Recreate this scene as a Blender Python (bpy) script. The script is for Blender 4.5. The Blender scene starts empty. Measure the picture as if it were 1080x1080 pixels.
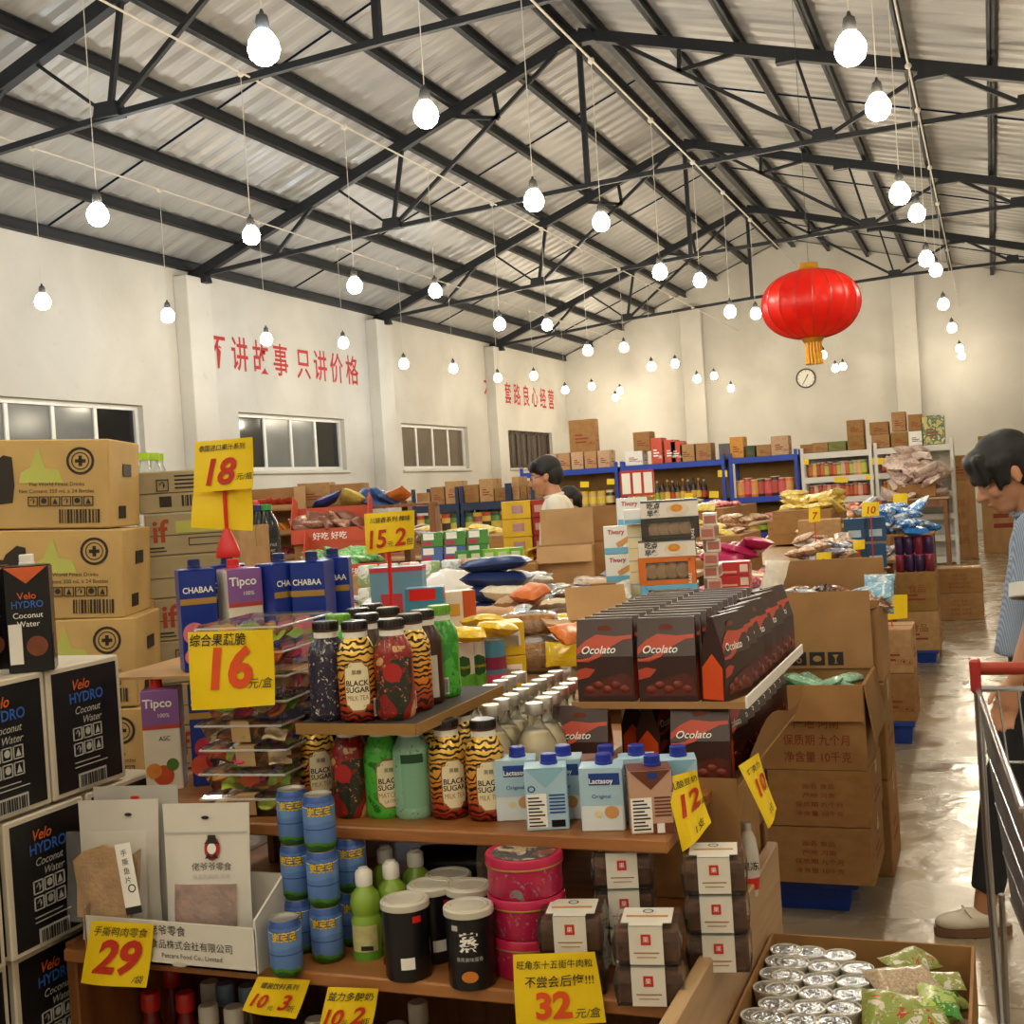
import bpy, bmesh, math, random
from math import sin, cos, pi, radians, atan, atan2, sqrt
from mathutils import Vector, Matrix, noise as mnoise
random.seed(11)
SC = bpy.context.scene
COL = SC.collection
# ------------------------------------------------------------------ camera
FPX = 1310.0; EYE = 1.5
_a, _p, _r = radians(21.2428), radians(.8423), radians(3.6905)
_f = Vector((-sin(_a)*cos(_p), cos(_a)*cos(_p), -sin(_p)))
_rt = Vector((cos(_a), sin(_a), 0)); _up = _rt.cross(_f)
CR = _rt*cos(_r)-_up*sin(_r); CU = _up*cos(_r)+_rt*sin(_r); CF = _f
CAMP = Vector((0, 0, EYE))
cd = bpy.data.cameras.new('camera'); cd.sensor_width = 36; cd.lens = 36*FPX/1080; cd.clip_start = .05; cd.clip_end = 200
cam = bpy.data.objects.new('camera', cd); COL.objects.link(cam)
cam.matrix_world = Matrix(((CR.x, CU.x, -CF.x, 0), (CR.y, CU.y, -CF.y, 0), (CR.z, CU.z, -CF.z, EYE), (0, 0, 0, 1)))
SC.camera = cam
# ------------------------------------------------------------------ world (night outside) and exposure
w = bpy.data.worlds.new('world'); SC.world = w; w.use_nodes = True
w.node_tree.nodes['Background'].inputs[0].default_value = (.006, .008, .014, 1)
w.node_tree.nodes['Background'].inputs[1].default_value = 1.0
SC.view_settings.view_transform = 'Standard'; SC.view_settings.look = 'None'
SC.view_settings.gamma = 1; SC.view_settings.use_curve_mapping = False
SC.view_settings.exposure = 0.5
BULB_WARM, BULB_COOL, BULB_OUT = 150.0, 150.0, 150.0
try:
    SC.cycles.use_denoising = True; SC.cycles.max_bounces = 7; SC.cycles.diffuse_bounces = 4; SC.cycles.transparent_max_bounces = 12
    SC.cycles.sample_clamp_indirect = 6; SC.cycles.caustics_reflective = False; SC.cycles.caustics_refractive = False
except Exception: pass

def ray(x, y): return CF+CR*((x-540)/FPX)-CU*((y-540)/FPX)
def atZ(x, y, z): d = ray(x, y); return CAMP+d*((z-EYE)/d.z)
def atX(x, y, X): d = ray(x, y); return CAMP+d*(X/d.x)
def atY(x, y, Y): d = ray(x, y); return CAMP+d*(Y/d.y)
def atD(x, y, D): return CAMP+ray(x, y)*D
def mpp(p): return (Vector(p)-CAMP).dot(CF)/FPX        # metres for one photo pixel at a point

# ------------------------------------------------------------------ materials
def lin(c):
    if isinstance(c, str):
        c = [int(c[i:i+2], 16)/255 for i in (0, 2, 4)]
        c = [x/12.92 if x <= .04045 else ((x+.055)/1.055)**2.4 for x in c]
    return (c[0], c[1], c[2], 1)
MATS = {}
class NT:
    def __init__(s, name):
        s.m = bpy.data.materials.new(name); s.m.use_nodes = True; s.t = s.m.node_tree
        s.b = s.t.nodes['Principled BSDF']; s.o = s.t.nodes['Material Output']; s._c = None
    def n(s, ty, **k):
        nd = s.t.nodes.new(ty)
        for a, b in k.items(): setattr(nd, a, b)
        return nd
    def l(s, a, b): s.t.links.new(a, b)
    def obj(s):
        if s._c is None: s._c = s.n('ShaderNodeTexCoord').outputs['Object']
        return s._c
    def noise(s, sc, det=3, dist=0, vec=None):
        nd = s.n('ShaderNodeTexNoise'); nd.inputs['Scale'].default_value = sc; nd.inputs['Detail'].default_value = det; nd.inputs['Distortion'].default_value = dist
        s.l(vec or s.obj(), nd.inputs['Vector']); return nd.outputs['Fac']
    def mapr(s, scale=(1, 1, 1), rot=(0, 0, 0), loc=(0, 0, 0)):
        nd = s.n('ShaderNodeMapping'); nd.inputs['Scale'].default_value = scale; nd.inputs['Rotation'].default_value = rot; nd.inputs['Location'].default_value = loc
        s.l(s.obj(), nd.inputs['Vector']); return nd.outputs['Vector']
    def ramp(s, fac, stops, const=False):
        nd = s.n('ShaderNodeValToRGB'); cr = nd.color_ramp
        if const: cr.interpolation = 'CONSTANT'
        while len(cr.elements) < len(stops): cr.elements.new(.5)
        for e, (p, c) in zip(cr.elements, stops): e.position = p; e.color = lin(c)
        s.l(fac, nd.inputs['Fac']); return nd.outputs['Color']
    def mix(s, fac, a, b, mode='MIX'):
        nd = s.n('ShaderNodeMix', data_type='RGBA', blend_type=mode)
        for i, v in ((6, a), (7, b)):
            if isinstance(v, (str, tuple, list)): nd.inputs[i].default_value = lin(v)
            else: s.l(v, nd.inputs[i])
        if isinstance(fac, (int, float)): nd.inputs[0].default_value = fac
        else: s.l(fac, nd.inputs[0])
        return nd.outputs[2]
    def bump(s, h, st=.3, dist=.01):
        nd = s.n('ShaderNodeBump'); nd.inputs['Strength'].default_value = st; nd.inputs['Distance'].default_value = dist
        s.l(h, nd.inputs['Height']); s.l(nd.outputs[0], s.b.inputs['Normal'])
    def col(s, c):
        if isinstance(c, (str, tuple, list)): s.b.inputs['Base Color'].default_value = lin(c)
        else: s.l(c, s.b.inputs['Base Color'])
    def set(s, rough=.5, metal=0, spec=.5, **k):
        s.b.inputs['Roughness'].default_value = rough; s.b.inputs['Metallic'].default_value = metal; s.b.inputs['Specular IOR Level'].default_value = spec
        for a, b in k.items(): s.b.inputs[a.replace('_', ' ')].default_value = b
        return s.m
def mat(col, rough=.5, metal=0, var=.12, sc=9, bump=0, bsc=60, spec=.5):
    """plain surface with a little blotchy variation and optional fine relief"""
    key = (str(col), rough, metal, var, sc, bump, bsc, spec)
    if key in MATS: return MATS[key]
    t = NT('surface_'+str(col))
    if var:
        c = lin(col); d = [max(0, x*(1-var)) for x in c[:3]]; e = [min(1, x*(1+var*.6)) for x in c[:3]]
        t.col(t.ramp(t.noise(sc), [(.3, d), (.7, e)]))
    else: t.col(col)
    if bump: t.bump(t.noise(bsc, 2), bump)
    MATS[key] = t.set(rough, metal, spec); return MATS[key]
def printmat(c1, c2, c3='F2EDE0', axis=2, sc=6, rough=.3, seed=0, lo=.38, hi=.62, metal=0):
    """printed wrapper: background colour, a wavy band and a blotchy picture"""
    key = ('p', c1, c2, c3, axis, sc, rough, seed, lo, hi, metal)
    if key in MATS: return MATS[key]
    t = NT('printed_'+c1)
    v = t.mapr(scale=(sc, sc, sc), loc=(seed*1.7, seed*.9, seed*2.3))
    n1 = t.noise(1.0, 1, .4, v)
    base = t.ramp(n1, [(0, c1), (lo+.02, c1), (lo+.06, c2), (hi, c2), (hi+.03, c3)], True)
    n2 = t.noise(3.3, 3, 1.2, v)
    f = t.ramp(n2, [(.55, '000000'), (.57, 'FFFFFF')], True)
    spots = t.ramp(t.noise(7.0, 2, 0, v), [(.35, c3), (.5, c2), (.62, c1)])
    t.col(t.mix(f, base, spots))
    MATS[key] = t.set(rough, metal); return MATS[key]
def glassy(col, alpha=.25, rough=.05, name='clear_plastic'):
    """thin clear plastic: lets light through, mirrors it at the edges, alpha adds a milky share"""
    key = ('g', col, alpha, rough)
    if key in MATS: return MATS[key]
    t = NT(name)
    tr = t.n('ShaderNodeBsdfTransparent'); gl_ = t.n('ShaderNodeBsdfGlossy'); gl_.inputs['Roughness'].default_value = rough
    t.col(col); t.set(.4, 0, .5)
    fr = t.n('ShaderNodeFresnel'); fr.inputs[0].default_value = 1.4
    m1 = t.n('ShaderNodeMixShader'); t.l(fr.outputs[0], m1.inputs[0]); t.l(tr.outputs[0], m1.inputs[1]); t.l(gl_.outputs[0], m1.inputs[2])
    m2 = t.n('ShaderNodeMixShader'); m2.inputs[0].default_value = alpha; t.l(m1.outputs[0], m2.inputs[1]); t.l(t.b.outputs[0], m2.inputs[2])
    t.l(m2.outputs[0], t.o.inputs[0]); MATS[key] = t.m; return t.m
def emit(col, st, name='glow'):
    key = ('e', str(col), st)
    if key in MATS: return MATS[key]
    t = NT(name); t.col(col); t.b.inputs['Emission Color'].default_value = lin(col); t.b.inputs['Emission Strength'].default_value = st
    MATS[key] = t.m; return t.m
def kraft(c='A98053', seed=0):
    key = ('k', c, seed)
    if key in MATS: return MATS[key]
    t = NT('kraft_board'); c0 = lin(c)
    v = t.mapr(scale=(3, 3, 3), loc=(seed*3.1, seed, 0))
    n = t.noise(2.2, 4, .3, v)
    t.col(t.ramp(n, [(.25, [x*.82 for x in c0[:3]]), (.75, [min(1, x*1.12) for x in c0[:3]])]))
    t.bump(t.noise(120, 2), .08, .004); MATS[key] = t.set(.75, 0, .25); return MATS[key]
def woodmat(c='9C6333', d='7C4A22', axis=0, key='w'):
    k = ('w', c, d, axis, key)
    if k in MATS: return MATS[k]
    t = NT('wood_grain'); s = [14, 14, 14]; s[axis] = 1.1
    v = t.mapr(scale=tuple(s)); n = t.noise(2.4, 5, .6, v)
    t.col(t.ramp(n, [(.3, d), (.7, c)])); t.bump(n, .08, .004); MATS[k] = t.set(.42); return MATS[k]

# ------------------------------------------------------------------ mesh collecting
class MB:
    def __init__(s): s.v = []; s.f = []; s.mi = []; s.cur = 0
    def add(s, vs, fs, M=None):
        o = len(s.v)
        s.v += [tuple(M @ Vector(p)) for p in vs] if M is not None else [tuple(p) for p in vs]
        s.f += [tuple(i+o for i in f) for f in fs]; s.mi += [s.cur]*len(fs); return s
    def box(s, x0, x1, y0, y1, z0, z1, M=None):
        return s.add([(x0, y0, z0), (x1, y0, z0), (x1, y1, z0), (x0, y1, z0), (x0, y0, z1), (x1, y0, z1), (x1, y1, z1), (x0, y1, z1)],
                     [(3, 2, 1, 0), (4, 5, 6, 7), (0, 1, 5, 4), (1, 2, 6, 5), (2, 3, 7, 6), (3, 0, 4, 7)], M)
    def rbox(s, x0, x1, y0, y1, z0, z1, b=.004, M=None, seg=1):
        bm = bmesh.new(); bmesh.ops.create_cube(bm, size=1)
        for v in bm.verts: v.co = Vector((x0+(x1-x0)*(v.co.x+.5), y0+(y1-y0)*(v.co.y+.5), z0+(z1-z0)*(v.co.z+.5)))
        bmesh.ops.bevel(bm, geom=bm.edges[:], offset=b, segments=seg, affect='EDGES', profile=.5)
        bm.verts.ensure_lookup_table(); vs = [v.co.copy() for v in bm.verts]
        fs = [[v.index for v in f.verts] for f in bm.faces]; bm.free(); return s.add(vs, fs, M)
    def lathe(s, prof, n=24, M=None, sx=1, sy=1, caps=True):
        vs = []; fs = []; m = len(prof)
        for i in range(n):
            a = 2*pi*i/n
            for r, z in prof: vs.append((r*cos(a)*sx, r*sin(a)*sy, z))
        for i in range(n):
            j = (i+1) % n
            for k in range(m-1): fs.append((i*m+k, j*m+k, j*m+k+1, i*m+k+1))
        zs = [q[1] for q in prof]; caps = caps and m > 2
        if caps and prof[0][0] > 1e-6 and prof[0][1] <= min(zs)+1e-9: fs.append(tuple(i*m for i in range(n-1, -1, -1)))
        if caps and prof[-1][0] > 1e-6 and prof[-1][1] >= max(zs)-1e-9: fs.append(tuple(i*m+m-1 for i in range(n)))
        return s.add(vs, fs, M)
    def tube(s, pts, r, n=8, closed=False):
        pts = [Vector(p) for p in pts]; m = len(pts); vs = []; fs = []; up = None
        for i, p in enumerate(pts):
            if closed: d = pts[(i+1) % m]-pts[i-1]
            else: d = pts[min(i+1, m-1)]-pts[max(i-1, 0)]
            d.normalize()
            if up is None: up = d.orthogonal().normalized()
            up = (up-d*up.dot(d)); up = up.normalized() if up.length > 1e-5 else d.orthogonal().normalized()
            b = d.cross(up); rr = r[i] if isinstance(r, (list, tuple)) else r
            for k in range(n):
                a = 2*pi*k/n; vs.append(p+up*(cos(a)*rr)+b*(sin(a)*rr))
        for i in range(m if closed else m-1):
            j = (i+1) % m
            for k in range(n): l = (k+1) % n; fs.append((i*n+k, i*n+l, j*n+l, j*n+k))
        if not closed: fs.append(tuple(range(n-1, -1, -1))); fs.append(tuple((m-1)*n+k for k in range(n)))
        return s.add(vs, fs)
    def bar(s, p, q, w, h, up=(0, 0, 1)):
        p = Vector(p); q = Vector(q); d = (q-p).normalized(); u = Vector(up)
        if abs(d.dot(u)) > .98: u = Vector((0, 1, 0))
        b = d.cross(u).normalized(); u = b.cross(d)
        vs = [e+b*(sx*w/2)+u*(sz*h/2) for e in (p, q) for sx, sz in ((-1, -1), (1, -1), (1, 1), (-1, 1))]
        return s.add(vs, [(0, 1, 2, 3), (7, 6, 5, 4), (0, 4, 5, 1), (1, 5, 6, 2), (2, 6, 7, 3), (3, 7, 4, 0)])
    def prism(s, poly, t, M=None):
        """2-D outline in x,z thickened along y by t (centred)"""
        n = len(poly); vs = [(x, -t/2, z) for x, z in poly]+[(x, t/2, z) for x, z in poly]
        fs = [tuple(range(n)), tuple(range(2*n-1, n-1, -1))]+[(i, i+n, (i+1) % n+n, (i+1) % n) for i in range(n)]
        return s.add(vs, fs, M)
    def grid(s, fn, nu, nv, M=None, wrap=False):
        vs = [fn(i/(nu if wrap else nu-1), j/(nv-1)) for i in range(nu) for j in range(nv)]
        fs = [(i*nv+j, ((i+1) % nu)*nv+j, ((i+1) % nu)*nv+j+1, i*nv+j+1) for i in range(nu if wrap else nu-1) for j in range(nv-1)]
        return s.add(vs, fs, M)
    def ball(s, c, r, n=12, m=8, sx=1, sy=1, sz=1):
        pr = [(r*sin(pi*k/m), -r*cos(pi*k/m)*sz) for k in range(m+1)]
        return s.lathe(pr, n, Matrix.Translation(c), sx, sy)
    def text(s, body, size, M, bold=0, shear=0, sx=1, wrap=None, align='CENTER'):
        vs, fs = textmesh(body, bold, shear, align)
        out = []
        for x, y in vs:
            x *= size*sx; y *= size
            out.append((x, 0, y) if wrap is None else (wrap*sin(x/wrap), -wrap*cos(x/wrap), y))
        return s.add(out, fs, M)
    def mesh(s, name='m', smooth=None):
        me = bpy.data.meshes.new(name); me.from_pydata(s.v, [], s.f)
        if any(s.mi): me.polygons.foreach_set('material_index', s.mi)
        if smooth:
            me.polygons.foreach_set('use_smooth', [True]*len(me.polygons))
            me.set_sharp_from_angle(angle=radians(smooth))
        me.update(); return me
TXT = {}
def textmesh(body, bold=0, shear=0, align='CENTER'):
    """outline of a word as flat faces, cap height about 0.7, base line at z=0, letters seen from -y"""
    k = (body, bold, shear, align)
    if k not in TXT:
        cu = bpy.data.curves.new('lettering', 'FONT'); cu.body = body; cu.resolution_u = 3; cu.offset = bold; cu.shear = shear; cu.align_x = align
        ob = bpy.data.objects.new('lettering', cu); me = ob.to_mesh()
        TXT[k] = ([(v.co.x, v.co.y) for v in me.vertices], [tuple(p.vertices) for p in me.polygons])
        ob.to_mesh_clear(); bpy.data.objects.remove(ob); bpy.data.curves.remove(cu)
    return TXT[k]
T = Matrix.Translation
def RZ(a): return Matrix.Rotation(a, 4, 'Z')
def RX(a): return Matrix.Rotation(a, 4, 'X')
def RY(a): return Matrix.Rotation(a, 4, 'Y')
# ------------------------------------------------------------------ objects
def mk(name, m, material, parent=None, M=None, smooth=None):
    me = m if isinstance(m, bpy.types.Mesh) else m.mesh(name, smooth)
    mats = material if isinstance(material, (list, tuple)) else [material]
    while len(me.materials) < len(mats): me.materials.append(None)
    o = bpy.data.objects.new(name, me); COL.objects.link(o)
    for i, mm in enumerate(mats): o.material_slots[i].link = 'OBJECT'; o.material_slots[i].material = mm
    if parent is not None: o.parent = parent
    if M is not None: o.matrix_local = M
    return o
def tag(o, label=None, cat=None, group=None, kind=None):
    if label: o['label'] = label
    if cat: o['category'] = cat
    if group: o['group'] = group
    if kind: o['kind'] = kind
    return o
def thing(name, label, cat, M=None, group=None, kind=None):
    o = bpy.data.objects.new(name, None); o.empty_display_size = .1; COL.objects.link(o)
    if M is not None: o.matrix_world = M if isinstance(M, Matrix) else T(M)
    return tag(o, label, cat, group, kind)
def struct(name, m, material, smooth=None): return tag(mk(name, m, material, None, None, smooth), kind='structure')
def place(spec, name, label, cat, M, group=None):
    """a thing from a list of (part, mesh, material, sub-parts); copies share the meshes"""
    r = thing(name, label, cat, M, group)
    for p in spec:
        o = mk(p[0], p[1], p[2], r)
        for q in (p[3] if len(p) > 3 else ()): mk(q[0], q[1], q[2], o)
    return r
def single(name, me, material, label, cat, M, group=None):
    return tag(mk(name, me, material, None, M), label, cat, group)
rnd = random.uniform

# ================================================================== THE HALL
WX, BY, RX1 = -10.0, 30.0, 3.2            # left wall, back wall, right wall
RIDX, RIDZ, HEEL = -4.3, 6.95, 4.72
SL, SR = (RIDZ-HEEL)/(RIDX-WX), .284
def roofz(x): return RIDZ-(RIDX-x)*SL if x < RIDX else RIDZ-(x-RIDX)*SR
REAR = -5.0
t = NT('plaster'); n = t.noise(.6, 5, .4); n2 = t.noise(5, 4)
c = t.ramp(n, [(.3, 'BDB9B0'), (.65, 'D3D0C8')]); c = t.mix(t.ramp(n2, [(.27, '888888'), (.34, '000000')]), c, 'ADA69A')
t.col(c); t.bump(t.noise(14, 4), .15, .02); PLASTER = t.set(.9, 0, .2)
t = NT('roof_sheet_steel'); v = t.mapr(scale=(.5, 2.2, .5)); n = t.noise(1.4, 4, .4, v)
t.col(t.ramp(n, [(.25, 'A3A2A0'), (.75, 'B4B3B0')])); ROOFM = t.set(.42, .25)
STEEL = mat('23262B', .5, .2, .2, 4)
t = NT('polished_concrete'); n = t.noise(.9, 6, .8); n3 = t.noise(7, 5, .5)
c = t.ramp(n, [(.3, '877862'), (.7, 'AB9A80')]); c = t.mix(t.ramp(n3, [(.45, '000000'), (.75, '777777')]), c, '74674F')
t.col(c); rr = t.ramp(t.noise(3.0, 4, .8), [(.35, '6A6A6A'), (.7, 'A8A8A8')]); t.l(rr, t.b.inputs['Roughness'])
t.bump(t.noise(9, 4, 1.0), .14, .02); CONC = t.m; t.b.inputs['Specular IOR Level'].default_value = .6
# floor: base and slabs with joints
fl = struct('floor', MB().box(WX-.2, RX1+.2, REAR, BY+.2, -.15, -.012), mat('4A443B', .8))
xs = [-10, -7, -4, -1.2, 1.6, 3.2]; ys = [-5, -2, .9, 3.63, 6.6, 9.6, 12.6, 15.6, 18.6, 21.6, 24.6, 27.6, 30]
for i in range(len(xs)-1):
    for j in range(len(ys)-1):
        mk('slab', MB().rbox(xs[i]+.003, xs[i+1]-.003, ys[j]+.003, ys[j+1]-.003, -.012, 0, .002), CONC, fl)
# walls
WINS = [(10.0, 13.05), (15.2, 18.3), (20.45, 23.5), (25.8, 28.75)]; WZ0, WZ1 = 2.07, 2.92
mb = MB(); y = REAR
for a, b in WINS:
    mb.box(WX-.25, WX, y, a, 0, HEEL+.1); mb.box(WX-.25, WX, a, b, 0, WZ0); mb.box(WX-.25, WX, a, b, WZ1, HEEL+.1); y = b
mb.box(WX-.25, WX, y, BY, 0, HEEL+.1); wall_left = struct('wall_left', mb, PLASTER)
def gable(y0, y1):
    pts = [(WX-.25, 0), (RX1+.25, 0), (RX1+.25, roofz(RX1)+.1), (RIDX, RIDZ+.15), (WX-.25, HEEL+.05)]
    return MB().prism(pts, y1-y0, T((0, (y0+y1)/2, 0)))
wall_back = struct('wall_back', gable(BY, BY+.25), PLASTER)
struct('wall_rear', gable(REAR-.25, REAR), PLASTER)
struct('wall_right', MB().box(RX1, RX1+.25, REAR, BY, 0, roofz(RX1)+.1), PLASTER)
k = 0
for y in (-1.99, 3.42, 8.83, 14.13, 19.55, 24.95):
    k += 1; struct('trim_%d' % k, MB().rbox(WX, WX+.22, y-.27, y+.27, 0, HEEL-.05, .01), PLASTER)
for x in (-6.64, -1.69):
    k += 1; struct('trim_%d' % k, MB().rbox(x-.26, x+.26, BY-.22, BY, 0, roofz(x)-.3, .01), PLASTER)
# windows
FRAME = mat('DDDDD8', .4, .1, .05); DARKP = mat('05070D', .06, 0, 0); GREYP = mat('6F716F', .12, 0, .15, 2); BROWNP = mat('5A4B3A', .14, 0, .2, 2)
kinds = [(GREYP, GREYP, GREYP, DARKP), (DARKP, GREYP, GREYP, DARKP), (BROWNP,)*4, (mat('3E2F22', .2, 0, .2, 2),)*4]
for i, (a, b) in enumerate(WINS):
    wn = thing('window_%d' % (i+1), None, None, None, None, 'structure'); fm = FRAME if i < 3 else mat('4A3A2C', .5)
    mb = MB()
    for q in ((a, b, WZ0, WZ0+.06), (a, b, WZ1-.06, WZ1), (a, a+.06, WZ0+.06, WZ1-.06), (b-.06, b, WZ0+.06, WZ1-.06)): mb.box(WX-.16, WX-.08, *q)
    mk('frame', mb, fm, wn); st = (b-a-.12)/4
    for j in range(4):
        y0 = a+.06+j*st
        if j: mk('mullion', MB().rbox(WX-.15, WX-.09, y0-.03, y0+.03, WZ0+.06, WZ1-.06, .006), fm, wn)
        mk('pane', MB().box(WX-.125, WX-.115, y0+(.03 if j else 0), y0+st-(.03 if j < 3 else 0), WZ0+.06, WZ1-.06), kinds[i][j], wn)
        if i == 3:
            for q in (.3, .62): mk('bar', MB().tube([(WX-.05, y0+st*q, WZ0), (WX-.05, y0+st*q, WZ1)], .012, 6), fm, wn)
    mk('sill', MB().rbox(WX-.24, WX+.04, a-.05, b+.05, WZ0-.05, WZ0, .01), PLASTER, wn)
# painted slogans: letters stand on the wall face
RED = mat('B5201C', .7, 0, .2, 30)
MW = lambda y, z: T((WX+.004, y, z)) @ RZ(pi/2)
def slogan(chars, y0, step, z, size):
    for i, ch in enumerate(chars):
        if ch != ' ': mk('lettering', MB().text(ch, size, MW(y0+i*step, z), .012, 0, .86), RED, wall_left)
slogan('不讲故事', 14.78, .55, 3.56, .52); slogan('只讲价格', 17.1, .53, 3.56, .52)
slogan('不玩套路良心经营', 24.75, .585, 3.55, .52)
# ceiling: corrugated sheets, purlins, trusses
ceil = thing('ceiling', None, None, None, None, 'structure')
def sheet(x0, x1, y0, y1):
    vs = []; fs = []; n = int((y1-y0)/.075); pr = (0, 0, .022, .022)
    for i in range(n+1):
        y = y0+(y1-y0)*i/n; h = pr[i % 4]
        for x in (x0, x1): vs.append((x, y, roofz(x)+.16+h))
    return MB().add(vs, [(2*i, 2*i+2, 2*i+3, 2*i+1) for i in range(n)])
edges = [-5, 1.0, 6.1, 11.5, 16.9, 22.3, 27.7, 30.2]
for a, b in zip(edges, edges[1:]):
    for x0, x1 in ((WX-.4, RIDX), (RIDX, RX1+.4)): mk('roof_sheet', sheet(x0, x1, a, b-.015), ROOFM, ceil)
def beam_I(x, y0, y1, z, h=.13, w=.075): return MB().box(x-w/2, x+w/2, y0, y1, z-h/2, z-h/2+.012).box(x-w/2, x+w/2, y0, y1, z+h/2-.012, z+h/2).box(x-.006, x+.006, y0, y1, z-h/2, z+h/2)
PL = [-9.93, -9.2, -8.38, -7.56, -6.76, -5.98, -5.2]; PR = [-3.3, -2.43, -1.55, -.65, .21, 1.08, 1.95, 2.85]
names = ['first', 'second', 'third', 'fourth', 'fifth', 'sixth', 'seventh', 'eighth']
for i, x in enumerate(PL):
    single('roof_purlin', beam_I(x, REAR, BY, roofz(x)+.085).mesh(), STEEL, 'black steel purlin under the roof above the window wall, %s up from the eaves' % names[i], 'purlin', None, 'roof purlins')
for i, x in enumerate(PR):
    single('roof_purlin', beam_I(x, REAR, BY, roofz(x)+.085).mesh(), STEEL, 'black steel purlin under the far roof slope, %s down from the ridge' % names[i], 'purlin', None, 'roof purlins')
for dx, nm in ((-.16, 'window wall'), (.2, 'aisle')):
    single('ridge_purlin', beam_I(RIDX+dx, REAR, BY, roofz(RIDX+dx)+.07, .16, .1).mesh(), STEEL, 'black steel ridge purlin, the one of the pair on the %s side' % nm, 'purlin', None, 'roof purlins')
LC = [(WX+.05, 4.7), (-6.9, 4.96), (RIDX, 5.1), (-1.55, 5.2), (.55, 5.21), (RX1, roofz(RX1)-.05)]
def truss(Y, label):
    r = thing('roof_truss', label, 'truss', None, 'roof trusses')
    P = lambda x, z: (x, Y, z)
    def ch(name, p, q, w=.09, h=.1): mk(name, MB().bar(P(*p), P(*q), w, h), STEEL, r)
    ch('top_chord', (WX+.02, HEEL-.03), (RIDX, RIDZ-.06), .1, .13); ch('top_chord', (RIDX, RIDZ-.06), (RX1, roofz(RX1)-.06), .1, .13)
    for a, b in zip(LC, LC[1:]): ch('bottom_chord', a, b, .055, .055)
    ch('king_post', (RIDX, RIDZ-.1), (RIDX, 5.1), .06, .06)
    J = (-6.9, 4.96); K = (-1.55, 5.2); K2 = (.55, 5.21)
    tl = lambda x: (x, roofz(x)-.08)
    for a, b in ((J, tl(-6.7)), (J, tl(-4.5)), ((-8.64, 4.83), tl(-8.0)), ((-5.38, 6.08), tl(-5.42)), ((-5.38, 6.08), tl(-6.0)),
                 (K, tl(-.4)), (K, tl(-3.9)), ((-3.12, 6.24), tl(-3.1)), ((-3.12, 6.24), tl(-2.4)), (K2, tl(-.3)), (K2, tl(1.6))): ch('strut', a, b, .045, .045)
    for a, b in ((tl(-7.66), J), (tl(-1.8), K)):
        mk('tie_rod', MB().tube([P(*a), P(*b)], .018, 6), STEEL, r)
    for x, z, s in ((WX+.12, HEEL-.06, .2), (RIDX, RIDZ-.12, .22), (J[0], J[1]+.04, .13), (K[0], K[1]+.04, .13), (K2[0], K2[1]+.04, .12), (-.4, roofz(-.4)-.12, .14), (-1.9, roofz(-1.9)-.1, .12)):
        mk('gusset_plate', MB().prism([(x-s, z-.06), (x+s, z-.06), (x+s*.8, z+.07), (x-s*.8, z+.07)], .13, T((0, Y, 0))), STEEL, r)
for Y, l in ((3.42, 'black steel roof truss over the front goods, first of the row'), (8.83, 'black steel roof truss crossing before the first window bay'), (14.24, 'black steel roof truss landing on the pilaster beside the first slogan'),
             (19.65, 'black steel roof truss landing between the two red slogans'), (25.06, 'black steel roof truss nearest to the back wall')): truss(Y, l)
# light rows: cable, cords and bulbs
CORD = mat('CFC9BC', .6, 0, .05); SOCK = mat('3B3B3B', .5)
WARM = emit((1, .865, .645), BULB_WARM, 'warm_bulb'); COOL = emit((.80, .92, 1.0), BULB_COOL, 'cool_bulb')
gl = MB().lathe([(0, -.085), (.035, -.08), (.062, -.055), (.072, -.02), (.066, .015), (.045, .05), (.03, .066)], 16).mesh('globe', 60)
sk = MB().lathe([(.03, .064), (.032, .1), (.026, .13), (.012, .14), (.006, .16)], 12).mesh('socket', 40)
ROWS = {-8.22: [(45, 317), (177, 332, 1), (281, 357), (362, 361, 1), (426, 383), (478, 388, 1), (525, 398), (563, 396), (596, 411), (624, 407), (649, 419), (670, 415)],
        -5.47: [(103, 225), (265, 247), (374, 300), (459, 306), (527, 341, 1), (577, 342), (620, 369), (658, 366), (687, 386), (712, 383), (735, 399), (753, 396), (771, 409)],
        -2.9: [(278, 48, 1), (449, 119), (563, 210), (634, 233), (696, 286), (738, 295, 1), (770, 328), (797, 330), (868, 374), (881, 388), (889, 386)],
        -.5: [(897, 49), (926, 111), (949, 203), (967, 224), (977, 272), (987, 284), (995, 320), (1004, 345), (1012, 367), (1016, 381)]}
ADDED = {-8.22: [(7.4, 3.6), (4.6, 3.75), (2.2, 3.6)], -5.47: [(4.6, 3.7), (2.4, 3.55), (.4, 3.7), (-2.2, 3.6)], -2.9: [(2.4, 3.6), (.9, 3.75), (-1.0, 3.6), (-3.2, 3.7)], -.5: [(4.0, 3.65), (2.6, 3.55), (.6, 3.7), (-1.2, 3.55), (-3.2, 3.65)], 1.9: [(3.6, 3.6), (.4, 3.65), (-2.4, 3.6)]}  # unseen bulbs added near and behind the camera to brighten the foreground
ROWS[1.9] = []  # this row holds only added bulbs, none in view
WHERE = {-8.22: 'the window wall', -5.47: 'the second light cable', -2.9: 'the lantern', -.5: 'the aisle', 1.9: 'the wall beyond the aisle'}
def bulb(x, y, z, cool, lab, row):
    zc = 5.02; r = thing('hanging_bulb', lab, 'light bulb', T((x, y, z)), 'bulbs in the row over '+WHERE[row])
    mk('globe', gl, COOL if cool else WARM, r); mk('socket', sk, SOCK, r)
    mk('cord', MB().tube([(0, 0, .15), (0, 0, zc-z)], .003, 5), CORD, r); mk('clip', MB().ball((0, 0, zc-z), .03, 8, 5), CORD, r)
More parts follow.
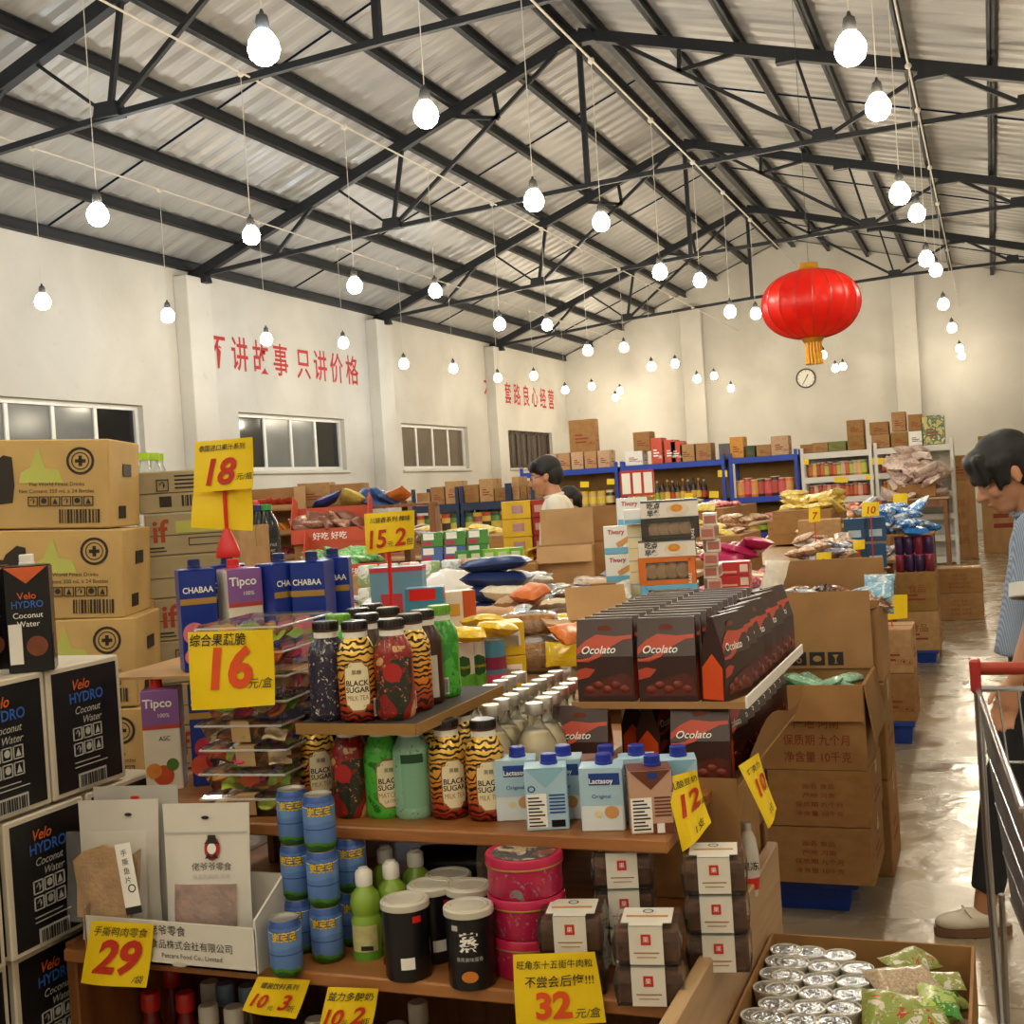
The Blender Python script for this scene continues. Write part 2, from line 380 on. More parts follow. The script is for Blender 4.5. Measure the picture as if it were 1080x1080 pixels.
ordn = names+['ninth', 'tenth', 'eleventh', 'twelfth', 'thirteenth']
for X, L in ROWS.items():
    for i, b in enumerate(L):
        p = atX(b[0], b[1], X); y = min(p.y, BY-1.2)
        cool = len(b) > 2
        lab = '%s LED bulb hanging over %s, %s in its row' % ('cool white' if cool else 'warm white', WHERE[X], ordn[i])
        bulb(X, y, p.z, cool, lab, X)
    for y, z in ADDED[X]: bulb(X, y, z, X < -4, 'LED bulb over %s, before those in view' % WHERE[X], X)
    pts = []; ay = -1.0
    while ay < BY-.3:
        pts.append((X, ay, 5.03)); ay += 2.5
    pts.append((X, BY-.25, 5.03))
    single('light_cable', MB().tube(pts, .009, 6).mesh(), CORD, 'thin pale cable that carries the bulb row over '+WHERE[X], 'cable', None, 'light cables')
# ================================================================== GENERIC GOODS
KR = [kraft('A98155', 0), kraft('9E7548', 1), kraft('B58F63', 2), kraft('94703F', 3), kraft('A07A52', 4)]
INK = mat('1D1A18', .6, 0, 0); INKR = mat('8C3A22', .7, 0, .1); TAPE = mat('B08A52', .25, 0, .05)
WHITE = mat('EDEAE2', .5, 0, .04); YEL = mat('F2CF0A', .5, 0, .05); HANDRED = mat('C5301A', .55, 0, .15, 60); ORANGE = mat('E0521A', .55, 0, .1)
REDP = mat('D5231C', .35, 0, .05); BLUEP = mat('1B3FA0', .4, 0, .08); BLACKP = mat('17161A', .4, 0, .1); SILVER = mat('D2D0C8', .36, .8, .05)
WOOD = woodmat('A8703E', '8A5528'); WOODD = woodmat('8A5A30', '6B3F1E', 2, 'v'); PLY = woodmat('C2A077', 'A98560', 1, 'p')
UB = MB().rbox(-.5, .5, -.5, .5, 0, 1, .012).mesh('carton_body')
USEAM = MB().box(-.497, .497, -.004, .004, 1.0, 1.0015).mesh('carton_seam')
UTAPE = MB().box(-.502, .502, -.07, .07, .999, 1.003).box(-.503, -.5, -.07, .07, .75, 1.0).box(.5, .503, -.07, .07, .75, 1.0).mesh('carton_tape')
def icons(mb, x, z, s, n=3, M=None):
    """row of framed shipping symbols on a -y face at y=0"""
    for i in range(n):
        a = x+i*s*1.15
        for q in ((a, a+s, z, z+s*.07), (a, a+s, z+s*.93, z+s), (a, a+s*.07, z, z+s), (a+s*.93, a+s, z, z+s)): mb.box(q[0], q[1], -.002, 0, q[2], q[3], M)
        if i % 3 == 0: mb.text('↑', s*.9, (M or Matrix()) @ T((a+s/2, -.002, z+s*.18)))
        elif i % 3 == 1: mb.lathe([(0, 0), (s*.3, 0)], 10, (M or Matrix()) @ T((a+s/2, -.002, z+s*.55)) @ RX(pi/2))
        else: mb.prism([(a+s*.25, z+s*.2), (a+s*.75, z+s*.2), (a+s*.5, z+s*.8)], .001, (M or Matrix()) @ T((0, -.0015, 0)))
    return mb
UMARK = []
for s in range(3):
    mb = MB()
    if s == 0:
        for k, q in enumerate(('净含量 10千克', '保质期 九个月', '产地 河南', '品名 食品')): mb.text(q, .1, T((.0, -.503, .2+k*.16)), 0, 0, .75)
    else:
        for k in range(4-s): mb.box(-.28, .02+.1*((k*7+s) % 3), -.503, -.5, .28+k*.11, .33+k*.11)
    if s == 1: icons(mb, .12, .2, .11, 3, T((0, -.501, 0)))
    if s == 2: mb.text('食品', .22, T((.02, -.502, .5)))
    mb.box(.502-.002, .503, -.2, .25, .3, .36).box(.5, .503, -.2, .1, .45, .5)
    UMARK.append(mb.mesh('carton_print'))
def carton(px, label, group=None, w=.4, d=.3, h=.28, rz=0, m=0, mark=0, tape=True, ink=None, tilt=0, name='cardboard_box'):
    """closed carton with its base centre at px (a point)"""
    M = T(px) @ RZ(rz) @ RY(tilt) @ Matrix.Diagonal((w, d, h, 1))
    r = thing(name, label, 'box', M, group); mm = KR[m] if isinstance(m, int) else m
    b = mk('body', UB, mm, r); mk('seam', USEAM, BLACKP, b)
    if tape: mk('tape', UTAPE, TAPE, r)
    if mark is not None: mk('print', UMARK[mark % 3], ink or INKR, r)
    return r
def open_carton(p, label, w, d, h, rz=0, m=0, flaps=((1, .2, 110), ), t=.006, group=None, cat='box', name='open_carton', ink=None):
    """flaps: (side 0 front 1 back 2 left 3 right, length, opening angle from closed)"""
    r = thing(name, label, cat, T(p) @ RZ(rz), group); mm = KR[m] if isinstance(m, int) else m
    mk('body', MB().box(-w/2, w/2, -d/2, d/2, 0, t).box(-w/2, w/2, -d/2, -d/2+t, t, h).box(-w/2, w/2, d/2-t, d/2, t, h).box(-w/2, -w/2+t, -d/2+t, d/2-t, t, h).box(w/2-t, w/2, -d/2+t, d/2-t, t, h), mm, r)
    for s, L, ang in flaps:
        a = radians(ang); ww = (w if s < 2 else d)*.985
        Mh = [T((0, -d/2, h)), T((0, d/2, h)) @ RZ(pi), T((-w/2, 0, h)) @ RZ(-pi/2), T((w/2, 0, h)) @ RZ(pi/2)][s]
        mk('flap', MB().box(-ww/2, ww/2, 0, L, -t, 0), mm, r, Mh @ RX(a))
    if ink:
        mb = MB()
        for k, q in enumerate(('净含量 10千克', '保质期 九个月', '产地 河南', '品名 食品')): mb.text(q, h*.14, T((w*.04, -d/2-.002, h*(.1+.2*k))), 0, 0, .9)
        mk('print', mb, ink, r)
    return r
def mixm(a, b, t): return a*(1-t)+b*t
def card(corners, Y, label, lines, group=None, stand=None, back=True, curl=.006, name='price_card', colr=None, stick=None):
    """hand-written price card; corners TL TR BR BL in photo pixels lying at depth Y (one or four values)"""
    Ys = Y if isinstance(Y, (list, tuple)) else [Y]*4
    P = [atY(c[0], c[1], y) for c, y in zip(corners, Ys)]; o = sum(P, Vector())/4
    nrm = ((P[1]-P[3]).cross(P[2]-P[0])).normalized()
    if nrm.dot(CAMP-o) < 0: nrm = -nrm
    def S(u, v, off=0):
        q = P[0]*(1-u)*(1-v)+P[1]*u*(1-v)+P[2]*u*v+P[3]*(1-u)*v
        return q-o+nrm*(curl*sin(u*pi*1.3+.4)*sin(v*2.2)+off)
    r = thing(name, label, 'price sign', T(o), group)
    mb = MB().grid(lambda u, v: S(u, v), 9, 7); mb.grid(lambda u, v: S(u, v, -.0012), 9, 7); mk('paper', mb, colr or YEL, r)
    W = (P[1]-P[0]).length; H = (P[3]-P[0]).length
    if stick is not None: bt = S(.5, .6, -.004); mk('stick', MB().tube([tuple(bt), (bt.x, bt.y+.01, stick-o.z)], .004, 6), REDP, r)
    for body, u, v, size, m, bold, sh in lines:
        vs, fs = textmesh(body, bold, sh)
        mk('lettering', MB().add([S(u+x*size*H/W, v-y*size, .0025) for x, y in vs], fs), m, r)
    return r
def bags():
    """pillow-shaped snack bag meshes, about 1 long, crimped at both ends, lying flat"""
    out = []
    for k in range(6):
        rs = random.Random(k); L = 1; W = rs.uniform(.62, .78); H = rs.uniform(.2, .3); nu, nv = 13, 9
        ph = [rs.uniform(0, 6) for _ in range(6)]; vs = []; fs = []
        for side in (1, -1):
            for i in range(nu):
                u = i/(nu-1)*2-1; e = max(0, 1-abs(u)**5); cr = abs(u) > .93
                for j in range(nv):
                    v = j/(nv-1)*2-1; f = max(0, 1-abs(v)**4)
                    wv = W*(1-.1*(1-abs(u)**3)); z = side*H*.5*(e*f)**.6
                    z += .018*sin(u*9+ph[0]+v*3)*sin(v*7+ph[1])*(e*f)+(.012*sin(v*16+ph[2]) if cr else 0)
                    vs.append((u*L/2, v*wv/2+.01*sin(u*6+ph[3]), z+.04*sin(u*2+ph[4])*.5))
        o = nu*nv
        for i in range(nu-1):
            for j in range(nv-1):
                a = i*nv+j; fs.append((a, a+nv, a+nv+1, a+1)); fs.append((o+a+1, o+a+nv+1, o+a+nv, o+a))
        me = MB().add(vs, fs).mesh('snack_bag', 70); out.append(me)
    return out
BAGS = bags()
def pillow(p, L, m, rz=0, tilt=(0, 0), k=None, label='', cat='snack bag', group=None, name='snack_bag', wy=1, hz=1):
    k = random.randrange(6) if k is None else k
    M = T(p) @ RZ(rz) @ RX(tilt[0]) @ RY(tilt[1]) @ Matrix.Diagonal((L, L*wy, L*hz, 1))
    return single(name, BAGS[k], m, label, cat, M, group)
def heap(x0, x1, y0, y1, z, n, L, pal, label, group, lift=0, name='snack_bag', cat='snack bag', wy=1, hz=1):
    """bags dropped one after another on a surface: each settles on what already lies there; lift raises the heap on a hidden carton"""
    if lift > .1:
        carton(((x0+x1)/2, (y0+y1)/2, z), 'carton buried under the '+group, 'buried cartons', (x1-x0)*.72, (y1-y0)*.72, lift, 0, 1, None, False)
    c = .04; H = {}
    def g(x, y):
        k = (int(x//c), int(y//c))
        if k in H: return H[k]
        u, v = (x-x0)/(x1-x0), (y-y0)/(y1-y0); return z+(lift if lift > .1 and .14 < u < .86 and .14 < v < .86 else 0)
    for i in range(n):
        f = lambda: min(.97, max(.03, random.gauss(.5, .26)))
        u, v = f(), f(); l = L*rnd(.8, 1.12); x, y = mixm(x0, x1, u), mixm(y0, y1, v); r = .3*l
        pts = [(x+r*k/2, y+r*m/2) for k in (-2, -1, 0, 1, 2) for m in (-2, -1, 0, 1, 2) if k*k+m*m < 7]; hs = sorted(g(*p) for p in pts); base = hs[int(len(hs)*.6)]
        tx = (g(x, y+r)-g(x, y-r))/(2*r); ty = (g(x+r, y)-g(x-r, y))/(2*r); th = .2*l*hz
        pillow((x, y, base+th*.45), l, random.choice(pal), rnd(0, 6.3), (max(-.5, min(.5, tx*.5))+rnd(-.12, .12), max(-.5, min(.5, -ty*.5))+rnd(-.12, .12)), None, label, cat, group, name, wy, hz)
        for p in pts: k = (int(p[0]//c), int(p[1]//c)); H[k] = max(H.get(k, 0), base+th*.85)
def table(x0, x1, y0, y1, z, label, m=None, group='display tables', th=.03):
    r = thing('display_table', label, 'table', T(((x0+x1)/2, (y0+y1)/2, 0)), group); w, d = (x1-x0)/2, (y1-y0)/2
    mk('tabletop', MB().rbox(-w, w, -d, d, z-th, z, .004), m or PLY, r)
    for sx in (-1, 1):
        for sy in (-1, 1): mk('leg', MB().box(sx*(w-.06)-.025, sx*(w-.06)+.025, sy*(d-.06)-.025, sy*(d-.06)+.025, 0, z-th), WOODD, r)
    mk('skirt', MB().box(-w+.03, w-.03, -d+.03, -d+.05, z-.14, z-th).box(-w+.03, w-.03, d-.05, d-.03, z-.14, z-th), WOODD, r)
    return r
LWH = mat('F4F2EC', .45, 0, .03); CREAM = mat('E8DDB8', .5, 0, .04); GOLD = mat('B8924A', .35, .5, .05)
def barcode(mb, x, z, w, h, M, seed=0):
    rs = random.Random(seed); a = x
    while a < x+w:
        b = rs.uniform(.02, .07)*w; mb.box(a, a+b, -.0006, 0, z, z+h, M); a += b+rs.uniform(.02, .05)*w
    return mb
def wrapgrid(r, a0, a1, z0, z1, n=9, hexa=0):
    """label curved round a bottle; hexa cuts the corners"""
    def fn(u, v):
        vv = z0+(z1-z0)*v; c = 1-hexa*max(0, abs(2*v-1)-.72)/.28
        a = mixm(a0, a1, .5+(u-.5)*c); return (r*sin(a), -r*cos(a), vv)
    return MB().grid(fn, n, 9)

# ================================================================== THE FRONT SHELF
sh = thing('wooden_shelf', 'oak-coloured wooden display shelf in front, carrying bottles, tins and cartons', 'shelf', T((-1, 2.1, 0)))
def shp(name, a, m): mk(name, MB().rbox(a[0]+1, a[1]+1, a[2]-2.1, a[3]-2.1, a[4], a[5], .003), m, sh)
shp('upper_board', (-1.572, -.485, 1.80, 2.68, .945, .967), WOOD)
shp('lower_board', (-1.54, -.452, 1.69, 2.42, .743, .765), WOOD)
shp('bottom_board', (-1.54, -.452, 1.70, 2.42, .33, .35), WOOD)
shp('side_panel', (-.452, -.43, 1.42, 2.42, 0, .79), PLY); shp('side_panel', (-1.562, -1.54, 1.72, 2.42, 0, .765), WOODD)
shp('back_panel', (-1.54, -.452, 2.42, 2.435, .0, .765), WOODD)
for x in (-1.45, -.98, -.52): shp('riser', (x, x+.02, 2.2, 2.66, .765, .945), WOODD)
shp('back_leg', (-1.46, -1.42, 2.66, 2.7, 0, .945), WOODD); shp('back_leg', (-.54, -.5, 2.66, 2.7, 0, .945), WOODD)
UZ, LZ = .967, .765
# ---- aluminium milk-tea bottles
def tiger(a='E8912A', b='F3C95A', c='2A1006', sc=34, key=0, bottom='8C1A0C'):
    k = ('tiger', a, b, c, sc, bottom)
    if k in MATS: return MATS[k]
    t = NT('striped_print'); v = t.mapr(scale=(1, 1, 1))
    wv = t.n('ShaderNodeTexWave', wave_type='BANDS', bands_direction='Z'); wv.inputs['Scale'].default_value = sc; wv.inputs['Distortion'].default_value = 9; wv.inputs['Detail'].default_value = 1.5; wv.inputs['Detail Scale'].default_value = 1.6
    t.l(v, wv.inputs['Vector'])
    sp = t.n('ShaderNodeSeparateXYZ'); t.l(t.obj(), sp.inputs[0])
    g = t.n('ShaderNodeMapRange'); g.inputs[1].default_value = 0; g.inputs[2].default_value = .12; t.l(sp.outputs[2], g.inputs[0])
    base = t.ramp(g.outputs[0], [(.0, bottom), (.2, 'B8401A'), (.5, a), (1, b)])
    f = t.ramp(wv.outputs['Fac'], [(.3, 'FFFFFF'), (.45, '000000')])
    t.col(t.mix(f, base, c)); MATS[k] = t.set(.28, .25); return MATS[k]
BP = [(0, 0), (.029, 0), (.0318, .004), (.0325, .012), (.0325, .108), (.031, .116), (.024, .131), (.0205, .137)]
bodyM = MB().lathe(BP, 28).mesh('bottle_body', 50)
neckM = MB().lathe([(.0205, .137), (.0205, .146), (.0195, .147)], 24).mesh('neck', 40)
capp = [(.0215, .147), (.0215, .15)]+[(.0212, .152), (.0212, .160), (.0195, .164), (.0, .1645)]
mb = MB().lathe(capp, 24)
for i in range(20): a = i*pi/10; mb.box(-.0012, .0012, .0205, .0222, .151, .162, RZ(a))
capM = mb.mesh('cap', 40); ringM = MB().lathe([(.0206, .1465), (.0222, .1475), (.0222, .1502), (.0206, .151)], 24).mesh('ring', 40)
CAPB = mat('1B120F', .3, 0, .05); CAPR = mat('4A2A18', .4, 0, .05); CAPG = mat('6DA82E', .35, 0, .05)
labM = wrapgrid(.0329, -.62, .62, .02, .098, 9, .55).mesh('label', 60); labE = wrapgrid(.0327, -.68, .68, .017, .101, 9, .55).mesh('label_edge', 60)
def lettr(lines, r=.0332):
    mb = MB()
    for s, z, size, bold, sx in lines: mb.text(s, size, T((0, 0, z)), bold, 0, sx, r)
    return mb.mesh('lettering')
T1 = lettr([('BLACK', .060, .0125, .02, 1), ('SUGAR', .049, .0125, .02, 1), ('黑糖', .079, .0085, 0, 1)])
T2 = lettr([('MILK TEA', .036, .012, -.005, .72)]); T3 = lettr([('MATCHA', .036, .012, -.005, .8), ('LATTE', .027, .007, 0, 1)])
bcM = wrapgrid(.0329, .85, 1.15, .006, .036, 4).mesh('barcode_panel')
mb = MB()
for i in range(9): a = .88+i*.028; mb.add(*[[(.0331*sin(q), -.0331*cos(q), z) for q in (a, a+.014) for z in (.009, .033)], [(0, 2, 3, 1)]])
barM = mb.mesh('barcode')
TAN = mat('9C6B3A', .5, 0, .05); MINT = mat('9CC9AE', .35, .2, .1)
def bs(kind):
    cap = CAPG if kind == 'matcha' else CAPB
    b = {'tiger': tiger(), 'matcha': printmat('2F8F2B', '4FB53A', '1C6B22', sc=26, seed=3), 'mint': printmat('9CC9AE', '8FBF9F', '3D7A52', sc=22, seed=5),
         'zebra': printmat('1B1B33', '2A2438', 'D9CBB8', sc=30, seed=1, hi=.7), 'leopard': printmat('2B2F22', '8E1D1A', 'C99A62', sc=24, seed=8), 'cocoa': mat('3E2114', .35, .1)}[kind]
    S = [('body', bodyM, b), ('neck', neckM, WHITE), ('cap', capM, cap, [('cap_ring', ringM, CAPR if cap is CAPB else CAPG)])]
    if kind in ('tiger', 'matcha'): S += [('label', labM, CREAM, [('label_edge', labE, TAN), ('lettering', T1, INK), ('lettering', T2 if kind == 'tiger' else T3, TAN)]), ('barcode_panel', bcM, LWH, [('barcode', barM, INK)])]
    elif kind == 'mint': S += [('label', wrapgrid(.0328, -.5, .9, .02, .108, 9).mesh(), mat('7FB494', .5)), ('label_band', wrapgrid(.0331, -.5, .7, .095, .11, 9).mesh(), mat('1F4A2C', .5))]
    elif kind == 'cocoa': S += [('label', wrapgrid(.0328, -1.0, .8, .012, .085, 9).mesh(), mat('C8C2B6', .5))]
    elif kind == 'leopard': S += [('label', MB().lathe([(0, 0), (.016, 0)], 14, T((0, -.0328, .078)) @ RX(pi/2)).mesh(), mat('B3201E', .5))]
    return S
BSS = {k: bs(k) for k in ('tiger', 'matcha', 'mint', 'zebra', 'leopard', 'cocoa')}
DESC = {'tiger': 'tiger-striped milk tea bottle', 'matcha': 'bright green matcha latte bottle', 'mint': 'pale mint bottle with text panel', 'zebra': 'dark navy bottle with zebra print', 'leopard': 'dark bottle with red disc and leopard print', 'cocoa': 'dark brown bottle with grey text panel'}
def put_bs(kind, x, yb, z, rz, label):
    p = atZ(x, yb, z); p.y += .03
    place(BSS[kind], 'drink_bottle', label, 'bottle', T(p) @ RZ(rz), 'aluminium drink bottles')
fr = radians(24)      # turned a little to face the photographer
tz = 1.143
r = thing('cardboard_tray', 'thin dark cardboard tray lying across the lower milk tea bottles', 'tray', T((-1.0, 1.95, tz-.006)))
mk('base', MB().box(-.1, .12, -.17, .2, -.003, .005), mat('2A2420', .8), r); mk('edge', MB().box(-.1, .12, -.173, -.17, -.012, .006).box(.12, .124, -.17, .2, -.012, .006), KR[3], r)
for k, x, y, a, l in (('zebra', 340, 761, .3, 'navy drink bottle with zebra print, first on the raised tray'), ('tiger', 371, 762, .45, 'tiger-striped milk tea bottle facing out on the raised tray'), ('leopard', 410, 760, .4, 'dark drink bottle with red disc and leopard print on the raised tray'),
                      ('tiger', 430, 751, -.6, 'tiger-striped bottle turned to its barcode, third row of the raised tray'), ('cocoa', 443, 744, .4, 'dark brown bottle with grey text panel on the raised tray'), ('matcha', 461, 736, -.4, 'green bottle with green cap, farthest corner of the raised tray'),
                      ('matcha', 354, 748, .4, 'green-capped bottle hidden behind the zebra bottle on the raised tray'), ('cocoa', 384, 748, .4, 'dark-capped bottle just behind the striped one on the raised tray'), ('tiger', 375, 737, .4, 'striped bottle in the middle of the raised tray, cap alone showing'),
                      ('zebra', 390, 729, .4, 'dark bottle at the back of the raised tray, cap alone showing'), ('cocoa', 407, 737, .4, 'dark-capped bottle behind the leopard bottle on the raised tray')): put_bs(k, x, y, tz, a, l)
for k, x, y, a, l in (('tiger', 328, 851, .75, 'tiger-striped milk tea bottle beside the dried fruit trays'), ('leopard', 364, 864, .1, 'dark leopard-print bottle standing on the wooden board'), ('matcha', 399, 864, .75, 'green matcha latte bottle standing on the wooden board'),
                      ('mint', 430, 865, .35, 'pale mint bottle with text panel standing on the wooden board'), ('tiger', 468, 865, .72, 'tiger-striped milk tea bottle next to the mint bottle'), ('tiger', 508, 867, .55, 'tiger-striped milk tea bottle next to the blue milk cartons'),
                      ('tiger', 446, 845, .4, 'striped bottle behind the mint bottle on the board'), ('tiger', 483, 845, .4, 'striped bottle in second row behind the barcode bottles'), ('cocoa', 345, 838, .4, 'dark-capped bottle in second row under the raised tray'),
                      ('cocoa', 383, 842, .4, 'dark bottle behind the green matcha bottle under the tray'), ('zebra', 412, 840, .4, 'dark navy bottle in second row under the tray'), ('cocoa', 440, 825, .4, 'brown bottle in third row at the tray edge')): put_bs(k, x, y, UZ, a, l)
# ---- round glass bottles of cream drink with metal caps
GL = glassy('EFE6CF', .03, .04, 'bottle_glass'); CREAMD = mat('EADDB6', .35, 0, .06)
g1 = MB().lathe([(0, 0), (.024, 0), (.033, .006), (.038, .03), (.0395, .055), (.0385, .08), (.034, .1), (.025, .116), (.016, .126), (.0135, .134), (.0135, .15)], 22, None, 1, 1, False).mesh('glass', 60)
g2 = MB().lathe([(0, .003), (.023, .003), (.032, .009), (.0368, .031), (.0383, .055), (.0373, .08), (.0328, .099), (.024, .114), (0, .115)], 22).mesh('drink', 60)
g3 = MB().lathe([(.0155, .146), (.0165, .148), (.0165, .163), (.0155, .166), (0, .1665)], 20).mesh('metal_cap', 40)
g4 = wrapgrid(.0402, -.6, .6, .02, .07, 9, .6).mesh('paper_label', 60)
g5 = lettr([('蜜豆奶', .04, .012, .01, 1)], .0408)
GBS = [('glass', g1, GL), ('drink', g2, CREAMD), ('metal_cap', g3, SILVER), ('paper_label', g4, CREAM, [('lettering', g5, mat('7A5A10', .6))])]
for c, (q0, q1, nb) in enumerate((((472, 743), (546, 709), 8), ((517, 743), (585, 708), 8), ((563, 741), (606, 716), 6))):
    a, e = atZ(*q0, 1.133), atZ(*q1, 1.133)
    for j in range(nb):
        p = a.lerp(e, j/(nb-1)); p.z = UZ; dxy = Vector((0, .004*(j % 2), 0))
        lab = 'cream-filled round glass bottle with silver screw cap, in the packed rows'
        if j == 0: lab = ['cream glass bottle at the front of its row, beside the raised tray', 'cream glass bottle at the front of the middle row', 'cream glass bottle with oval label at the front, above the blue cartons'][c]
        place(GBS, 'glass_bottle', lab, 'bottle', T(p+dxy) @ RZ(.35+rnd(-.2, .2)), 'cream glass bottles')
# ---- milk cartons with blue screw caps
def carton_spec(w, d, h, face, top, side, capc, captext, capoff=(0, -.01), letters=(), extra=()):
    bw, bd = w/2, d/2
    S = [('body', MB().rbox(-bw, bw, -bd, bd, 0, h, .002).mesh('body'), face)]
    S.append(('top_panel', MB().add([(-bw, -bd, h+.0006), (bw, -bd, h+.0006), (bw, bd, h+.0006), (-bw, bd, h+.0006), (0, -bd*.1, h+.004)], [(0, 1, 4), (1, 2, 4), (2, 3, 4), (3, 0, 4)]).mesh('top'), top))
    S.append(('side_panel', MB().box(bw, bw+.0006, -bd+.002, bd-.002, .002, h-.002).mesh('side'), side))
    if capc: S.append(('screw_cap', MB().lathe([(.0135, h), (.0135, h+.006), (.0125, h+.007), (.0125, h+.019), (.011, h+.0205), (0, h+.0205)], 20, T((capoff[0], capoff[1], 0))).mesh('cap', 40), capc))
    for nm, me, m in extra: S.append((nm, me, m))
    for s, x, z, size, m, bold, sx in letters: S.append(('lettering', MB().text(s, size, T((x, -bd-.0024, z)), bold, 0, sx).mesh(), m))
    return S
CAPBL = mat('1A2E9A', .35, 0, .05); LB = mat('A9CBDD', .45, 0, .05); NAVY = mat('153E8E', .45); BRN = mat('6B3423', .5)
def front(x0, x1, z0, z1, bd, m, nm='printed_panel', o=.0007): return (nm, MB().box(x0, x1, -bd-o, -bd, z0, z1).mesh(), m)
milkA = carton_spec(.064, .052, .108, mat('DCE7EC', .45, 0, .04), LB, LB, CAPBL, '', (.004, .0), [('Lactasoy', 0, .083, .0125, LWH, .02, .82), ('Original', 0, .058, .009, NAVY, 0, 1)],
    [front(-.032, .032, .045, .107, .026, LB), front(-.018, .028, .08, .1, .0268, NAVY, 'logo_panel'), ('biscuit_picture', MB().lathe([(0, 0), (.011, 0)], 12, T((.014, -.0268, .033)) @ RX(pi/2)).mesh(), mat('D29A5C', .5)), ('bean_picture', MB().lathe([(0, 0), (.006, 0)], 10, T((-.006, -.0268, .03)) @ RX(pi/2)).mesh(), mat('E5D8A8', .5))])
mb = MB()
for k in range(9): mb.box(-.028, -.003-.004*(k % 3), -.0272, -.0265, .008+k*.006, .0105+k*.006)
txt1 = mb.mesh(); mb = MB()
for k in range(6): mb.box(.004, .028, -.0272, -.0265, .03+k*.006, .0325+k*.006)
txt2 = mb.mesh(); tri = MB().add([(-.03, -.0268, .107), (.03, -.0268, .107), (0, -.0268, .075)], [(0, 2, 1)]).mesh()
mb = MB()
for k in range(7): barcode(mb, .006, .006, .02, .012, T((0, -.0265, 0)), k)
milkB = carton_spec(.064, .052, .108, LB, LB, mat('6FA9CC', .45), CAPBL, '', (.006, .0), [], [front(-.03, .0, .006, .064, .026, LWH), ('small_print', txt1, INK), ('small_print', txt2, NAVY), ('barcode', mb.mesh(), INK), ('flap_mark', tri, mat('8DBDD6', .5)), ('recycling_mark', MB().lathe([(.004, 0), (.006, 0)], 12, T((-.022, -.0268, .073)) @ RX(pi/2), 1, 1, False).mesh(), NAVY)])
TANP = mat('C39A83', .5, 0, .05)
milkC = carton_spec(.064, .052, .108, TANP, BRN, mat('23325F', .5), CAPBL, '', (.006, .0), [], [front(-.031, .0, .004, .062, .026, LWH), ('small_print', txt1, INK), ('small_print', txt2, BRN), ('flap_mark', tri, BRN), front(.0, .031, .002, .018, .026, BRN), ('white_mark', MB().box(.006, .017, -.0275, -.0268, .002, .018).mesh(), LWH), front(-.004, .01, .094, .104, .0268, NAVY, 'logo_panel')])
def put_box(S, x, y, z, rz, label, d=.052, name='drink_carton', cat='carton', group='milk drink cartons'):
    p = atZ(x, y, z)+Vector((0, d/2, 0)); return place(S, name, label, cat, T(p) @ RZ(rz) @ Matrix.Diagonal((1.04, 1, .91, 1)), group)
put_box(milkB, 573, 876, UZ, .32, 'pale blue milk carton turned to its small-print side on the board')
put_box(milkA, 633, 877, UZ, .22, 'pale blue milk carton with dark blue logo and biscuit picture facing out')
put_box(milkC, 683, 880, UZ, .36, 'brown chocolate milk carton standing at the board corner')
put_box(milkA, 541, 866, UZ, .3, 'blue milk carton half hidden next to the striped bottle')
put_box(milkA, 590, 865, UZ, .25, 'blue-capped carton in second row behind the small-print one'); put_box(milkC, 634, 866, UZ, .3, 'blue-capped carton in second row behind the biscuit one')
put_box(milkA, 668, 866, UZ, .3, 'pale blue carton in second row, cap before the chocolate bags'); put_box(milkB, 711, 868, UZ, .3, 'pale blue carton half hidden behind the curled 12 sign')
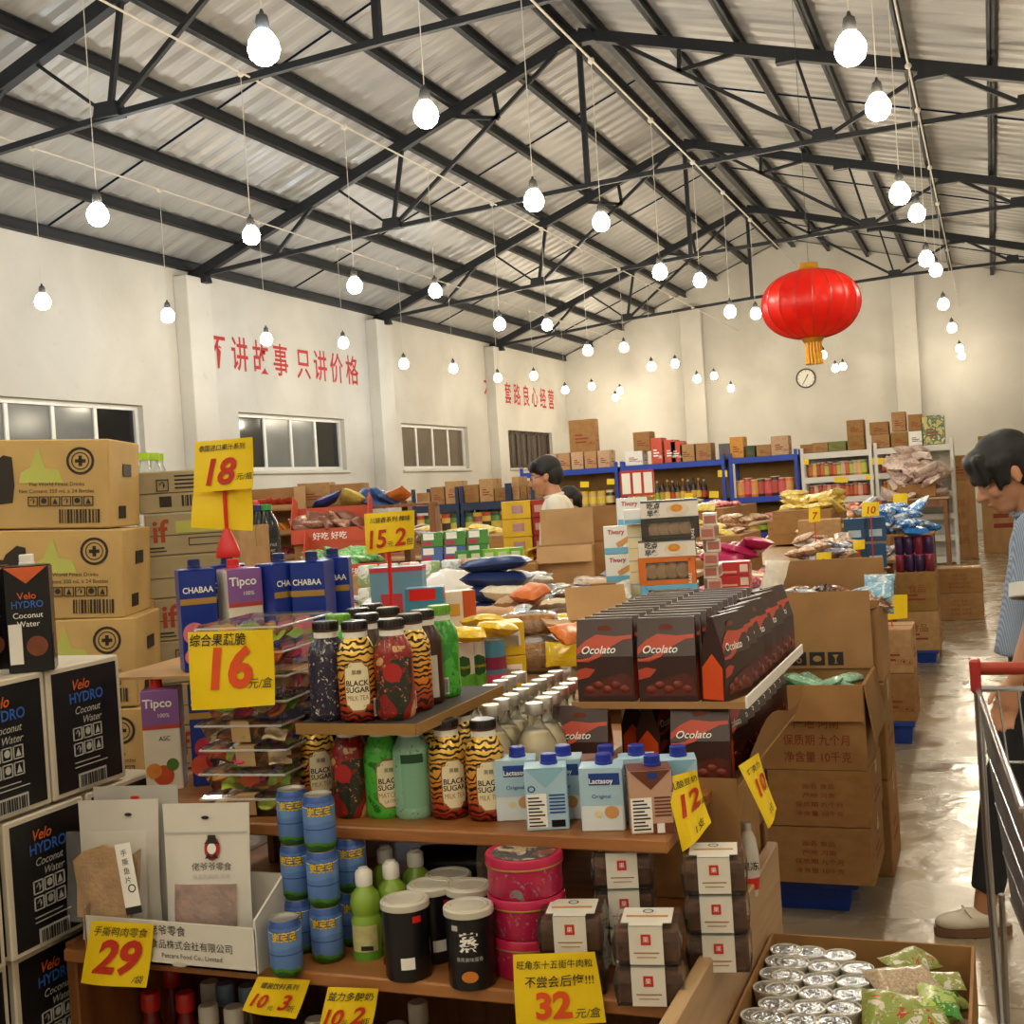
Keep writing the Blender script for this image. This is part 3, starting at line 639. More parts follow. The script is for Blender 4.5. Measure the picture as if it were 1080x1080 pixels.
# ---- chocolate bags in their two trays
DKB = mat('3A201B', .35, 0, .1); CORAL = mat('C2492E', .4, 0, .06)
def choc():
    w, d, h = .052, .024, .15
    poly = lambda y, z: y
    vs = [(-w, -d, 0), (w, -d, 0), (w, d, 0), (-w, d, 0), (-w*.98, -.003, h), (w*.98, -.003, h), (w*.98, .003, h), (-w*.98, .003, h), (-w, -d, h*.55), (w, -d, h*.55), (w, d, h*.55), (-w, d, h*.55)]
    fs = [(3, 2, 1, 0), (0, 1, 9, 8), (8, 9, 5, 4), (4, 5, 6, 7), (2, 3, 11, 10), (10, 11, 7, 6), (1, 2, 10, 9), (9, 10, 6, 5), (3, 0, 8, 11), (11, 8, 4, 7)]
    def fy(z): return -d if z < h*.55 else mixm(-d, -.003, (z-h*.55)/(h*.45))
    def F(pts, o=.0012): return [(x, fy(z)-o, z) for x, z in pts]
    wave = [(-w+.001, .098), (-w+.001, .075), (-.03, .074), (-.01, .082), (.012, .1), (.035, .112), (w-.002, .113), (w-.002, .12), (.02, .118), (-.015, .122), (-.035, .112)]
    wm = MB().add(F(wave), [tuple(range(len(wave)))]).mesh()
    leaf = [(-w+.001, .06), (-.035, .064), (-.018, .06), (-.03, .047), (-w+.001, .042)]
    lm = MB().add(F(leaf), [tuple(range(len(leaf)))]).mesh()
    pic = [(-.045, .012), (w-.003, .012), (w-.003, .045), (.03, .052), (0, .045), (-.03, .034)]
    pm = MB().add(F(pic), [tuple(range(len(pic)))]).mesh()
    mb = MB(); vs2, fs2 = textmesh('Ocolato', .01, .3); mb.add([(x*.019-.012, fy(.089+y*.019)-.002, .089+y*.019) for x, y in vs2], fs2)
    nuts = MB()
    for i in range(5): nuts.ball((-.03+i*.016, fy(.026)-.001, .024+.008*(i % 2)), .009, 8, 5, 1, .3, .8)
    ov = MB().lathe([(0, 0), (.013, 0)], 14, T((.0, fy(.132)-.0012, .132)) @ RX(pi/2) @ Matrix.Diagonal((1, .5, 1, 1)))
    side = [(.052+.0008, y, z) for y, z in ((-.02, .004), (.02, .004), (.02, .06), (.0, .085), (-.02, .06))]
    return [('body', MB().add(vs, fs).mesh(), DKB), ('orange_wave', wm, CORAL, [('lettering', mb.mesh(), LWH)]), ('orange_leaf', lm, CORAL), ('picture_panel', pm, mat('5A2418', .4, 0, .3, 60), [('nut', nuts.mesh(None or 'nut', 60), mat('7A2E1E', .35, 0, .2, 40))]), ('seal_mark', ov.mesh(), mat('7A3A26', .4)), ('side_panel', MB().add(side, [(0, 1, 2, 3, 4)]).mesh(), mat('E0521A', .4)), ('side_panel', MB().add([(-x, y, z) for x, y, z in side], [(0, 1, 2, 3, 4)]).mesh(), mat('E0521A', .4))]
CH = choc(); CHB = [CH[0], CH[1], CH[5], CH[6]]
ctz, clz = 1.112, UZ+.004
tr = thing('chocolate_tray', 'upper cardboard tray holding standing chocolate bags', 'tray', T((-.585, 2.4, ctz)))
mk('base', MB().box(-.15, .165, -.27, .4, -.006, 0), KR[2], tr); mk('lip', MB().box(-.15, .165, -.274, -.27, -.008, .004), KR[0], tr); mk('lip', MB().box(.165, .169, -.27, .4, -.008, .012), LWH, tr)
tr = thing('chocolate_tray', 'lower cardboard tray with bulging side holding chocolate bags', 'tray', T((-.57, 2.4, UZ)))
mk('base', MB().box(-.17, .13, -.28, .38, 0, .004), KR[2], tr)
mk('side_wall', MB().grid(lambda u, v: (.13+.035*v, -.28+.68*u, .004+.075*v+.02*sin(u*7)*v), 12, 4), KR[1], tr); mk('front_wall', MB().box(.045, .13, -.284, -.28, -.14, .018), KR[1], tr)
for row in range(12):
    for c in range(2):
        x = -.675+c*.115; y = 2.165+row*.05; lab = 'dark chocolate bag with orange wave in the packed rows of the upper tray'
        if row == 0: lab = 'front chocolate bag with orange wave in the upper tray, by the %s' % ('cream bottles' if c == 0 else 'side-turned bags')
        place(CH if row < 2 else CHB, 'chocolate_bag', lab, 'chocolate bag', T((x, y, ctz)) @ RZ(.12+rnd(-.03, .03)) @ RX(rnd(-.02, .05)), 'chocolate bags in the upper tray')
for row in range(8):
    y = 2.2+row*.075; place(CH, 'chocolate_bag', 'chocolate bag turned sideways along the aisle edge of the upper tray' if row else 'sideways chocolate bag with orange end panel at the corner of the upper tray', 'chocolate bag', T((-.465, y, ctz)) @ RZ(1.3) @ RX(rnd(-.05, .08)), 'sideways chocolate bags in the upper tray')
for x, y, a, l in ((-.72, 2.13, .1, 'chocolate bag at the front of the lower tray behind the milk cartons'), (-.505, 2.15, .1, 'chocolate bag at the front of the lower tray above the 12 sign'), (-.61, 2.26, 1.4, 'chocolate bag standing sideways in the gap of the lower tray'), (-.66, 2.32, 1.5, 'chocolate bag deep in the gap of the lower tray')):
    place(CH, 'chocolate_bag', l, 'chocolate bag', T((x, y, clz)) @ RZ(a) @ Matrix.Diagonal((1, 1, .92, 1)), 'chocolate bags in the lower tray')
for row in range(8): place(CH, 'chocolate_bag', 'chocolate bag turned sideways along the aisle edge of the lower tray', 'chocolate bag', T((-.485, 2.26+row*.065, clz)) @ RZ(1.35) @ Matrix.Diagonal((1, 1, .9, 1)), 'sideways chocolate bags in the lower tray')
carton((-.545, 2.26, LZ), 'brown carton propping up the chocolate trays at the shelf end', None, .175, .26, .198, 0, 1, None, False)
# jelly pouch standing beside it
r = thing('drink_pouch', 'white and red drink pouch with silver cap beside the propping carton', 'pouch', T(atX(790, 922, -.44)) @ RZ(.4)); p = r.matrix_world.translation; r.matrix_world.translation = Vector((p.x-.0, p.y, LZ))
mk('body', MB().lathe([(0, 0), (.014, 0), (.019, .03), (.02, .07), (.016, .1), (.008, .118)], 16, None, 1, .7), mat('C9C2BA', .3, 0, .1), r, None, 60); mk('cap', MB().lathe([(.009, .116), (.009, .13), (0, .131)], 14), SILVER, r, None, 40)
mk('red_band', MB().lathe([(.0165, .012), (.0198, .034)], 16, None, 1, .7), REDP, r); mk('lettering', MB().text('果冻', .016, T((0, -.0148, .05)), .01), INK, r)
# ---- dried fruit trays
CLR = glassy('FFFFFF', .02, .06); tw, td, thh = .155, .2, .041
shell = MB()
shell.add([(-tw/2+.012, -td/2+.012, .001), (tw/2-.012, -td/2+.012, .001), (tw/2-.012, td/2-.012, .001), (-tw/2+.012, td/2-.012, .001), (-tw/2, -td/2, .034), (tw/2, -td/2, .034), (tw/2, td/2, .034), (-tw/2, td/2, .034)],
          [(0, 1, 2, 3), (0, 1, 5, 4), (1, 2, 6, 5), (2, 3, 7, 6), (3, 0, 4, 7)])
shellM = shell.mesh(); lidM = MB().add([(-tw/2-.004, -td/2-.004, .034), (tw/2+.004, -td/2-.004, .034), (tw/2+.004, td/2+.004, .034), (-tw/2-.004, td/2+.004, .034), (-tw/2, -td/2, .041), (tw/2, -td/2, .041), (tw/2, td/2, .041), (-tw/2, td/2, .041)], [(4, 5, 6, 7), (0, 1, 5, 4), (1, 2, 6, 5), (2, 3, 7, 6), (3, 0, 4, 7)]).mesh('lid'); rimM = MB().tube([(-tw/2-.005, -td/2-.005, .034), (tw/2+.005, -td/2-.005, .034), (tw/2+.005, td/2+.005, .034), (-tw/2-.005, td/2+.005, .034)], .0022, 6, True).mesh('rim')
bandM = MB().add([(-.018, -td/2+.006, .004), (.018, -td/2+.006, .004), (.022, -td/2-.006, .042), (-.014, -td/2-.006, .042), (-.014, td/2, .0425), (.022, td/2, .0425)], [(0, 1, 2, 3), (3, 2, 5, 4)]).mesh()
chipM = [MB().grid(lambda u, v: ((u-.5)*.04, (v-.5)*.026, .006*sin(u*5)*(1 if k else -1)+.004*cos(v*4)), 6, 4).mesh('chip', 70) for k in (0, 1)]
slice_ = MB().lathe([(0, .0), (.017, .001), (.018, .004), (.015, .006), (0, .005)], 12).mesh('slice', 50)
FOOD = [mat(c, .55, 0, .2, 60) for c in ('A9622E', 'E0983A', 'B4C83A', 'D02A64', 'EBD0A4', '7A4524', '96B84A', 'DE5E28')]
tl = atZ(213, 861, UZ); cxT, cyT = tl.x+tw/2+.004, tl.y+td/2
ordt = ['bottom', 'second', 'third', 'fourth', 'fifth', 'sixth', 'seventh', 'top']
for k in range(8):
    M = T((cxT+rnd(-.004, .004)+(.0 if k < 4 else .012), cyT+rnd(-.004, .004), UZ+k*.0425)) @ RZ(.1+rnd(-.03, .03))
    r = thing('dried_fruit_tray', 'clear plastic tray of dried fruit chips, %s of the stack' % ordt[k], 'food tray', M, 'dried fruit trays')
    mk('tray', shellM, CLR, r); mk('lid', lidM, CLR, r); mk('rim', rimM, glassy('FFFFFF', .35, .1), r)
    if k in (0, 2, 3): mk('paper_band', bandM, mat('C4A476', .6), r)
    for j in range(18):
        fx = -tw/2+.022+(j % 6)*.023; fy = -td/2+.02+(j//6)*.03
        mk('fruit_chip', random.choice(chipM+[slice_]), random.choice(FOOD), r, T((fx+rnd(-.006, .006), fy+rnd(-.006, .012), .012+rnd(0, .012))) @ RZ(rnd(-.6, .6)) @ RX(rnd(.3, 1.2)))
# ---- juice cartons: blue and purple
CB = mat('12318F', .3, .05, .05); PUR = mat('8A5AA0', .4); REDB = mat('B9402B', .4)
def fruitpic(bd, cs, z0=.02):
    out = []
    for i, (x, z, rr, c) in enumerate(cs): out.append(('fruit_picture', MB().lathe([(0, .0012+.0004*i), (rr, .0012+.0004*i)], 16, T((x, -bd, z)) @ RX(pi/2)).mesh(), mat(c, .45, 0, .15, 50)))
    return out
chabaa = carton_spec(.07, .07, .2, CB, CB, CB, mat('16265F', .35), '', (0, 0), [('CHABAA', 0, .155, .0165, LWH, .02, .9)], [front(-.035, .035, .132, .144, .035, GOLD, 'gold_band')]+fruitpic(.035, [(-.012, .075, .022, 'D9788C'), (.006, .045, .024, '8FA83A'), (-.016, .03, .017, 'D9788C')]))
cherry = carton_spec(.07, .07, .2, CB, CB, CB, mat('16265F', .35), '', (0, 0), [('CHABAA', 0, .155, .0165, LWH, .02, .9)], [front(-.035, .035, .132, .144, .035, GOLD, 'gold_band')]+fruitpic(.035, [(-.008, .075, .02, 'C0304A'), (-.016, .04, .021, 'D2503A'), (.012, .05, .02, 'A3182E'), (.018, .022, .018, 'B81E30')]))
tipco = carton_spec(.07, .07, .195, mat('E4DCCB', .45), PUR, mat('B9AFA8', .45), REDP, '', (-.01, 0), [('Tipco', -.004, .163, .024, LWH, .02, 1), ('100%', .006, .143, .011, LWH, 0, 1), ('ASC', .006, .098, .012, INK, 0, 1)], [front(-.035, .035, .128, .1945, .035, PUR, 'purple_panel'), front(-.035, .035, .12, .128, .035, REDB, 'red_band'), ('side_top', MB().box(.0352, .0362, -.034, .034, .128, .194).mesh(), PUR), ('side_band', MB().box(.0352, .0362, -.034, .034, .12, .128).mesh(), REDB)]+fruitpic(.035, [(0, .03, .02, 'C9502E'), (.018, .05, .012, '4E7A2A'), (-.018, .04, .015, 'D98A3A')]))
G = 'juice cartons'
place(tipco, 'juice_carton', 'purple-topped juice carton with red cap beside the black coconut boxes', 'carton', T((-1.55, 2.02, UZ)) @ RZ(.5), G)
place(cherry, 'juice_carton', 'blue juice carton with cherries behind the white snack pouches', 'carton', T((-1.475, 2.07, UZ)) @ RZ(.45), G)
jz = 1.19
single('cardboard_sheet', MB().box(-.2, .24, -.12, .2, 0, .005).mesh(), KR[2], 'flat cardboard sheet on which the upper juice cartons stand', 'cardboard', T((-1.47, 2.12, jz-.006)) @ RZ(.1))
for S, x, y, a, l in ((chabaa, -1.497, 2.08, .75, 'blue juice carton with guava picture, end of the upper row by the brown boxes'), (tipco, -1.427, 2.13, .9, 'purple-topped juice carton in the upper row'), (chabaa, -1.357, 2.17, 1.1, 'blue juice carton next to the purple one in the upper row'), (chabaa, -1.292, 2.19, .2, 'blue juice carton with guava facing out, upper row'), 
                        (chabaa, -1.5, 2.2, .6, 'blue juice carton in second row behind the guava one'), (chabaa, -1.3, 2.29, .4, 'blue juice carton in second row behind the facing one')):
    place(S, 'juice_carton', l, 'carton', T((x, y, jz)) @ RZ(a), G)
for x in (-1.45, -1.37, -1.29): place(chabaa, 'juice_carton', 'blue juice carton under the cardboard sheet behind the fruit trays', 'carton', T((x, 2.2, UZ)) @ RZ(.3), G)
# ---- black coconut-water cases
CREAMB = mat('CFC6B4', .6, 0, .06); BLK = mat('121317', .4, 0, .08); OR = mat('D8622A', .5); BL = mat('2E62B8', .5); GREYI = mat('B9B9B4', .6, 0, .05)
def hydro_spec(L, H, D):
    MF = T((.0015, 0, 0)) @ RZ(pi/2)
    w = L/2; pr = MB().text('Velo', .026, MF @ T((-.015, 0, H*.80)), .01, .3)
    pb = MB().text('HYDRO', .026, MF @ T((0, 0, H*.70)), .02)
    pc = MB().text('Coconut', .019, MF @ T((.0, 0, H*.61)), 0, .3).text('Water', .019, MF @ T((.01, 0, H*.53)), 0, .3)
    icons(pc, -.042, H*.41, .023, 3, MF); icons(pc, -.042, H*.29, .023, 3, MF)
    for k in range(2): pc.box(-.042, .045-.02*k, -.001, 0, H*(.2+.035*k), H*(.207+.035*k), MF)
    bp = MB().box(-.035, .04, -.0008, 0, H*.03, H*.15, MF); bi = MB(); barcode(bi, -.03, H*.045, .065, H*.09, MF @ T((0, -.001, 0)), 3)
    return [('body', MB().rbox(-D, 0, -w, w, 0, H, .003).mesh(), CREAMB), ('black_face', MB().box(0, .001, -w+.012, w-.012, .01, H-.01).mesh(), BLK, [('lettering', pr.mesh(), OR), ('lettering', pb.mesh(), BL), ('print', pc.mesh(), GREYI), ('barcode_panel', bp.mesh(), GREYI), ('barcode', bi.mesh(), BLK)]),
            ('black_end', MB().box(-D+.012, -.012, -w-.001, -w, .01, H-.01).mesh(), BLK)]
HS = hydro_spec(.196, .234, .3)
HXX = -1.575
for lev, z, L in ((0, 1.008, [(1.43, 'black coconut-water case with white edges, top layer nearest the frame edge'), (1.632, 'black coconut-water case, top layer under the black drink packs'), (1.833, 'black coconut-water case, top layer beside the purple juice carton')]),
                  (1, .768, [(1.5, 'black coconut-water case in the second layer, cut by the frame edge'), (1.71, 'black coconut-water case in the second layer beside the white pouches'), (1.915, 'black coconut-water case in the second layer behind the pouches')]),
                  (2, .53, [(1.52, 'black coconut-water case in the third layer, cut by the frame edge'), (1.73, 'black coconut-water case in the third layer beside the shelf panel')]), (3, .292, [(1.52, 'black coconut-water case in the fourth layer down'), (1.73, 'black coconut-water case in the fourth layer against the panel')]), (4, .055, [(1.62, 'black coconut-water case at the floor')])):
    for y, l in L: place(HS, 'coconut_water_case', l, 'box', T((HXX-(.02 if lev > 1 else 0), y, z)), 'black coconut-water cases')
single('wooden_pallet', MB().box(-.35, .0, -.25, .45, 0, .015).box(-.35, .0, -.25, .45, .04, .055).box(-.34, -.28, -.25, .45, .015, .04).box(-.08, -.02, -.25, .45, .015, .04).mesh(), WOODD, 'wooden pallet under the black coconut-water cases', 'pallet', T((HXX-.02, 1.65, 0)))
# black drink packs on top
pk = carton_spec(.075, .06, .185, mat('141215', .25, 0, .1), mat('141215', .3), mat('141215', .25), WHITE, '', (0, 0), [('Velo', 0, .128, .017, OR, .01, 1), ('HYDRO', 0, .113, .017, BL, .02, .9), ('Coconut', 0, .095, .014, LWH, 0, 1), ('Water', 0, .08, .014, LWH, 0, 1)],
    [front(-.034, -.012, .015, .085, .03, LWH, 'nutrition_panel'), ('collar', MB().add([(-.036, -.031, .184), (.036, -.031, .184), (0, -.031, .155)], [(0, 2, 1)]).mesh(), OR), ('coconut_picture', MB().lathe([(0, 0), (.018, 0)], 14, T((.012, -.0312, .045)) @ RX(pi/2)).mesh(), mat('7A3E26', .5, 0, .2, 50)), ('side_coconut', MB().lathe([(0, 0), (.02, 0)], 14, T((.0385, -.002, .045)) @ RY(pi/2)).mesh(), mat('6A3018', .5, 0, .2, 50))])
for x, y, a, l in ((-1.70, 1.56, .5, 'black coconut drink pack cut by the frame edge on the cases'), (-1.655, 1.645, .62, 'black coconut drink pack with orange collar, middle of three'), (-1.60, 1.735, .62, 'black coconut drink pack at the end of its row on the cases'), (-1.72, 1.76, .6, 'black coconut drink pack standing behind its row')):
    place(pk, 'drink_pack', l, 'carton', T((x, y, 1.243)) @ RZ(a), 'black coconut drink packs')
# ---- brown coconut-water cartons
IFB = kraft('C2A269', 7); IFG = kraft('A79B7C', 8); LIME = mat('B9BE5E', .7, 0, .1); BRK = mat('2A2119', .7, 0, .1)
def if_spec():
    w, h, d = .235, .205, .13; y = -d-.0012; P = T((0, y, 0))
    ink = MB()
    hill = [(-.14, .03), (-.1, .05), (-.07, .1), (-.045, .12), (-.03, .15), (-.005, .17), (.015, .165), (.02, .1), (.015, .06), (-.03, .055)]
    ink.add([(x, y, z) for x, z in hill], [tuple(range(len(hill)))])
    ink.lathe([(0, 0), (.024, 0)], 16, T((-.045, y-.0004, .115)) @ RX(pi/2))
    ink.lathe([(.026, 0), (.032, 0)], 20, T((.17, y, .155)) @ RX(pi/2), 1, 1, False); ink.lathe([(.018, 0), (.0205, 0)], 20, T((.17, y, .155)) @ RX(pi/2), 1, 1, False)
    ink.box(.158, .182, y, y+.001, .151, .159).box(.166, .174, y, y+.001, .143, .167)
    ink.text('The World Finest Drinks', .0125, T((.115, y, .098))).text('Net Content 350 mL x 24 Bottles', .0125, T((.115, y, .082)))
    icons(ink, .05, .052, .022, 6, P); bb = barcode(ink, .12, .012, .09, .032, P, 9)
    lime = MB().add([(x, y, z) for x, z in ((.03, .105), (.13, .105), (.12, .135), (.09, .14), (.075, .19), (.055, .14), (.035, .13))], [tuple(range(7))]).box(-.22, -.03, y, y+.001, .012, .04)
    red = MB().text('if', .1, T((-.19, y, .12)), .02)
    side = MB(); MS = T((w+.0012, 0, 0)) @ RZ(pi/2); barcode(side, -.06, .02, .06, .03, MS, 4); side.box(-.02, .05, -.001, 0, .12, .15, MS)
    return [('body', MB().rbox(-w, w, -d, d, 0, h, .003).mesh(), IFB), ('print', ink.mesh(), BRK), ('green_print', lime.mesh(), LIME), ('lettering', red.mesh(), mat('9E3A1E', .6)), ('side_print', side.mesh(), BRK)]
IFS = if_spec()
for k in range(4):
    M = T((-2.15+k*.018-.018, 2.36, .865+(3-k)*.2095)) @ RZ(radians(23+k)) @ RY(radians(3.0 if k < 2 else 2))
    place(IFS, 'coconut_carton', ['top kraft carton of the tall stack with village print and plus emblem', 'second kraft carton of the tall stack behind the black packs', 'third kraft carton of the tall stack with plus emblem', 'lowest kraft carton of the tall stack'][k], 'box', M, 'kraft coconut-water cartons')
def ifs_spec(v):
    w, h, d = .105, .106, .15; y = -d-.0012; ink = MB(); red = MB(); P = T((0, y, 0))
    lime = MB()
    if v == 0:
        icons(ink, -.06, .055, .03, 1, P); barcode(ink, .0, .015, .075, .028, P, 2); ink.box(-.055, -.025, y, y+.001, .015, .042)
        for k in range(4): ink.box(-.015, .07-.008*k, y, y+.001, .06+k*.01, .064+k*.01)
    elif v == 1:
        red.text('if', .08, T((-.07, y, .035)), .02); lime.box(-.03, .085, y, y+.001, .055, .085)
        for q in ((.0, .08, .022, .024), (.0, .08, .04, .042), (.0, .002, .022, .042), (.078, .08, .022, .042)): ink.box(q[0], q[1], y, y+.001, q[2], q[3])
        ink.box(-.1, -.06, y, y+.001, .018, .022).box(-.1, -.055, y, y+.001, .01, .013)
    S = [('body', MB().rbox(-w, w, -d, d, 0, h, .003).mesh(), IFG), ('flap_line', MB().box(-w, w, -d-.001, -d, h*.47, h*.485).mesh(), BRK)]
    if ink.v: S.append(('print', ink.mesh(), BRK))
    if red.v: S.append(('lettering', red.mesh(), mat('9E3A1E', .6)))
    if lime.v: S.append(('green_print', lime.mesh(), LIME))
    return S
I2 = [ifs_spec(v) for v in range(3)]
for k, v in enumerate((0, 1, 2, 1, 0, 2, 1)):
    place(I2[v], 'flat_carton', 'grey-brown flat carton, %s from the top in the second column' % names[k], 'box', T((-2.0+.006*k, 2.76, 1.615-.1075*(k+1))) @ RZ(radians(33+2*(k % 2))), 'flat coconut cartons in the second column')
table(-2.5, -1.72, 2.14, 2.98, .857, 'low plywood table under the kraft carton stacks')
# green-capped bottles behind
for i, x in enumerate((152, 163, 168)):
    p = atY(x, 492, 3.1+.06*i); r = thing('soda_bottle', 'clear bottle with lime green cap behind the kraft cartons, %s of three' % names[i], 'bottle', T((p.x, p.y, 1.46)), 'lime-capped bottles')
    mk('body', MB().lathe([(0, 0), (.03, 0), (.033, .02), (.033, .13), (.025, .17), (.013, .2), (.013, .215)], 18), glassy('D9E4DE', .35), r, None, 50); mk('cap', MB().lathe([(.016, .213), (.016, .235), (0, .236)], 16), mat('A7D02A', .4), r, None, 40)
    mk('label', MB().lathe([(.0335, .05), (.0335, .12)], 18), mat('C9D3CB', .5), r)
carton((atY(165, 492, 3.0).x, 3.2, 1.2), 'kraft carton under the lime-capped bottles', None, .36, .3, .255, .2, 2, 1); carton((atY(165, 492, 3.0).x, 3.2, .9), 'kraft carton, lower one beneath the lime-capped bottles', None, .36, .3, .295, .2, 1, 1)
table(-2.6, -1.62, 3.0, 3.5, .895, 'plywood table behind the kraft carton stacks')
# ================================================================== LOWER BOARD OF THE FRONT SHELF
# ---- white display carton with snack pouches
WB = mat('D6D2C8', .6, 0, .06, 5); a0 = atZ(88, 1012, LZ); 
tw2, td2 = .335, .13; r = thing('display_carton', 'low white display carton of snack pouches on the lower board', 'box', T((a0.x+.17, 1.665+td2/2, LZ)))
mk('body', MB().box(-tw2/2, tw2/2, -td2/2, td2/2, 0, .004).box(-tw2/2, tw2/2, -td2/2, -td2/2+.004, 0, .072).box(-tw2/2, tw2/2, td2/2-.004, td2/2, 0, .12), WB, r)
mk('side_wall', MB().prism([(-td2/2, 0), (td2/2, 0), (td2/2, .15), (-td2/2, .085)], .004, T((-tw2/2, 0, 0)) @ RZ(pi/2)), KR[2], r); mk('side_wall', MB().prism([(-td2/2, 0), (td2/2, 0), (td2/2, .15), (-td2/2, .085)], .004, T((tw2/2, 0, 0)) @ RZ(pi/2)), WB, r)
fy = -td2/2-.0015; mk('lettering', MB().text('佬爷零食', .018, T((.0, fy, .052))).text('食品株式会社有限公司', .016, T((.045, fy, .03))).text('Petcare Food Co., Limited', .011, T((.045, fy, .014))), INK, r)
mk('finger_slot', MB().lathe([(0, 0), (.015, 0)], 12, T((.02, fy, -.004+.008)) @ RX(pi/2) @ Matrix.Diagonal((1, .25, 1, 1))), mat('B9B2A4', .7), r)
def pouch(p, w, h, rz, tilt, m, label, parts=(), name='snack_pouch', fat=.022):
    o = thing(name, label, 'pouch', T(p) @ RZ(rz) @ RX(tilt), 'snack pouches')
    def fn(s):
        def g(u, v):
            x = (u-.5)*w; e = (1-abs(2*u-1)**4); b = fat*e*(1-v)**.6*min(1, (1-v)*1.4)*(.35+.65*min(1, v*6)); return (x*(1-.03*sin(v*3.1)), s*(b+.0012)+.003*sin(u*9+v*4)*(1-v), v*h)
        return g
    mb = MB().grid(fn(-1), 13, 15); g = MB().grid(fn(1), 13, 15); mb.add(g.v, [f[::-1] for f in g.f]); mk('body', mb, m, o, None, 60)
    F = lambda x, z, off=.0025: (x, fn(-1)(x/w+.5, z/h)[1]-off, z)
    for nm, kind, dat, mm in parts:
        q = MB()
        if kind == 'poly': q.add([F(x, z, dat[1]) for x, z in dat[0]], [tuple(range(len(dat[0])))])
        elif kind == 'grid': q.grid(lambda u, v: F(mixm(dat[0], dat[1], u), mixm(dat[2], dat[3], v), dat[4]), 9, 9)
        elif kind == 'text':
            vs, fs = textmesh(dat[0], dat[4]); q.add([F(dat[1]+x*dat[3], dat[2]+y*dat[3], .004) for x, y in vs], fs)
        mk(nm, q, mm, o)
    return o
def circ(x, z, rx, rz_, n=16): return [(x+rx*cos(2*pi*i/n), z+rz_*sin(2*pi*i/n)) for i in range(n)]
PWH = mat('D9D5CC', .5, 0, .04); MEAT = mat('AE7458', .2, 0, .45, 45, .6, 60); FISH = mat('D09C52', .4, 0, .25, 30, .5, 90)
lp = [('zip_line', 'grid', (-.073, .073, .196, .199, .002), GREYI), ('hang_hole', 'poly', (circ(0, .222, .007, .003), .003), BLACKP), ('logo_oval', 'poly', (circ(.012, .172, .014, .02), .003), mat('B5261C', .5)), ('logo_hat', 'poly', ([(-.002, .18), (.026, .18), (.02, .184), (.019, .194), (.005, .194), (.004, .184)], .005), INK), ('logo_face', 'poly', (circ(.012, .172, .008, .009), .005), LWH), ('logo_coat', 'poly', ([(0, .156), (.024, .156), (.018, .164), (.012, .158), (.006, .164)], .005), INK),
      ('lettering', 'text', ('佬爷爷零食', .012, .138, .014, 0), INK), ('lettering', 'text', ('鲜香鸭胸肉 原味', .012, .124, .009, 0), GREYI), ('window', 'grid', (-.055, .055, .03, .115, .003), MEAT), ('window_film', 'grid', (-.058, .058, .027, .118, .006), glassy('FFFFFF', .16, .05))]
pouch(tuple(atY(222, 985, 1.715))[:2]+(LZ+.008,), .155, .245, .18, -.06, PWH, 'white snack pouch with round hatted logo and clear window of dried meat', lp)
pouch(tuple(atY(130, 985, 1.735))[:2]+(LZ+.008,), .15, .24, .2, -.06, PWH, 'plain white snack pouch standing behind the fish fillet', [('hang_hole', 'poly', (circ(.02, .215, .007, .003), .003), BLACKP)])
pouch(tuple(atY(152, 985, 1.775))[:2]+(LZ+.02,), .16, .245, .2, -.02, mat('B9B6AF', .5), 'grey-white snack pouch with red hang hole at the back of the carton', [('hang_hole', 'poly', (circ(.0, .225, .009, .003), .003), REDP)])
# fish fillet in a clear bag
r = thing('fish_snack', 'flat golden dried fish fillet in a clear bag with paper strip', 'snack bag', T(atY(118, 966, 1.69)) @ RZ(.2) @ RX(-.1), None)
poly = [(-.052, .0), (.03, -.004), (.042, .03), (.046, .1), (.025, .085), (.012, .1), (-.01, .108), (-.04, .1), (-.058, .085), (-.052, .05)]
mk('fillet', MB().prism([(x*1.15, z*1.1) for x, z in poly], .012), FISH, r); mk('clear_bag', MB().grid(lambda u, v: (-.074+.145*u, -.012-.006*sin(u*pi)-.002*sin(u*14+v*9), -.006+.15*v), 12, 12), glassy('FFFFFF', .1, .05), r, None, 60)
st = mk('paper_strip', MB().box(-.014, .014, -.0215, -.0205, 0, .105), LWH, r, T((.05, 0, .02)) @ RY(-.17)); mk('lettering', MB().text('手', .012, T((0, -.022, .085))).text('撕', .012, T((0, -.022, .07))).text('鱼', .012, T((0, -.022, .055))).text('片', .012, T((0, -.022, .04))), INK, st)
mk('black_tab', MB().box(-.014, .014, -.0218, -.0205, -.012, 0), BLACKP, st); mk('round_mark', MB().lathe([(.005, 0), (.007, 0)], 12, T((.004, -.0222, .03)) @ RX(pi/2), 1, 1, False), INK, st)
# ---- blue drink cans
t = NT('can_print'); sp = t.n('ShaderNodeSeparateXYZ'); t.l(t.obj(), sp.inputs[0]); g = t.n('ShaderNodeMapRange'); g.inputs[2].default_value = .09; t.l(sp.outputs[2], g.inputs[0])
ad = t.n('ShaderNodeMath', operation='ADD'); nz = t.n('ShaderNodeMath', operation='MULTIPLY'); nz.inputs[1].default_value = .22; t.l(t.noise(38, 3), nz.inputs[0]); t.l(g.outputs[0], ad.inputs[0]); t.l(nz.outputs[0], ad.inputs[1])
t.col(t.ramp(ad.outputs[0], [(0, '2C5A1E'), (.22, '4C8A2C'), (.28, '5E86C6'), (.62, '6C93D0'), (.9, '5478C0'), (.98, '3C5CA0')], True)); CANP = t.set(.3, .2)
canB = MB().lathe([(0, .002), (.021, .0), (.0235, .004), (.0262, .009), (.0262, .078), (.024, .085), (.0228, .0885)], 24, None, 1, 1, False).mesh('can_body', 40)
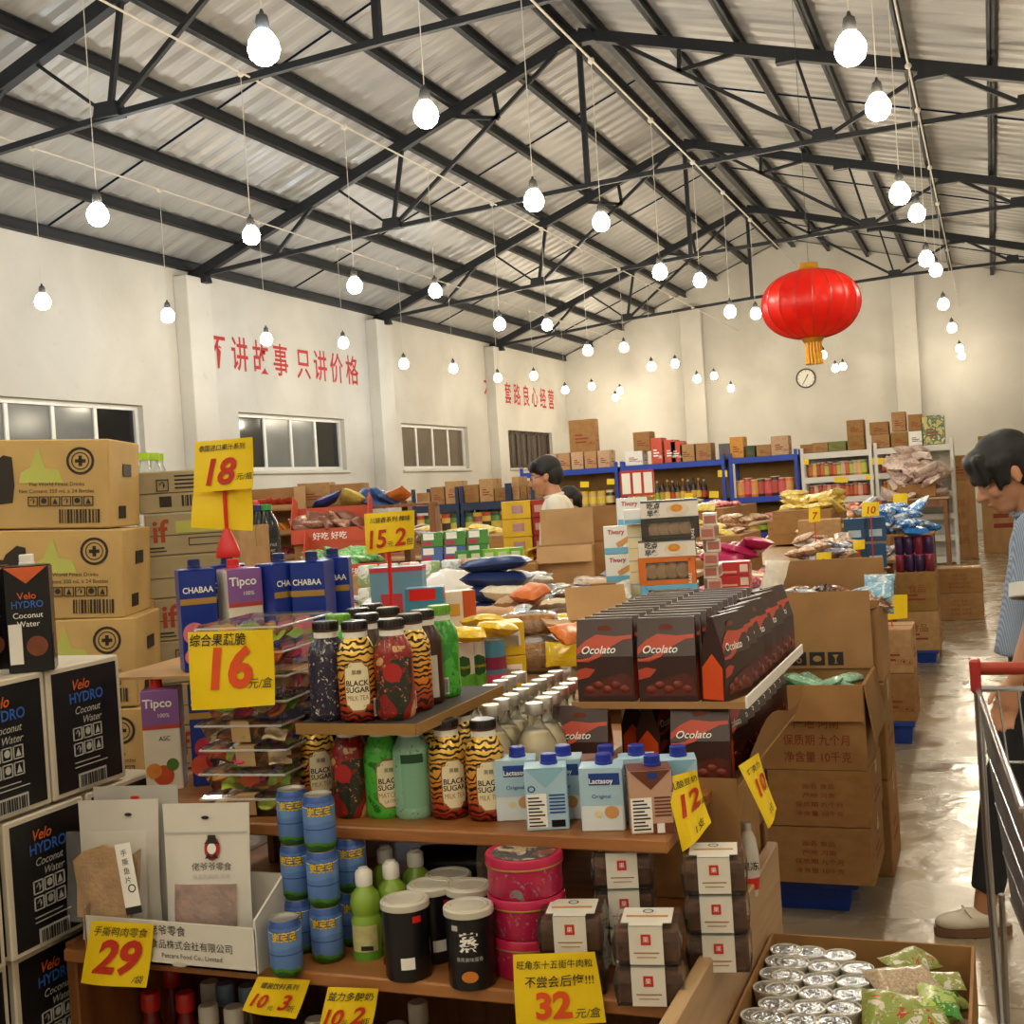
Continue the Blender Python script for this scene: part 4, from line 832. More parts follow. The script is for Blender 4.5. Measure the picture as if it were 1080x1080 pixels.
canT = MB().lathe([(.0228, .0885), (.0232, .09), (.021, .09), (.0205, .0865), (0, .0868)], 24).mesh('can_lid', 40); tabM = MB().box(-.004, .004, -.011, .004, .0868, .0882).mesh('tab')
canL = lettr([('뽀로로', .058, .0185, .03, .82)], .0268); canL0 = lettr([('뽀로로', .058, .0185, .075, .82)], .0265)
def band(r, z, h, n=24): return MB().lathe([(r, z), (r, z+h)], n, None, 1, 1, False).mesh()
CAN = [('body', canB, CANP, [('lettering', canL0, INK), ('lettering', canL, mat('E8C21A', .4))]), ('lid', canT, SILVER, [('pull_tab', tabM, SILVER)]), ('stripe', band(.0264, .036, .0015), NAVY), ('stripe', band(.0264, .071, .0012), LWH)]
G = 'blue drink cans'
def put(S, name, label, cat, x, y, z, dz=0, rz=.3, group=None, back=.026, M=None):
    p = atZ(x, y, z)+Vector((0, back, dz)); return place(S, name, label, cat, T(p) @ RZ(rz) @ (M or Matrix()), group)
for k, nm in enumerate(('bottom', 'middle', 'top')):
    put(CAN, 'drink_can', 'blue drink can with yellow lettering, %s of the stack beside the green bottles' % nm, 'can', 338, 1018, LZ, k*.0905, .35+.1*k, G)
    put(CAN, 'drink_can', 'blue drink can with yellow lettering, %s of the stack beside the white carton' % nm, 'can', 310, 1008, LZ, k*.0905, -.1+.25*k, G)
put(CAN, 'drink_can', 'single blue drink can at the board edge above the 10 for 3 sign', 'can', 294, 1033, LZ, 0, .5, G)
for k in range(2): put(CAN, 'drink_can', 'blue drink can in shade behind the stacks, level %s' % ('one', 'two', 'three')[k], 'can', 368, 1000, LZ, k*.0905, .6, G)
# ---- green squeeze bottles
gb = [('body', MB().lathe([(0, 0), (.02, 0), (.0245, .005), (.0245, .062), (.021, .068), (.0205, .07), (.0235, .075), (.025, .09), (.022, .103), (.013, .113), (.0125, .118)], 22).mesh('gb', 50), mat('8DB03C', .25, 0, .1)), ('cap', MB().lathe([(.0135, .116), (.0142, .12), (.0142, .136), (.012, .14), (.009, .1405), (.008, .1445), (0, .145)], 18).mesh('gc', 40), WHITE), ('label', wrapgrid(.0249, -1.0, .9, .014, .056, 9).mesh(), mat('C9C68A', .5, 0, .2, 60), [('barcode', MB().box(-.006, .014, -.0262, -.0252, .017, .024).mesh(), INK)]), ('lower_band', band(.0248, .0, .014), mat('5E9A2E', .3))]
for i, (x, y, l) in enumerate(((381, 1014, 'lime green squeeze bottle with white cap beside the blue cans'), (410, 1005, 'lime green squeeze bottle behind the black canister'), (404, 985, 'lime green squeeze bottle in second row, cap in shade'), (436, 990, 'lime green squeeze bottle next to the lying black canister'))): put(gb, 'squeeze_bottle', l, 'bottle', x, y, LZ, 0, .3, 'green squeeze bottles')
# ---- black canisters
CN = mat('15151A', .3, 0, .08); LIDM = mat('C9C3B4', .4, 0, .05); EGG = mat('D07A28', .45, 0, .15, 80)
cn = [('body', MB().lathe([(0, 0), (.0345, 0), (.036, .003), (.036, .105), (.0362, .108)], 28).mesh('cb', 40), CN), ('lid', MB().lathe([(.0362, .107), (.0385, .108), (.0385, .117), (.036, .1195), (.033, .1195), (.032, .118), (0, .118)], 28).mesh('cl', 40), LIDM, [('lid_ridge', MB().lathe([(.03, .118), (.029, .1195), (.027, .1195), (.026, .118)], 28, None, 1, 1, False).mesh(), LIDM)]),
      ('lettering', lettr([('蒸', .062, .03, .03, 1)], .0364), LWH), ('lettering', lettr([('香蒸美味蛋卷', .045, .007, 0, 1)], .0364), GREYI), ('egg_picture', MB().lathe([(0, 0), (.011, 0)], 14, T((-.001, -.0366, .022)) @ RX(pi/2) @ Matrix.Diagonal((1.15, .8, 1, 1))).mesh(), EGG), ('seal_mark', wrapgrid(.0364, -.75, -.45, .09, .098, 4).mesh(), GREYI), ('barcode_panel', wrapgrid(.0364, 1.6, 2.2, .02, .038, 5).mesh(), LWH), ('red_mark', wrapgrid(.0364, 2.2, 2.6, .09, .1, 4).mesh(), REDP)]
for x, y, rz, l in ((421, 1037, -1.45, 'black canister turned to its barcode, in front of the green bottles'), (489, 1046, .35, 'black canister with white emblem and golden picture facing out'), (449, 1018, -1.2, 'black canister in second row between the two front ones'), (490, 1020, .3, 'black canister in second row behind the emblem one'), (468, 1005, .3, 'black canister in third row, pale lid alone showing')):
    put(cn, 'canister', l, 'canister', x, y, LZ, 0, rz, 'black canisters', .036)
place(cn, 'canister', 'black canister lying on its side on top of the others', 'canister', T(atY(445, 912, 2.04)+Vector((0, 0, 0))) @ RZ(.25) @ RY(pi/2) @ RZ(1.2), 'black canisters')
# ---- pink tins
PINK = printmat('B81E4E', 'B02048', '8E8894', sc=22, seed=2, hi=.66); PINKS = mat('C2244F', .3, .1, .06)
tp = printmat('C9B89A', '3A4A56', '8A4A3A', sc=26, seed=6)
pt = [('body', MB().lathe([(0, 0), (.056, 0), (.058, .003), (.058, .046)], 32).mesh('pb', 40), PINK), ('lid', MB().lathe([(.0585, .044), (.0605, .045), (.0605, .058), (.059, .061), (.056, .061), (.054, .0595), (0, .0595)], 32).mesh('pl', 40), PINKS, [('lid_picture', MB().lathe([(0, .0601), (.05, .0601)], 28).mesh(), tp), ('gold_rim', MB().lathe([(.0608, .0445), (.0612, .046), (.0608, .0475)], 32, None, 1, 1, False).mesh(), GOLD)])]
for k, nm in enumerate(('bottom', 'middle', 'top')): put(pt, 'round_tin', 'crimson round biscuit tin, %s of the stack of three' % nm, 'tin', 546, 1036, LZ, k*.0612, .3+k, 'crimson biscuit tins', .058)
# ---- brownie boxes
bw, bd2, bh = .1, .085, .056; BROWNIE = mat('6A4026', .55, 0, .35, 50, .5, 60); CLB = glassy('EFEDE8', .02, .06)
def frust(w, d, z0, z1, k0, k1): return MB().add([(sx*w/2*k, sy*d/2*k, z) for k, z in ((k0, z0), (k1, z1)) for sx, sy in ((-1, -1), (1, -1), (1, 1), (-1, 1))], [(3, 2, 1, 0), (4, 5, 6, 7), (0, 1, 5, 4), (1, 2, 6, 5), (2, 3, 7, 6), (3, 0, 4, 7)])
mb = MB().box(-.024, .024, -bd2/2-.002, -bd2/2-.001, .002, bh+.001); mb.box(-.036, .036, -bd2/2+.012, bd2/2-.01, bh, bh+.001).box(-.024, .024, -bd2/2-.002, -bd2/2+.012, bh, bh+.001)
fyb = -bd2/2-.0028
bx_ = [('shell', frust(bw, bd2, 0, bh*.55, .92, 1).mesh(), CLB), ('lid', frust(bw, bd2, bh*.55, bh, 1, .9).mesh(), CLB), ('paper_sleeve', mb.mesh(), mat('DDD8CC', .55), [('red_seal', MB().box(-.007, .007, fyb, fyb+.0006, .03, .045).mesh(), mat('C4281E', .5)), ('seal_character', MB().text('果', .009, T((0, fyb-.0006, .0345))).mesh(), LWH), ('small_print', MB().box(-.018, .018, fyb, fyb+.0006, .018, .0195).box(-.014, .014, fyb, fyb+.0006, .012, .013).mesh(), TAN), ('gold_line', MB().box(-.03, .03, -.008, -.002, bh+.0012, bh+.0018).mesh(), mat('C08A4A', .5)), ('ring_mark', MB().lathe([(.006, bh+.0016), (.008, bh+.0016)], 14, T((0, .016, 0)), 1, 1, False).mesh(), INK)])]
brn = MB().rbox(-.0145, .0145, -.0185, .0185, 0, .045, .003).mesh('brownie')
def brownie(M, label):
    o = place(bx_, 'brownie_box', label, 'food box', M, 'clear brownie boxes')
    for ix in range(3):
        for iy in range(2): mk('brownie', brn, BROWNIE, o, T((-.03+ix*.03, -.019+iy*.038, .003)))
def pb(x, y, z): p = atZ(x, y, z)+Vector((0, bd2/2, 0)); return p
P0 = pb(680, 1062, LZ)
for k, nm in enumerate(('lower', 'upper')): brownie(T(P0+Vector((0, 0, k*.059))) @ RZ(.18), 'clear brownie box with white sleeve, %s of the front pair at the panel' % nm)
P1 = pb(597, 1052, LZ)
for k, nm in enumerate(('lower', 'upper')): brownie(T(P1+Vector((0, .01, k*.059))) @ RZ(.2), 'clear brownie box with white sleeve, %s of the pair behind the 32 sign' % nm)
P2 = P0+Vector((-.035, .12, 0))
for k, nm in enumerate(('lowest', 'second', 'topmost')): brownie(T(P2+Vector((-.04, .02, k*.059))) @ RZ(.25), 'clear brownie box, %s of the stack of three under the board' % nm)
P3 = P0+Vector((.045, .12, 0))
for k, nm in enumerate(('lowest', 'second', 'topmost')): brownie(T(P3+Vector((.025, .02, k*.059))) @ RZ(.2), 'clear brownie box, %s of the stack beside the propping carton' % nm)
# ---- bottles on the bottom board
redb = [('body', MB().lathe([(0, 0), (.028, 0), (.031, .006), (.031, .15), (.024, .2), (.013, .235), (.013, .245)], 18).mesh('rb', 50), mat('6B1712', .25, 0, .15)), ('cap', MB().lathe([(.0165, .243), (.0175, .245), (.0175, .272), (.015, .276), (0, .2765)], 16).mesh('rc', 40), mat('B5201C', .35))]
whib = [('body', MB().lathe([(0, 0), (.028, 0), (.03, .006), (.03, .16), (.02, .205), (.0145, .22)], 18).mesh('wb', 50), mat('5B4630', .2, 0, .2)), ('cap', MB().lathe([(.0165, .218), (.0185, .222), (.0185, .254), (.016, .258), (0, .2585)], 16).mesh('wc', 40), mat('CFCBC2', .4))]
blub = [whib[0], ('cap', whib[1][1], mat('7C97B5', .4))]; grnb = [whib[0], ('cap', whib[1][1], mat('7FBF1E', .35))]
# the caps sit along the front row in this order
for S, x, l in ((redb, 93, 'red-capped sauce bottle at the panel end under the board'), (redb, 126, 'red-capped sauce bottle under the 29 sign'), (redb, 158, 'red-capped sauce bottle just past the 29 sign'), (redb, 190, 'red-capped sauce bottle next to the white-capped ones'), (whib, 214, 'white-capped bottle beside the red-capped sauces'), (whib, 240, 'white-capped bottle before the 10 for 3 sign'),
                (whib, 330, 'white-capped bottle between the two lower price signs'), (whib, 411, 'grey-capped bottle just past the 10 for 2 sign'), (grnb, 466, 'bottle with bright green cap under the black canisters'), (whib, 516, 'pale-capped bottle beside the green-capped one')):
    p = atY(x, 1060, 1.86); place(S, 'sauce_bottle', l, 'bottle', T((p.x, p.y+rnd(0, .02), .35)), 'bottles on the bottom board')
for S, x, l in ((redb, 148, 'red-capped sauce bottle in second row'), (redb, 182, 'red-capped sauce bottle, second row by the blue caps'), (blub, 238, 'bottle with dull blue cap in second row'), (blub, 262, 'bottle with dull blue cap, second row near the 10 for 3 sign'), (whib, 222, 'white-capped bottle in second row'), (whib, 440, 'pale-capped bottle, second row under the canisters'), (redb, 112, 'red-capped sauce bottle, second row at the panel end')):
    p = atY(x, 1050, 1.97); place(S, 'sauce_bottle', l, 'bottle', T((p.x, p.y, .35)), 'bottles on the bottom board')
# ================================================================== PRICE SIGNS NEAR THE CAMERA
K = INK
card([(198, 667), (287, 664), (288, 744), (203, 749)], 1.79, 'yellow hand-written sign reading 16 on the dried fruit trays', [('综合果蔬脆', .36, .17, .17, K, .008, .1), ('16', .47, .72, .72, ORANGE, .035, .1), ('元/盒', .84, .75, .15, K, 0, .2)], 'yellow price signs')
card([(97, 971), (162, 975), (152, 1043), (86, 1036)], 1.652, 'yellow hand-written sign reading 29 on the white display carton', [('手撕鸭肉零食', .5, .2, .16, K, 0, .1), ('29', .5, .78, .72, HANDRED, .035, .2), ('/袋', .86, .93, .14, K, 0, .2)], 'yellow price signs')
card([(272, 1030), (327, 1034), (310, 1076), (256, 1065)], 1.672, 'yellow sign reading 10 for 3 under the blue cans', [('罐装饮料系列', .5, .26, .17, K, .008, .1), ('10', .22, .78, .5, HANDRED, .025, .2), ('元', .5, .82, .15, K, 0, 0), ('3', .7, .8, .55, HANDRED, .025, .2), ('听', .85, .84, .2, K, 0, 0)], 'yellow price signs')
card([(346, 1041), (399, 1043), (389, 1090), (336, 1090)], 1.672, 'yellow sign reading 10 for 2 under the black canister', [('益力多酸奶', .5, .25, .2, K, .008, .1), ('10', .22, .78, .48, HANDRED, .025, .2), ('元', .5, .8, .15, K, 0, 0), ('2', .7, .78, .52, HANDRED, .025, .2), ('瓶', .87, .84, .2, K, 0, 0)], 'yellow price signs')
card([(541, 1007), (627, 1004), (638, 1080), (545, 1081)], 1.668, 'large yellow sign reading 32 before the brownie boxes', [('旺角东十五街牛肉粒', .5, .19, .125, K, .005, .1), ('不尝会后悔!!!', .54, .44, .17, K, .005, .1), ('32', .45, .88, .5, ORANGE, .04, .05), ('元/盒', .82, .9, .15, K, 0, .2)], 'yellow price signs')
card([(700, 821), (734, 812), (753, 868), (719, 898)], [1.84, 1.875, 1.875, 1.84], 'curled yellow sign reading 12 at the corner of the upper board', [('乳酸豆奶', .5, .18, .115, K, .005, .1), ('12', .45, .58, .42, HANDRED, .025, .2), ('元/盒', .84, .6, .1, K, 0, .2), ('1支', .6, .9, .14, K, 0, .1)], 'yellow price signs', curl=.012)
card([(779, 808), (800, 794), (821, 852), (810, 874)], [2.1, 2.14, 2.14, 2.1], 'narrow yellow sign reading 10 hanging beside the chocolate trays', [('巧克力', .5, .2, .11, K, .005, .1), ('10', .45, .56, .36, HANDRED, .02, .2), ('元', .85, .6, .1, K, 0, .1), ('1包', .5, .88, .13, K, 0, .1)], 'yellow price signs')
def stand(p0, p1, Y, label, s=1):
    """red plastic sign holder: clip on top, thin rod, round base"""
    a = atY(p0[0], p0[1], Y); b = atY(p1[0], p1[1], Y); o = thing('sign_holder', label, 'sign holder', T(b), 'red sign holders'); d = a-b; m = mpp(b)
    mk('rod', MB().tube([(0, 0, .02), tuple(d)], .0045*s, 8), REDP, o)
    mk('clip', MB().rbox(-.03*s, .03*s, -.006, .006, d.z-.012, d.z+.012, .003, T((d.x, d.y, 0))), REDP, o)
    mk('base', MB().lathe([(0, 0), (.03*s, 0), (.032*s, .004), (.028*s, .02), (.016*s, .045), (.008*s, .06), (0, .061)], 18, None, 1, .6), REDP, o, None, 50)
    return o
stand((236, 512), (241, 588), 2.2, 'red plastic sign holder standing on the juice cartons', .9)
card([(206, 466), (266, 461), (265, 515), (205, 520)], 2.19, 'yellow sign reading 18 on a red holder above the juice cartons', [('泰国进口果汁系列', .48, .2, .13, K, .008, .1), ('18', .42, .86, .7, HANDRED, .03, .2), ('元/瓶', .86, .8, .15, K, 0, .2)], 'yellow price signs')
card([(204, 518), (265, 513), (265, 560), (202, 556)], 2.205, 'blank yellow sheet hanging below the 18 sign', [], 'yellow price signs')
stand((410, 578), (416, 692), 2.79, 'red plastic sign holder standing behind the milk tea bottles', 1.15)
card([(384, 542), (437, 538), (435, 579), (387, 585)], 2.775, 'yellow sign reading 15 for 2 on a red holder', [('川娃香系列 辣味', .52, .24, .15, K, .008, .1), ('15', .24, .86, .62, HANDRED, .02, .1), ('元', .54, .86, .16, K, 0, 0), ('2', .73, .86, .62, HANDRED, .02, .1), ('包', .92, .86, .2, K, 0, 0)], 'yellow price signs')
# ================================================================== CUP CARTON BY THE AISLE
cz = .655
oc = [atZ(760, 1085, cz), atZ(801, 992, cz), atZ(1027, 1022, cz)]
X0, X1, Y0, Y1 = -.425, -.075, 1.85, 2.27
open_carton(((X0+X1)/2, (Y0+Y1)/2, .55), 'shallow open carton of paper cups by the aisle', X1-X0, Y1-Y0, .115, 0, 1, (), .005)
carton(((X0+X1)/2, (Y0+Y1)/2, .27), 'carton under the open cup carton', None, X1-X0-.02, Y1-Y0-.02, .278, 0, 3, 0); carton(((X0+X1)/2, (Y0+Y1)/2, 0), 'lowest carton under the open cup carton', None, X1-X0-.02, Y1-Y0-.02, .268, 0, 1, 0)
FOIL = mat('B9BEC6', .18, .85, .25, 60, .4, 120); CUPW = mat('E3DFD3', .5, 0, .04); CUPG = mat('7FA83A', .45, 0, .1)
cup = [('cup', MB().lathe([(0, 0), (.02, 0), (.0265, .062), (.028, .064), (.028, .068), (.0262, .068), (.0258, .064), (0, .0635)], 22).mesh('cup', 40), CUPW), ('foil_lid', MB().grid(lambda u, v: (.0262*v*cos(2*pi*u), .0262*v*sin(2*pi*u), .066+.0015*sin(v*9+u*31)), 22, 5, None, True).mesh('foil', 60), FOIL), ('green_band', MB().lathe([(.0222, .018), (.025, .045)], 22, None, 1, 1, False).mesh(), CUPG)]
n_ = 0
for cx, cy in ((265, 640), (362, 650), (462, 660), (208, 675), (308, 685), (410, 697), (522, 703), (195, 717), (290, 730), (395, 742), (508, 748), (160, 763), (270, 775), (383, 787), (496, 792), (248, 825), (357, 835), (478, 837), (115, 855), (225, 870), (335, 882), (440, 885), (120, 915), (230, 920)):
    p = atZ(740+cx/3.176, 800+cy/3.176, cz); n_ += 1
    place(cup, 'paper_cup', 'white paper cup with foil lid and green band, standing in the cup carton', 'cup', T((max(X0+.034, p.x), p.y-.0, cz-.066)), 'paper cups in the aisle carton')
mix_ = [printmat('3F8A3A', 'B9CF6A', 'E9E3D0', sc=4, seed=4), printmat('D9D3C6', '8FA04A', 'B5462A', sc=4, seed=9), mat('C9B49A', .2, 0, .4, 30)]
for i, (x, y, L, rz, m, l) in enumerate(((955, 1035, .12, .6, 2, 'clear bag of pale rolls lying on the cup carton corner'), (1005, 1055, .11, 1.6, 0, 'green printed snack bag upright in the cup carton corner'), (955, 1068, .13, .1, 1, 'blue-striped snack bag at the front of the cup carton'), (960, 1012, .1, 1.0, 1, 'white and green snack bag at the back of the cup carton'), (1003, 1032, .07, .3, 1, 'small white snack bag in the cup carton corner'))):
    p = atZ(x, y, cz+.01); pillow((min(p.x, X1-.05), p.y, cz+.005), L, mix_[m], rz, (.3, .1), i, l, 'snack bag', 'bags in the cup carton')
for i in range(4): pillow((X1-.075, Y0+.09+i*.08, cz-.06), .12, mix_[i % 3], 1.2*i, (0, .1), i, 'snack bag lying deep in the cup carton, under the others', 'snack bag', 'bags in the cup carton')
# ================================================================== TABLES AND GOODS FURTHER IN
table(-1.58, -.8, 2.72, 3.55, 1.02, 'display table just behind the cream bottles'); table(-3.3, -.82, 3.6, 4.98, 1.02, 'wide display table behind the red sign holder')
table(-4.3, -1.55, 5.04, 7.15, 1.0, 'display table with open cartons and snack packs'); table(-2.35, -.8, 5.1, 9.9, .72, 'long display table along the aisle')
table(-5.6, -3.7, 7.3, 8.3, .98, 'display table with the red candy trays'); table(-3.62, -3.05, 7.7, 9.2, .95, 'table under the yellow boxes beside the man')
table(-2.4, -.75, 10.3, 15.6, .78, 'second long table along the aisle'); table(-7.4, -3.6, 10.8, 13.2, .95, 'far display table in the middle of the hall'); table(-5.2, -2.7, 14.6, 18.2, .95, 'farthest display table before the blue racks')
TZ = 1.02
# coconut cans and yellow boxes
coco = [('body', MB().lathe([(0, .0), (.028, 0), (.033, .006), (.033, .118), (.029, .13)], 22, None, 1, 1, False).mesh('kb', 40), mat('E9E6DC', .3, .1, .05)), ('lid', MB().lathe([(.029, .13), (.0295, .132), (.027, .132), (.0265, .128), (0, .128)], 22).mesh('kl', 40), SILVER), ('green_print', MB().lathe([(.0333, .012), (.0333, .055)], 22, None, 1, 1, False).mesh(), mat('5FA83A', .35, 0, .3, 40)), ('leaf_logo', wrapgrid(.0336, -.5, .5, .05, .1, 8, .9).mesh('leaf', 60), mat('245A2A', .4), [('lettering', lettr([('cocopalm', .07, .011, .01, 1)], .034), mat('D8C92A', .4))]), ('pink_print', MB().lathe([(.0334, .0), (.0334, .014)], 22, None, 1, 1, False).mesh(), mat('B9455A', .4))]
pkc = [coco[0][:2]+(mat('4F93AE', .3, .1),), coco[1], ('pink_print', MB().lathe([(.0333, .01), (.0333, .05)], 22, None, 1, 1, False).mesh(), mat('C4486A', .4)), ('dark_band', MB().lathe([(.0333, .06), (.0333, .09)], 22, None, 1, 1, False).mesh(), mat('8E2A4A', .4))]
for x, y, l in ((486, 736, 'white and green coconut can beside the raised bottle tray'), (502, 734, 'white and green coconut can next to the blue and pink one'), (494, 724, 'white and green coconut can in second row')): put(coco, 'coconut_can', l, 'can', x, y, TZ, 0, .4, 'coconut cans', .03)
put(pkc, 'coconut_can', 'blue and pink drink can at the end of the coconut cans', 'can', 517, 733, TZ, 0, .4, 'coconut cans', .03)
YB = mat('E3BE1E', .4, 0, .08, 12)
def pbox(p, w, d, h, rz, m, label, name='snack_box', group=None, panels=(), cat='box', lid=None):
    """printed box; panels (x0,x1,z0,z1 as fractions of the front, material); the same panels repeat on the +x side"""
    o = thing(name, label, cat, T(p) @ RZ(rz), group); mk('body', MB().rbox(-w/2, w/2, -d/2, d/2, 0, h, min(w, d, h)*.02), m, o)
    for x0, x1, z0, z1, mm in panels:
        mk('printed_panel', MB().box(-w/2+w*x0, -w/2+w*x1, -d/2-.001, -d/2+.001, h*z0, h*z1), mm, o); mk('printed_panel', MB().box(w/2-.001, w/2+.001, -d/2+d*x0, -d/2+d*x1, h*z0, h*z1), mm, o)
    return o
p = atZ(524, 728, TZ)+Vector((0, .05, 0))
for k in range(2): pbox(p+Vector((0, 0, k*.083)), .105, .1, .081, .5, YB, 'yellow snack box, %s of the pair beside the coconut cans' % ('lower', 'upper')[k], 'snack_box', 'yellow snack boxes', [(.15, .85, .25, .6, mat('C9B45A', .4, 0, .3, 40)), (.55, .9, .3, .75, LWH)])
for k, (x, y) in enumerate(((488, 668), (525, 662), (508, 655))): pillow(atZ(x, y, TZ+.16), .11, mat('E8C22A', .25, 0, .15, 20), .4+k, (.1, .1), k, 'yellow snack packet lying on the yellow boxes, %s one' % ('flattest', 'crumpled', 'rear')[k], 'snack bag', 'yellow packets')
carton((-1.375, 2.99, TZ), 'low carton behind the milk tea bottles, carrying blue boxes', None, .35, .5, .12, .1, 1, None)
BLUB = mat('6F9CB8', .4, 0, .06); PKB = mat('C9404E', .4, 0, .1)
def pY(x, y, Y, z): q = atY(x, y, Y); return (q.x, q.y, z)
pbox(pY(422, 640, 3.08, 1.14), .145, .08, .18, .3, BLUB, 'large grey-blue snack box with pink edge behind the red sign holder', 'snack_box', None, [(0, 1, .93, 1, PKB), (.2, .6, .1, .6, PKB)])
pbox(pY(450, 650, 2.96, 1.14), .1, .07, .13, .35, mat('3F8FB0', .4), 'small blue snack box with red print beside the grey-blue one', 'snack_box', None, [(.1, .8, .75, .98, REDP), (.1, .7, .1, .4, PKB)])
pbox(pY(482, 645, 3.05, 1.14), .09, .06, .11, .7, mat('E6DFD0', .4), 'white snack box with orange end beside the navy packs', 'snack_box', None, [(.6, 1, 0, 1, mat('C9562A', .4)), (.1, .5, .4, .7, mat('D9A23A', .4))])
r = thing('tall_can', 'light blue tall can lying on the carton behind the fruit trays', 'can', T(pY(333, 650, 2.98, 1.175)) @ RZ(.35) @ RY(pi/2))
mk('body', MB().lathe([(0, 0), (.028, 0), (.0335, .006), (.0335, .118), (.028, .128)], 22), mat('5FA6BE', .3, .2, .1), r, None, 40); mk('lid', MB().lathe([(.028, .128), (.029, .131), (.026, .131), (.025, .127), (0, .127)], 22), SILVER, r, None, 40); mk('print_band', MB().lathe([(.0337, .02), (.0337, .05)], 22, None, 1, 1, False), REDP, r)
# packs of noodles, clear bags
NOOD = mat('B98A52', .35, 0, .35, 70, .7, 90); BAGC = glassy('FFFFFF', .14, .06); 
def clearpack(p, w, d, h, rz, m, label):
    o = thing('noodle_pack', label, 'snack bag', T(p) @ RZ(rz), 'clear noodle packs')
    mk('contents', MB().rbox(-w/2, w/2, -d/2, d/2, .004, h, h*.3, None, 2), m, o, None, 50)
    mk('clear_bag', MB().grid(lambda u, v: (w*1.25*(u-.5), d*1.1*cos(v*2*pi)*.5*(1-abs(2*u-1)**4*.9), h*.5+h*.62*sin(v*2*pi)*(1-abs(2*u-1)**4)), 13, 14), BAGC, o, None, 70)
clearpack(atZ(560, 712, TZ)+Vector((0, .06, 0)), .13, .1, .085, .3, NOOD, 'clear bag of golden noodles on the table beside the yellow boxes'); clearpack(atZ(552, 668, TZ+.1)+Vector((0, .04, -.01)), .16, .1, .06, .2, mat('A9743A', .4, 0, .5, 60, .7, 90), 'clear bag of brown crunchy snack lying on the noodle bag')
open_carton(atZ(618, 712, TZ)+Vector((.02, .12, 0)), 'small open carton of orange packets beside the chocolate bags', .17, .2, .12, .45, 2, ((2, .08, 170), (1, .1, 120)))
pillow(atZ(603, 668, TZ+.12), .12, mat('D9762A', .3, 0, .2, 20), 1.2, (.6, 0), 1, 'orange packet sticking out of the small open carton', 'snack bag', None); pillow(atZ(596, 690, TZ+.06), .1, mat('E8C81E', .25, 0, .1, 20), .3, (.9, .1), 2, 'bright yellow packet wedged beside the small carton', 'snack bag', None)
pillow(atZ(658, 648, TZ+.12), .16, mat('E8C81E', .25, 0, .1, 20), .1, (.1, 0), 3, 'bright yellow long packet lying behind the chocolate bags', 'snack bag', None, 'snack_bag', .55)
# navy packs, brown paper packs
NV = mat('1E2F62', .35, 0, .12, 10); PAPR = mat('B98E62', .6, 0, .15, 8); 
for k in range(4):
    p = atZ(520, 652, TZ); pillow(p+Vector((rnd(-.01, .01), .05+rnd(0, .02), .035+k*.058)), .27, NV, .12, (0, 0), k, 'navy blue snack pack, %s of the neat stack' % ordt[k], 'snack bag', 'navy packs', 'snack_bag', .75, .8)
for i, (x, y, dz, L, m, l) in enumerate(((531, 600, .2, .24, mat('1C2433', .4, 0, .1), 'black snack pack with pale top on the paper packs'), (525, 640, .1, .2, PAPR, 'brown paper pack next to the navy stack'), (553, 628, .12, .2, PAPR, 'brown paper pack under the orange one'), (560, 615, .2, .17, mat('CF6A24', .45, 0, .15), 'orange-ended paper pack on top of the brown packs'),
                                         (583, 628, .12, .2, mat('D9C2A0', .6, 0, .1), 'pale paper pack sliding off the brown packs'), (578, 642, .06, .2, mat('5A3B28', .5, 0, .2), 'dark brown paper pack near the white packet'), (538, 615, .16, .2, mat('E2D5B8', .5), 'cream paper pack above the navy stack'), (575, 668, .07, .2, mat('C9D6E2', .4, 0, .1), 'pale blue printed packet lying before the paper packs'), (600, 655, .07, .18, mat('D6B98A', .5, 0, .1), 'tan packet beside the pale blue one'))):
    pillow(atZ(x, y+10, TZ+dz*.6), L, m, .5*i, (rnd(-.2, .2), rnd(-.2, .2)), i % 6, l, 'snack bag', 'paper snack packs', 'snack_bag', .9, 1.1)
SIL = [mat('C6C6C4', .18, .7, .25, 12), mat('B5B9BC', .2, .6, .3, 14), printmat('D6D6D2', 'B9C4CC', '6C7A8A', sc=5, seed=2, rough=.2), printmat('DAD7CE', 'C9C7B8', 'A0A8A8', sc=6, seed=7, rough=.2)]
YE = [printmat('E0BE2A', 'E8D88A', 'C9C9C0', sc=6, seed=3, rough=.25), mat('DDBB33', .25, 0, .2, 20)]
heap(-1.75, -1.05, 3.75, 4.7, TZ, 49, .136, SIL+YE[:1], 'silver foil snack bag heaped beside the biscuit boxes', 'silver bags behind the chocolate', 0, 'foil_bag')
heap(-1.5, -1.15, 3.55, 3.9, TZ, 11, .128, YE+SIL[:1], 'yellow and silver snack bag in the heap behind the noodle packs', 'yellow bags behind the noodle packs', 0, 'foil_bag')
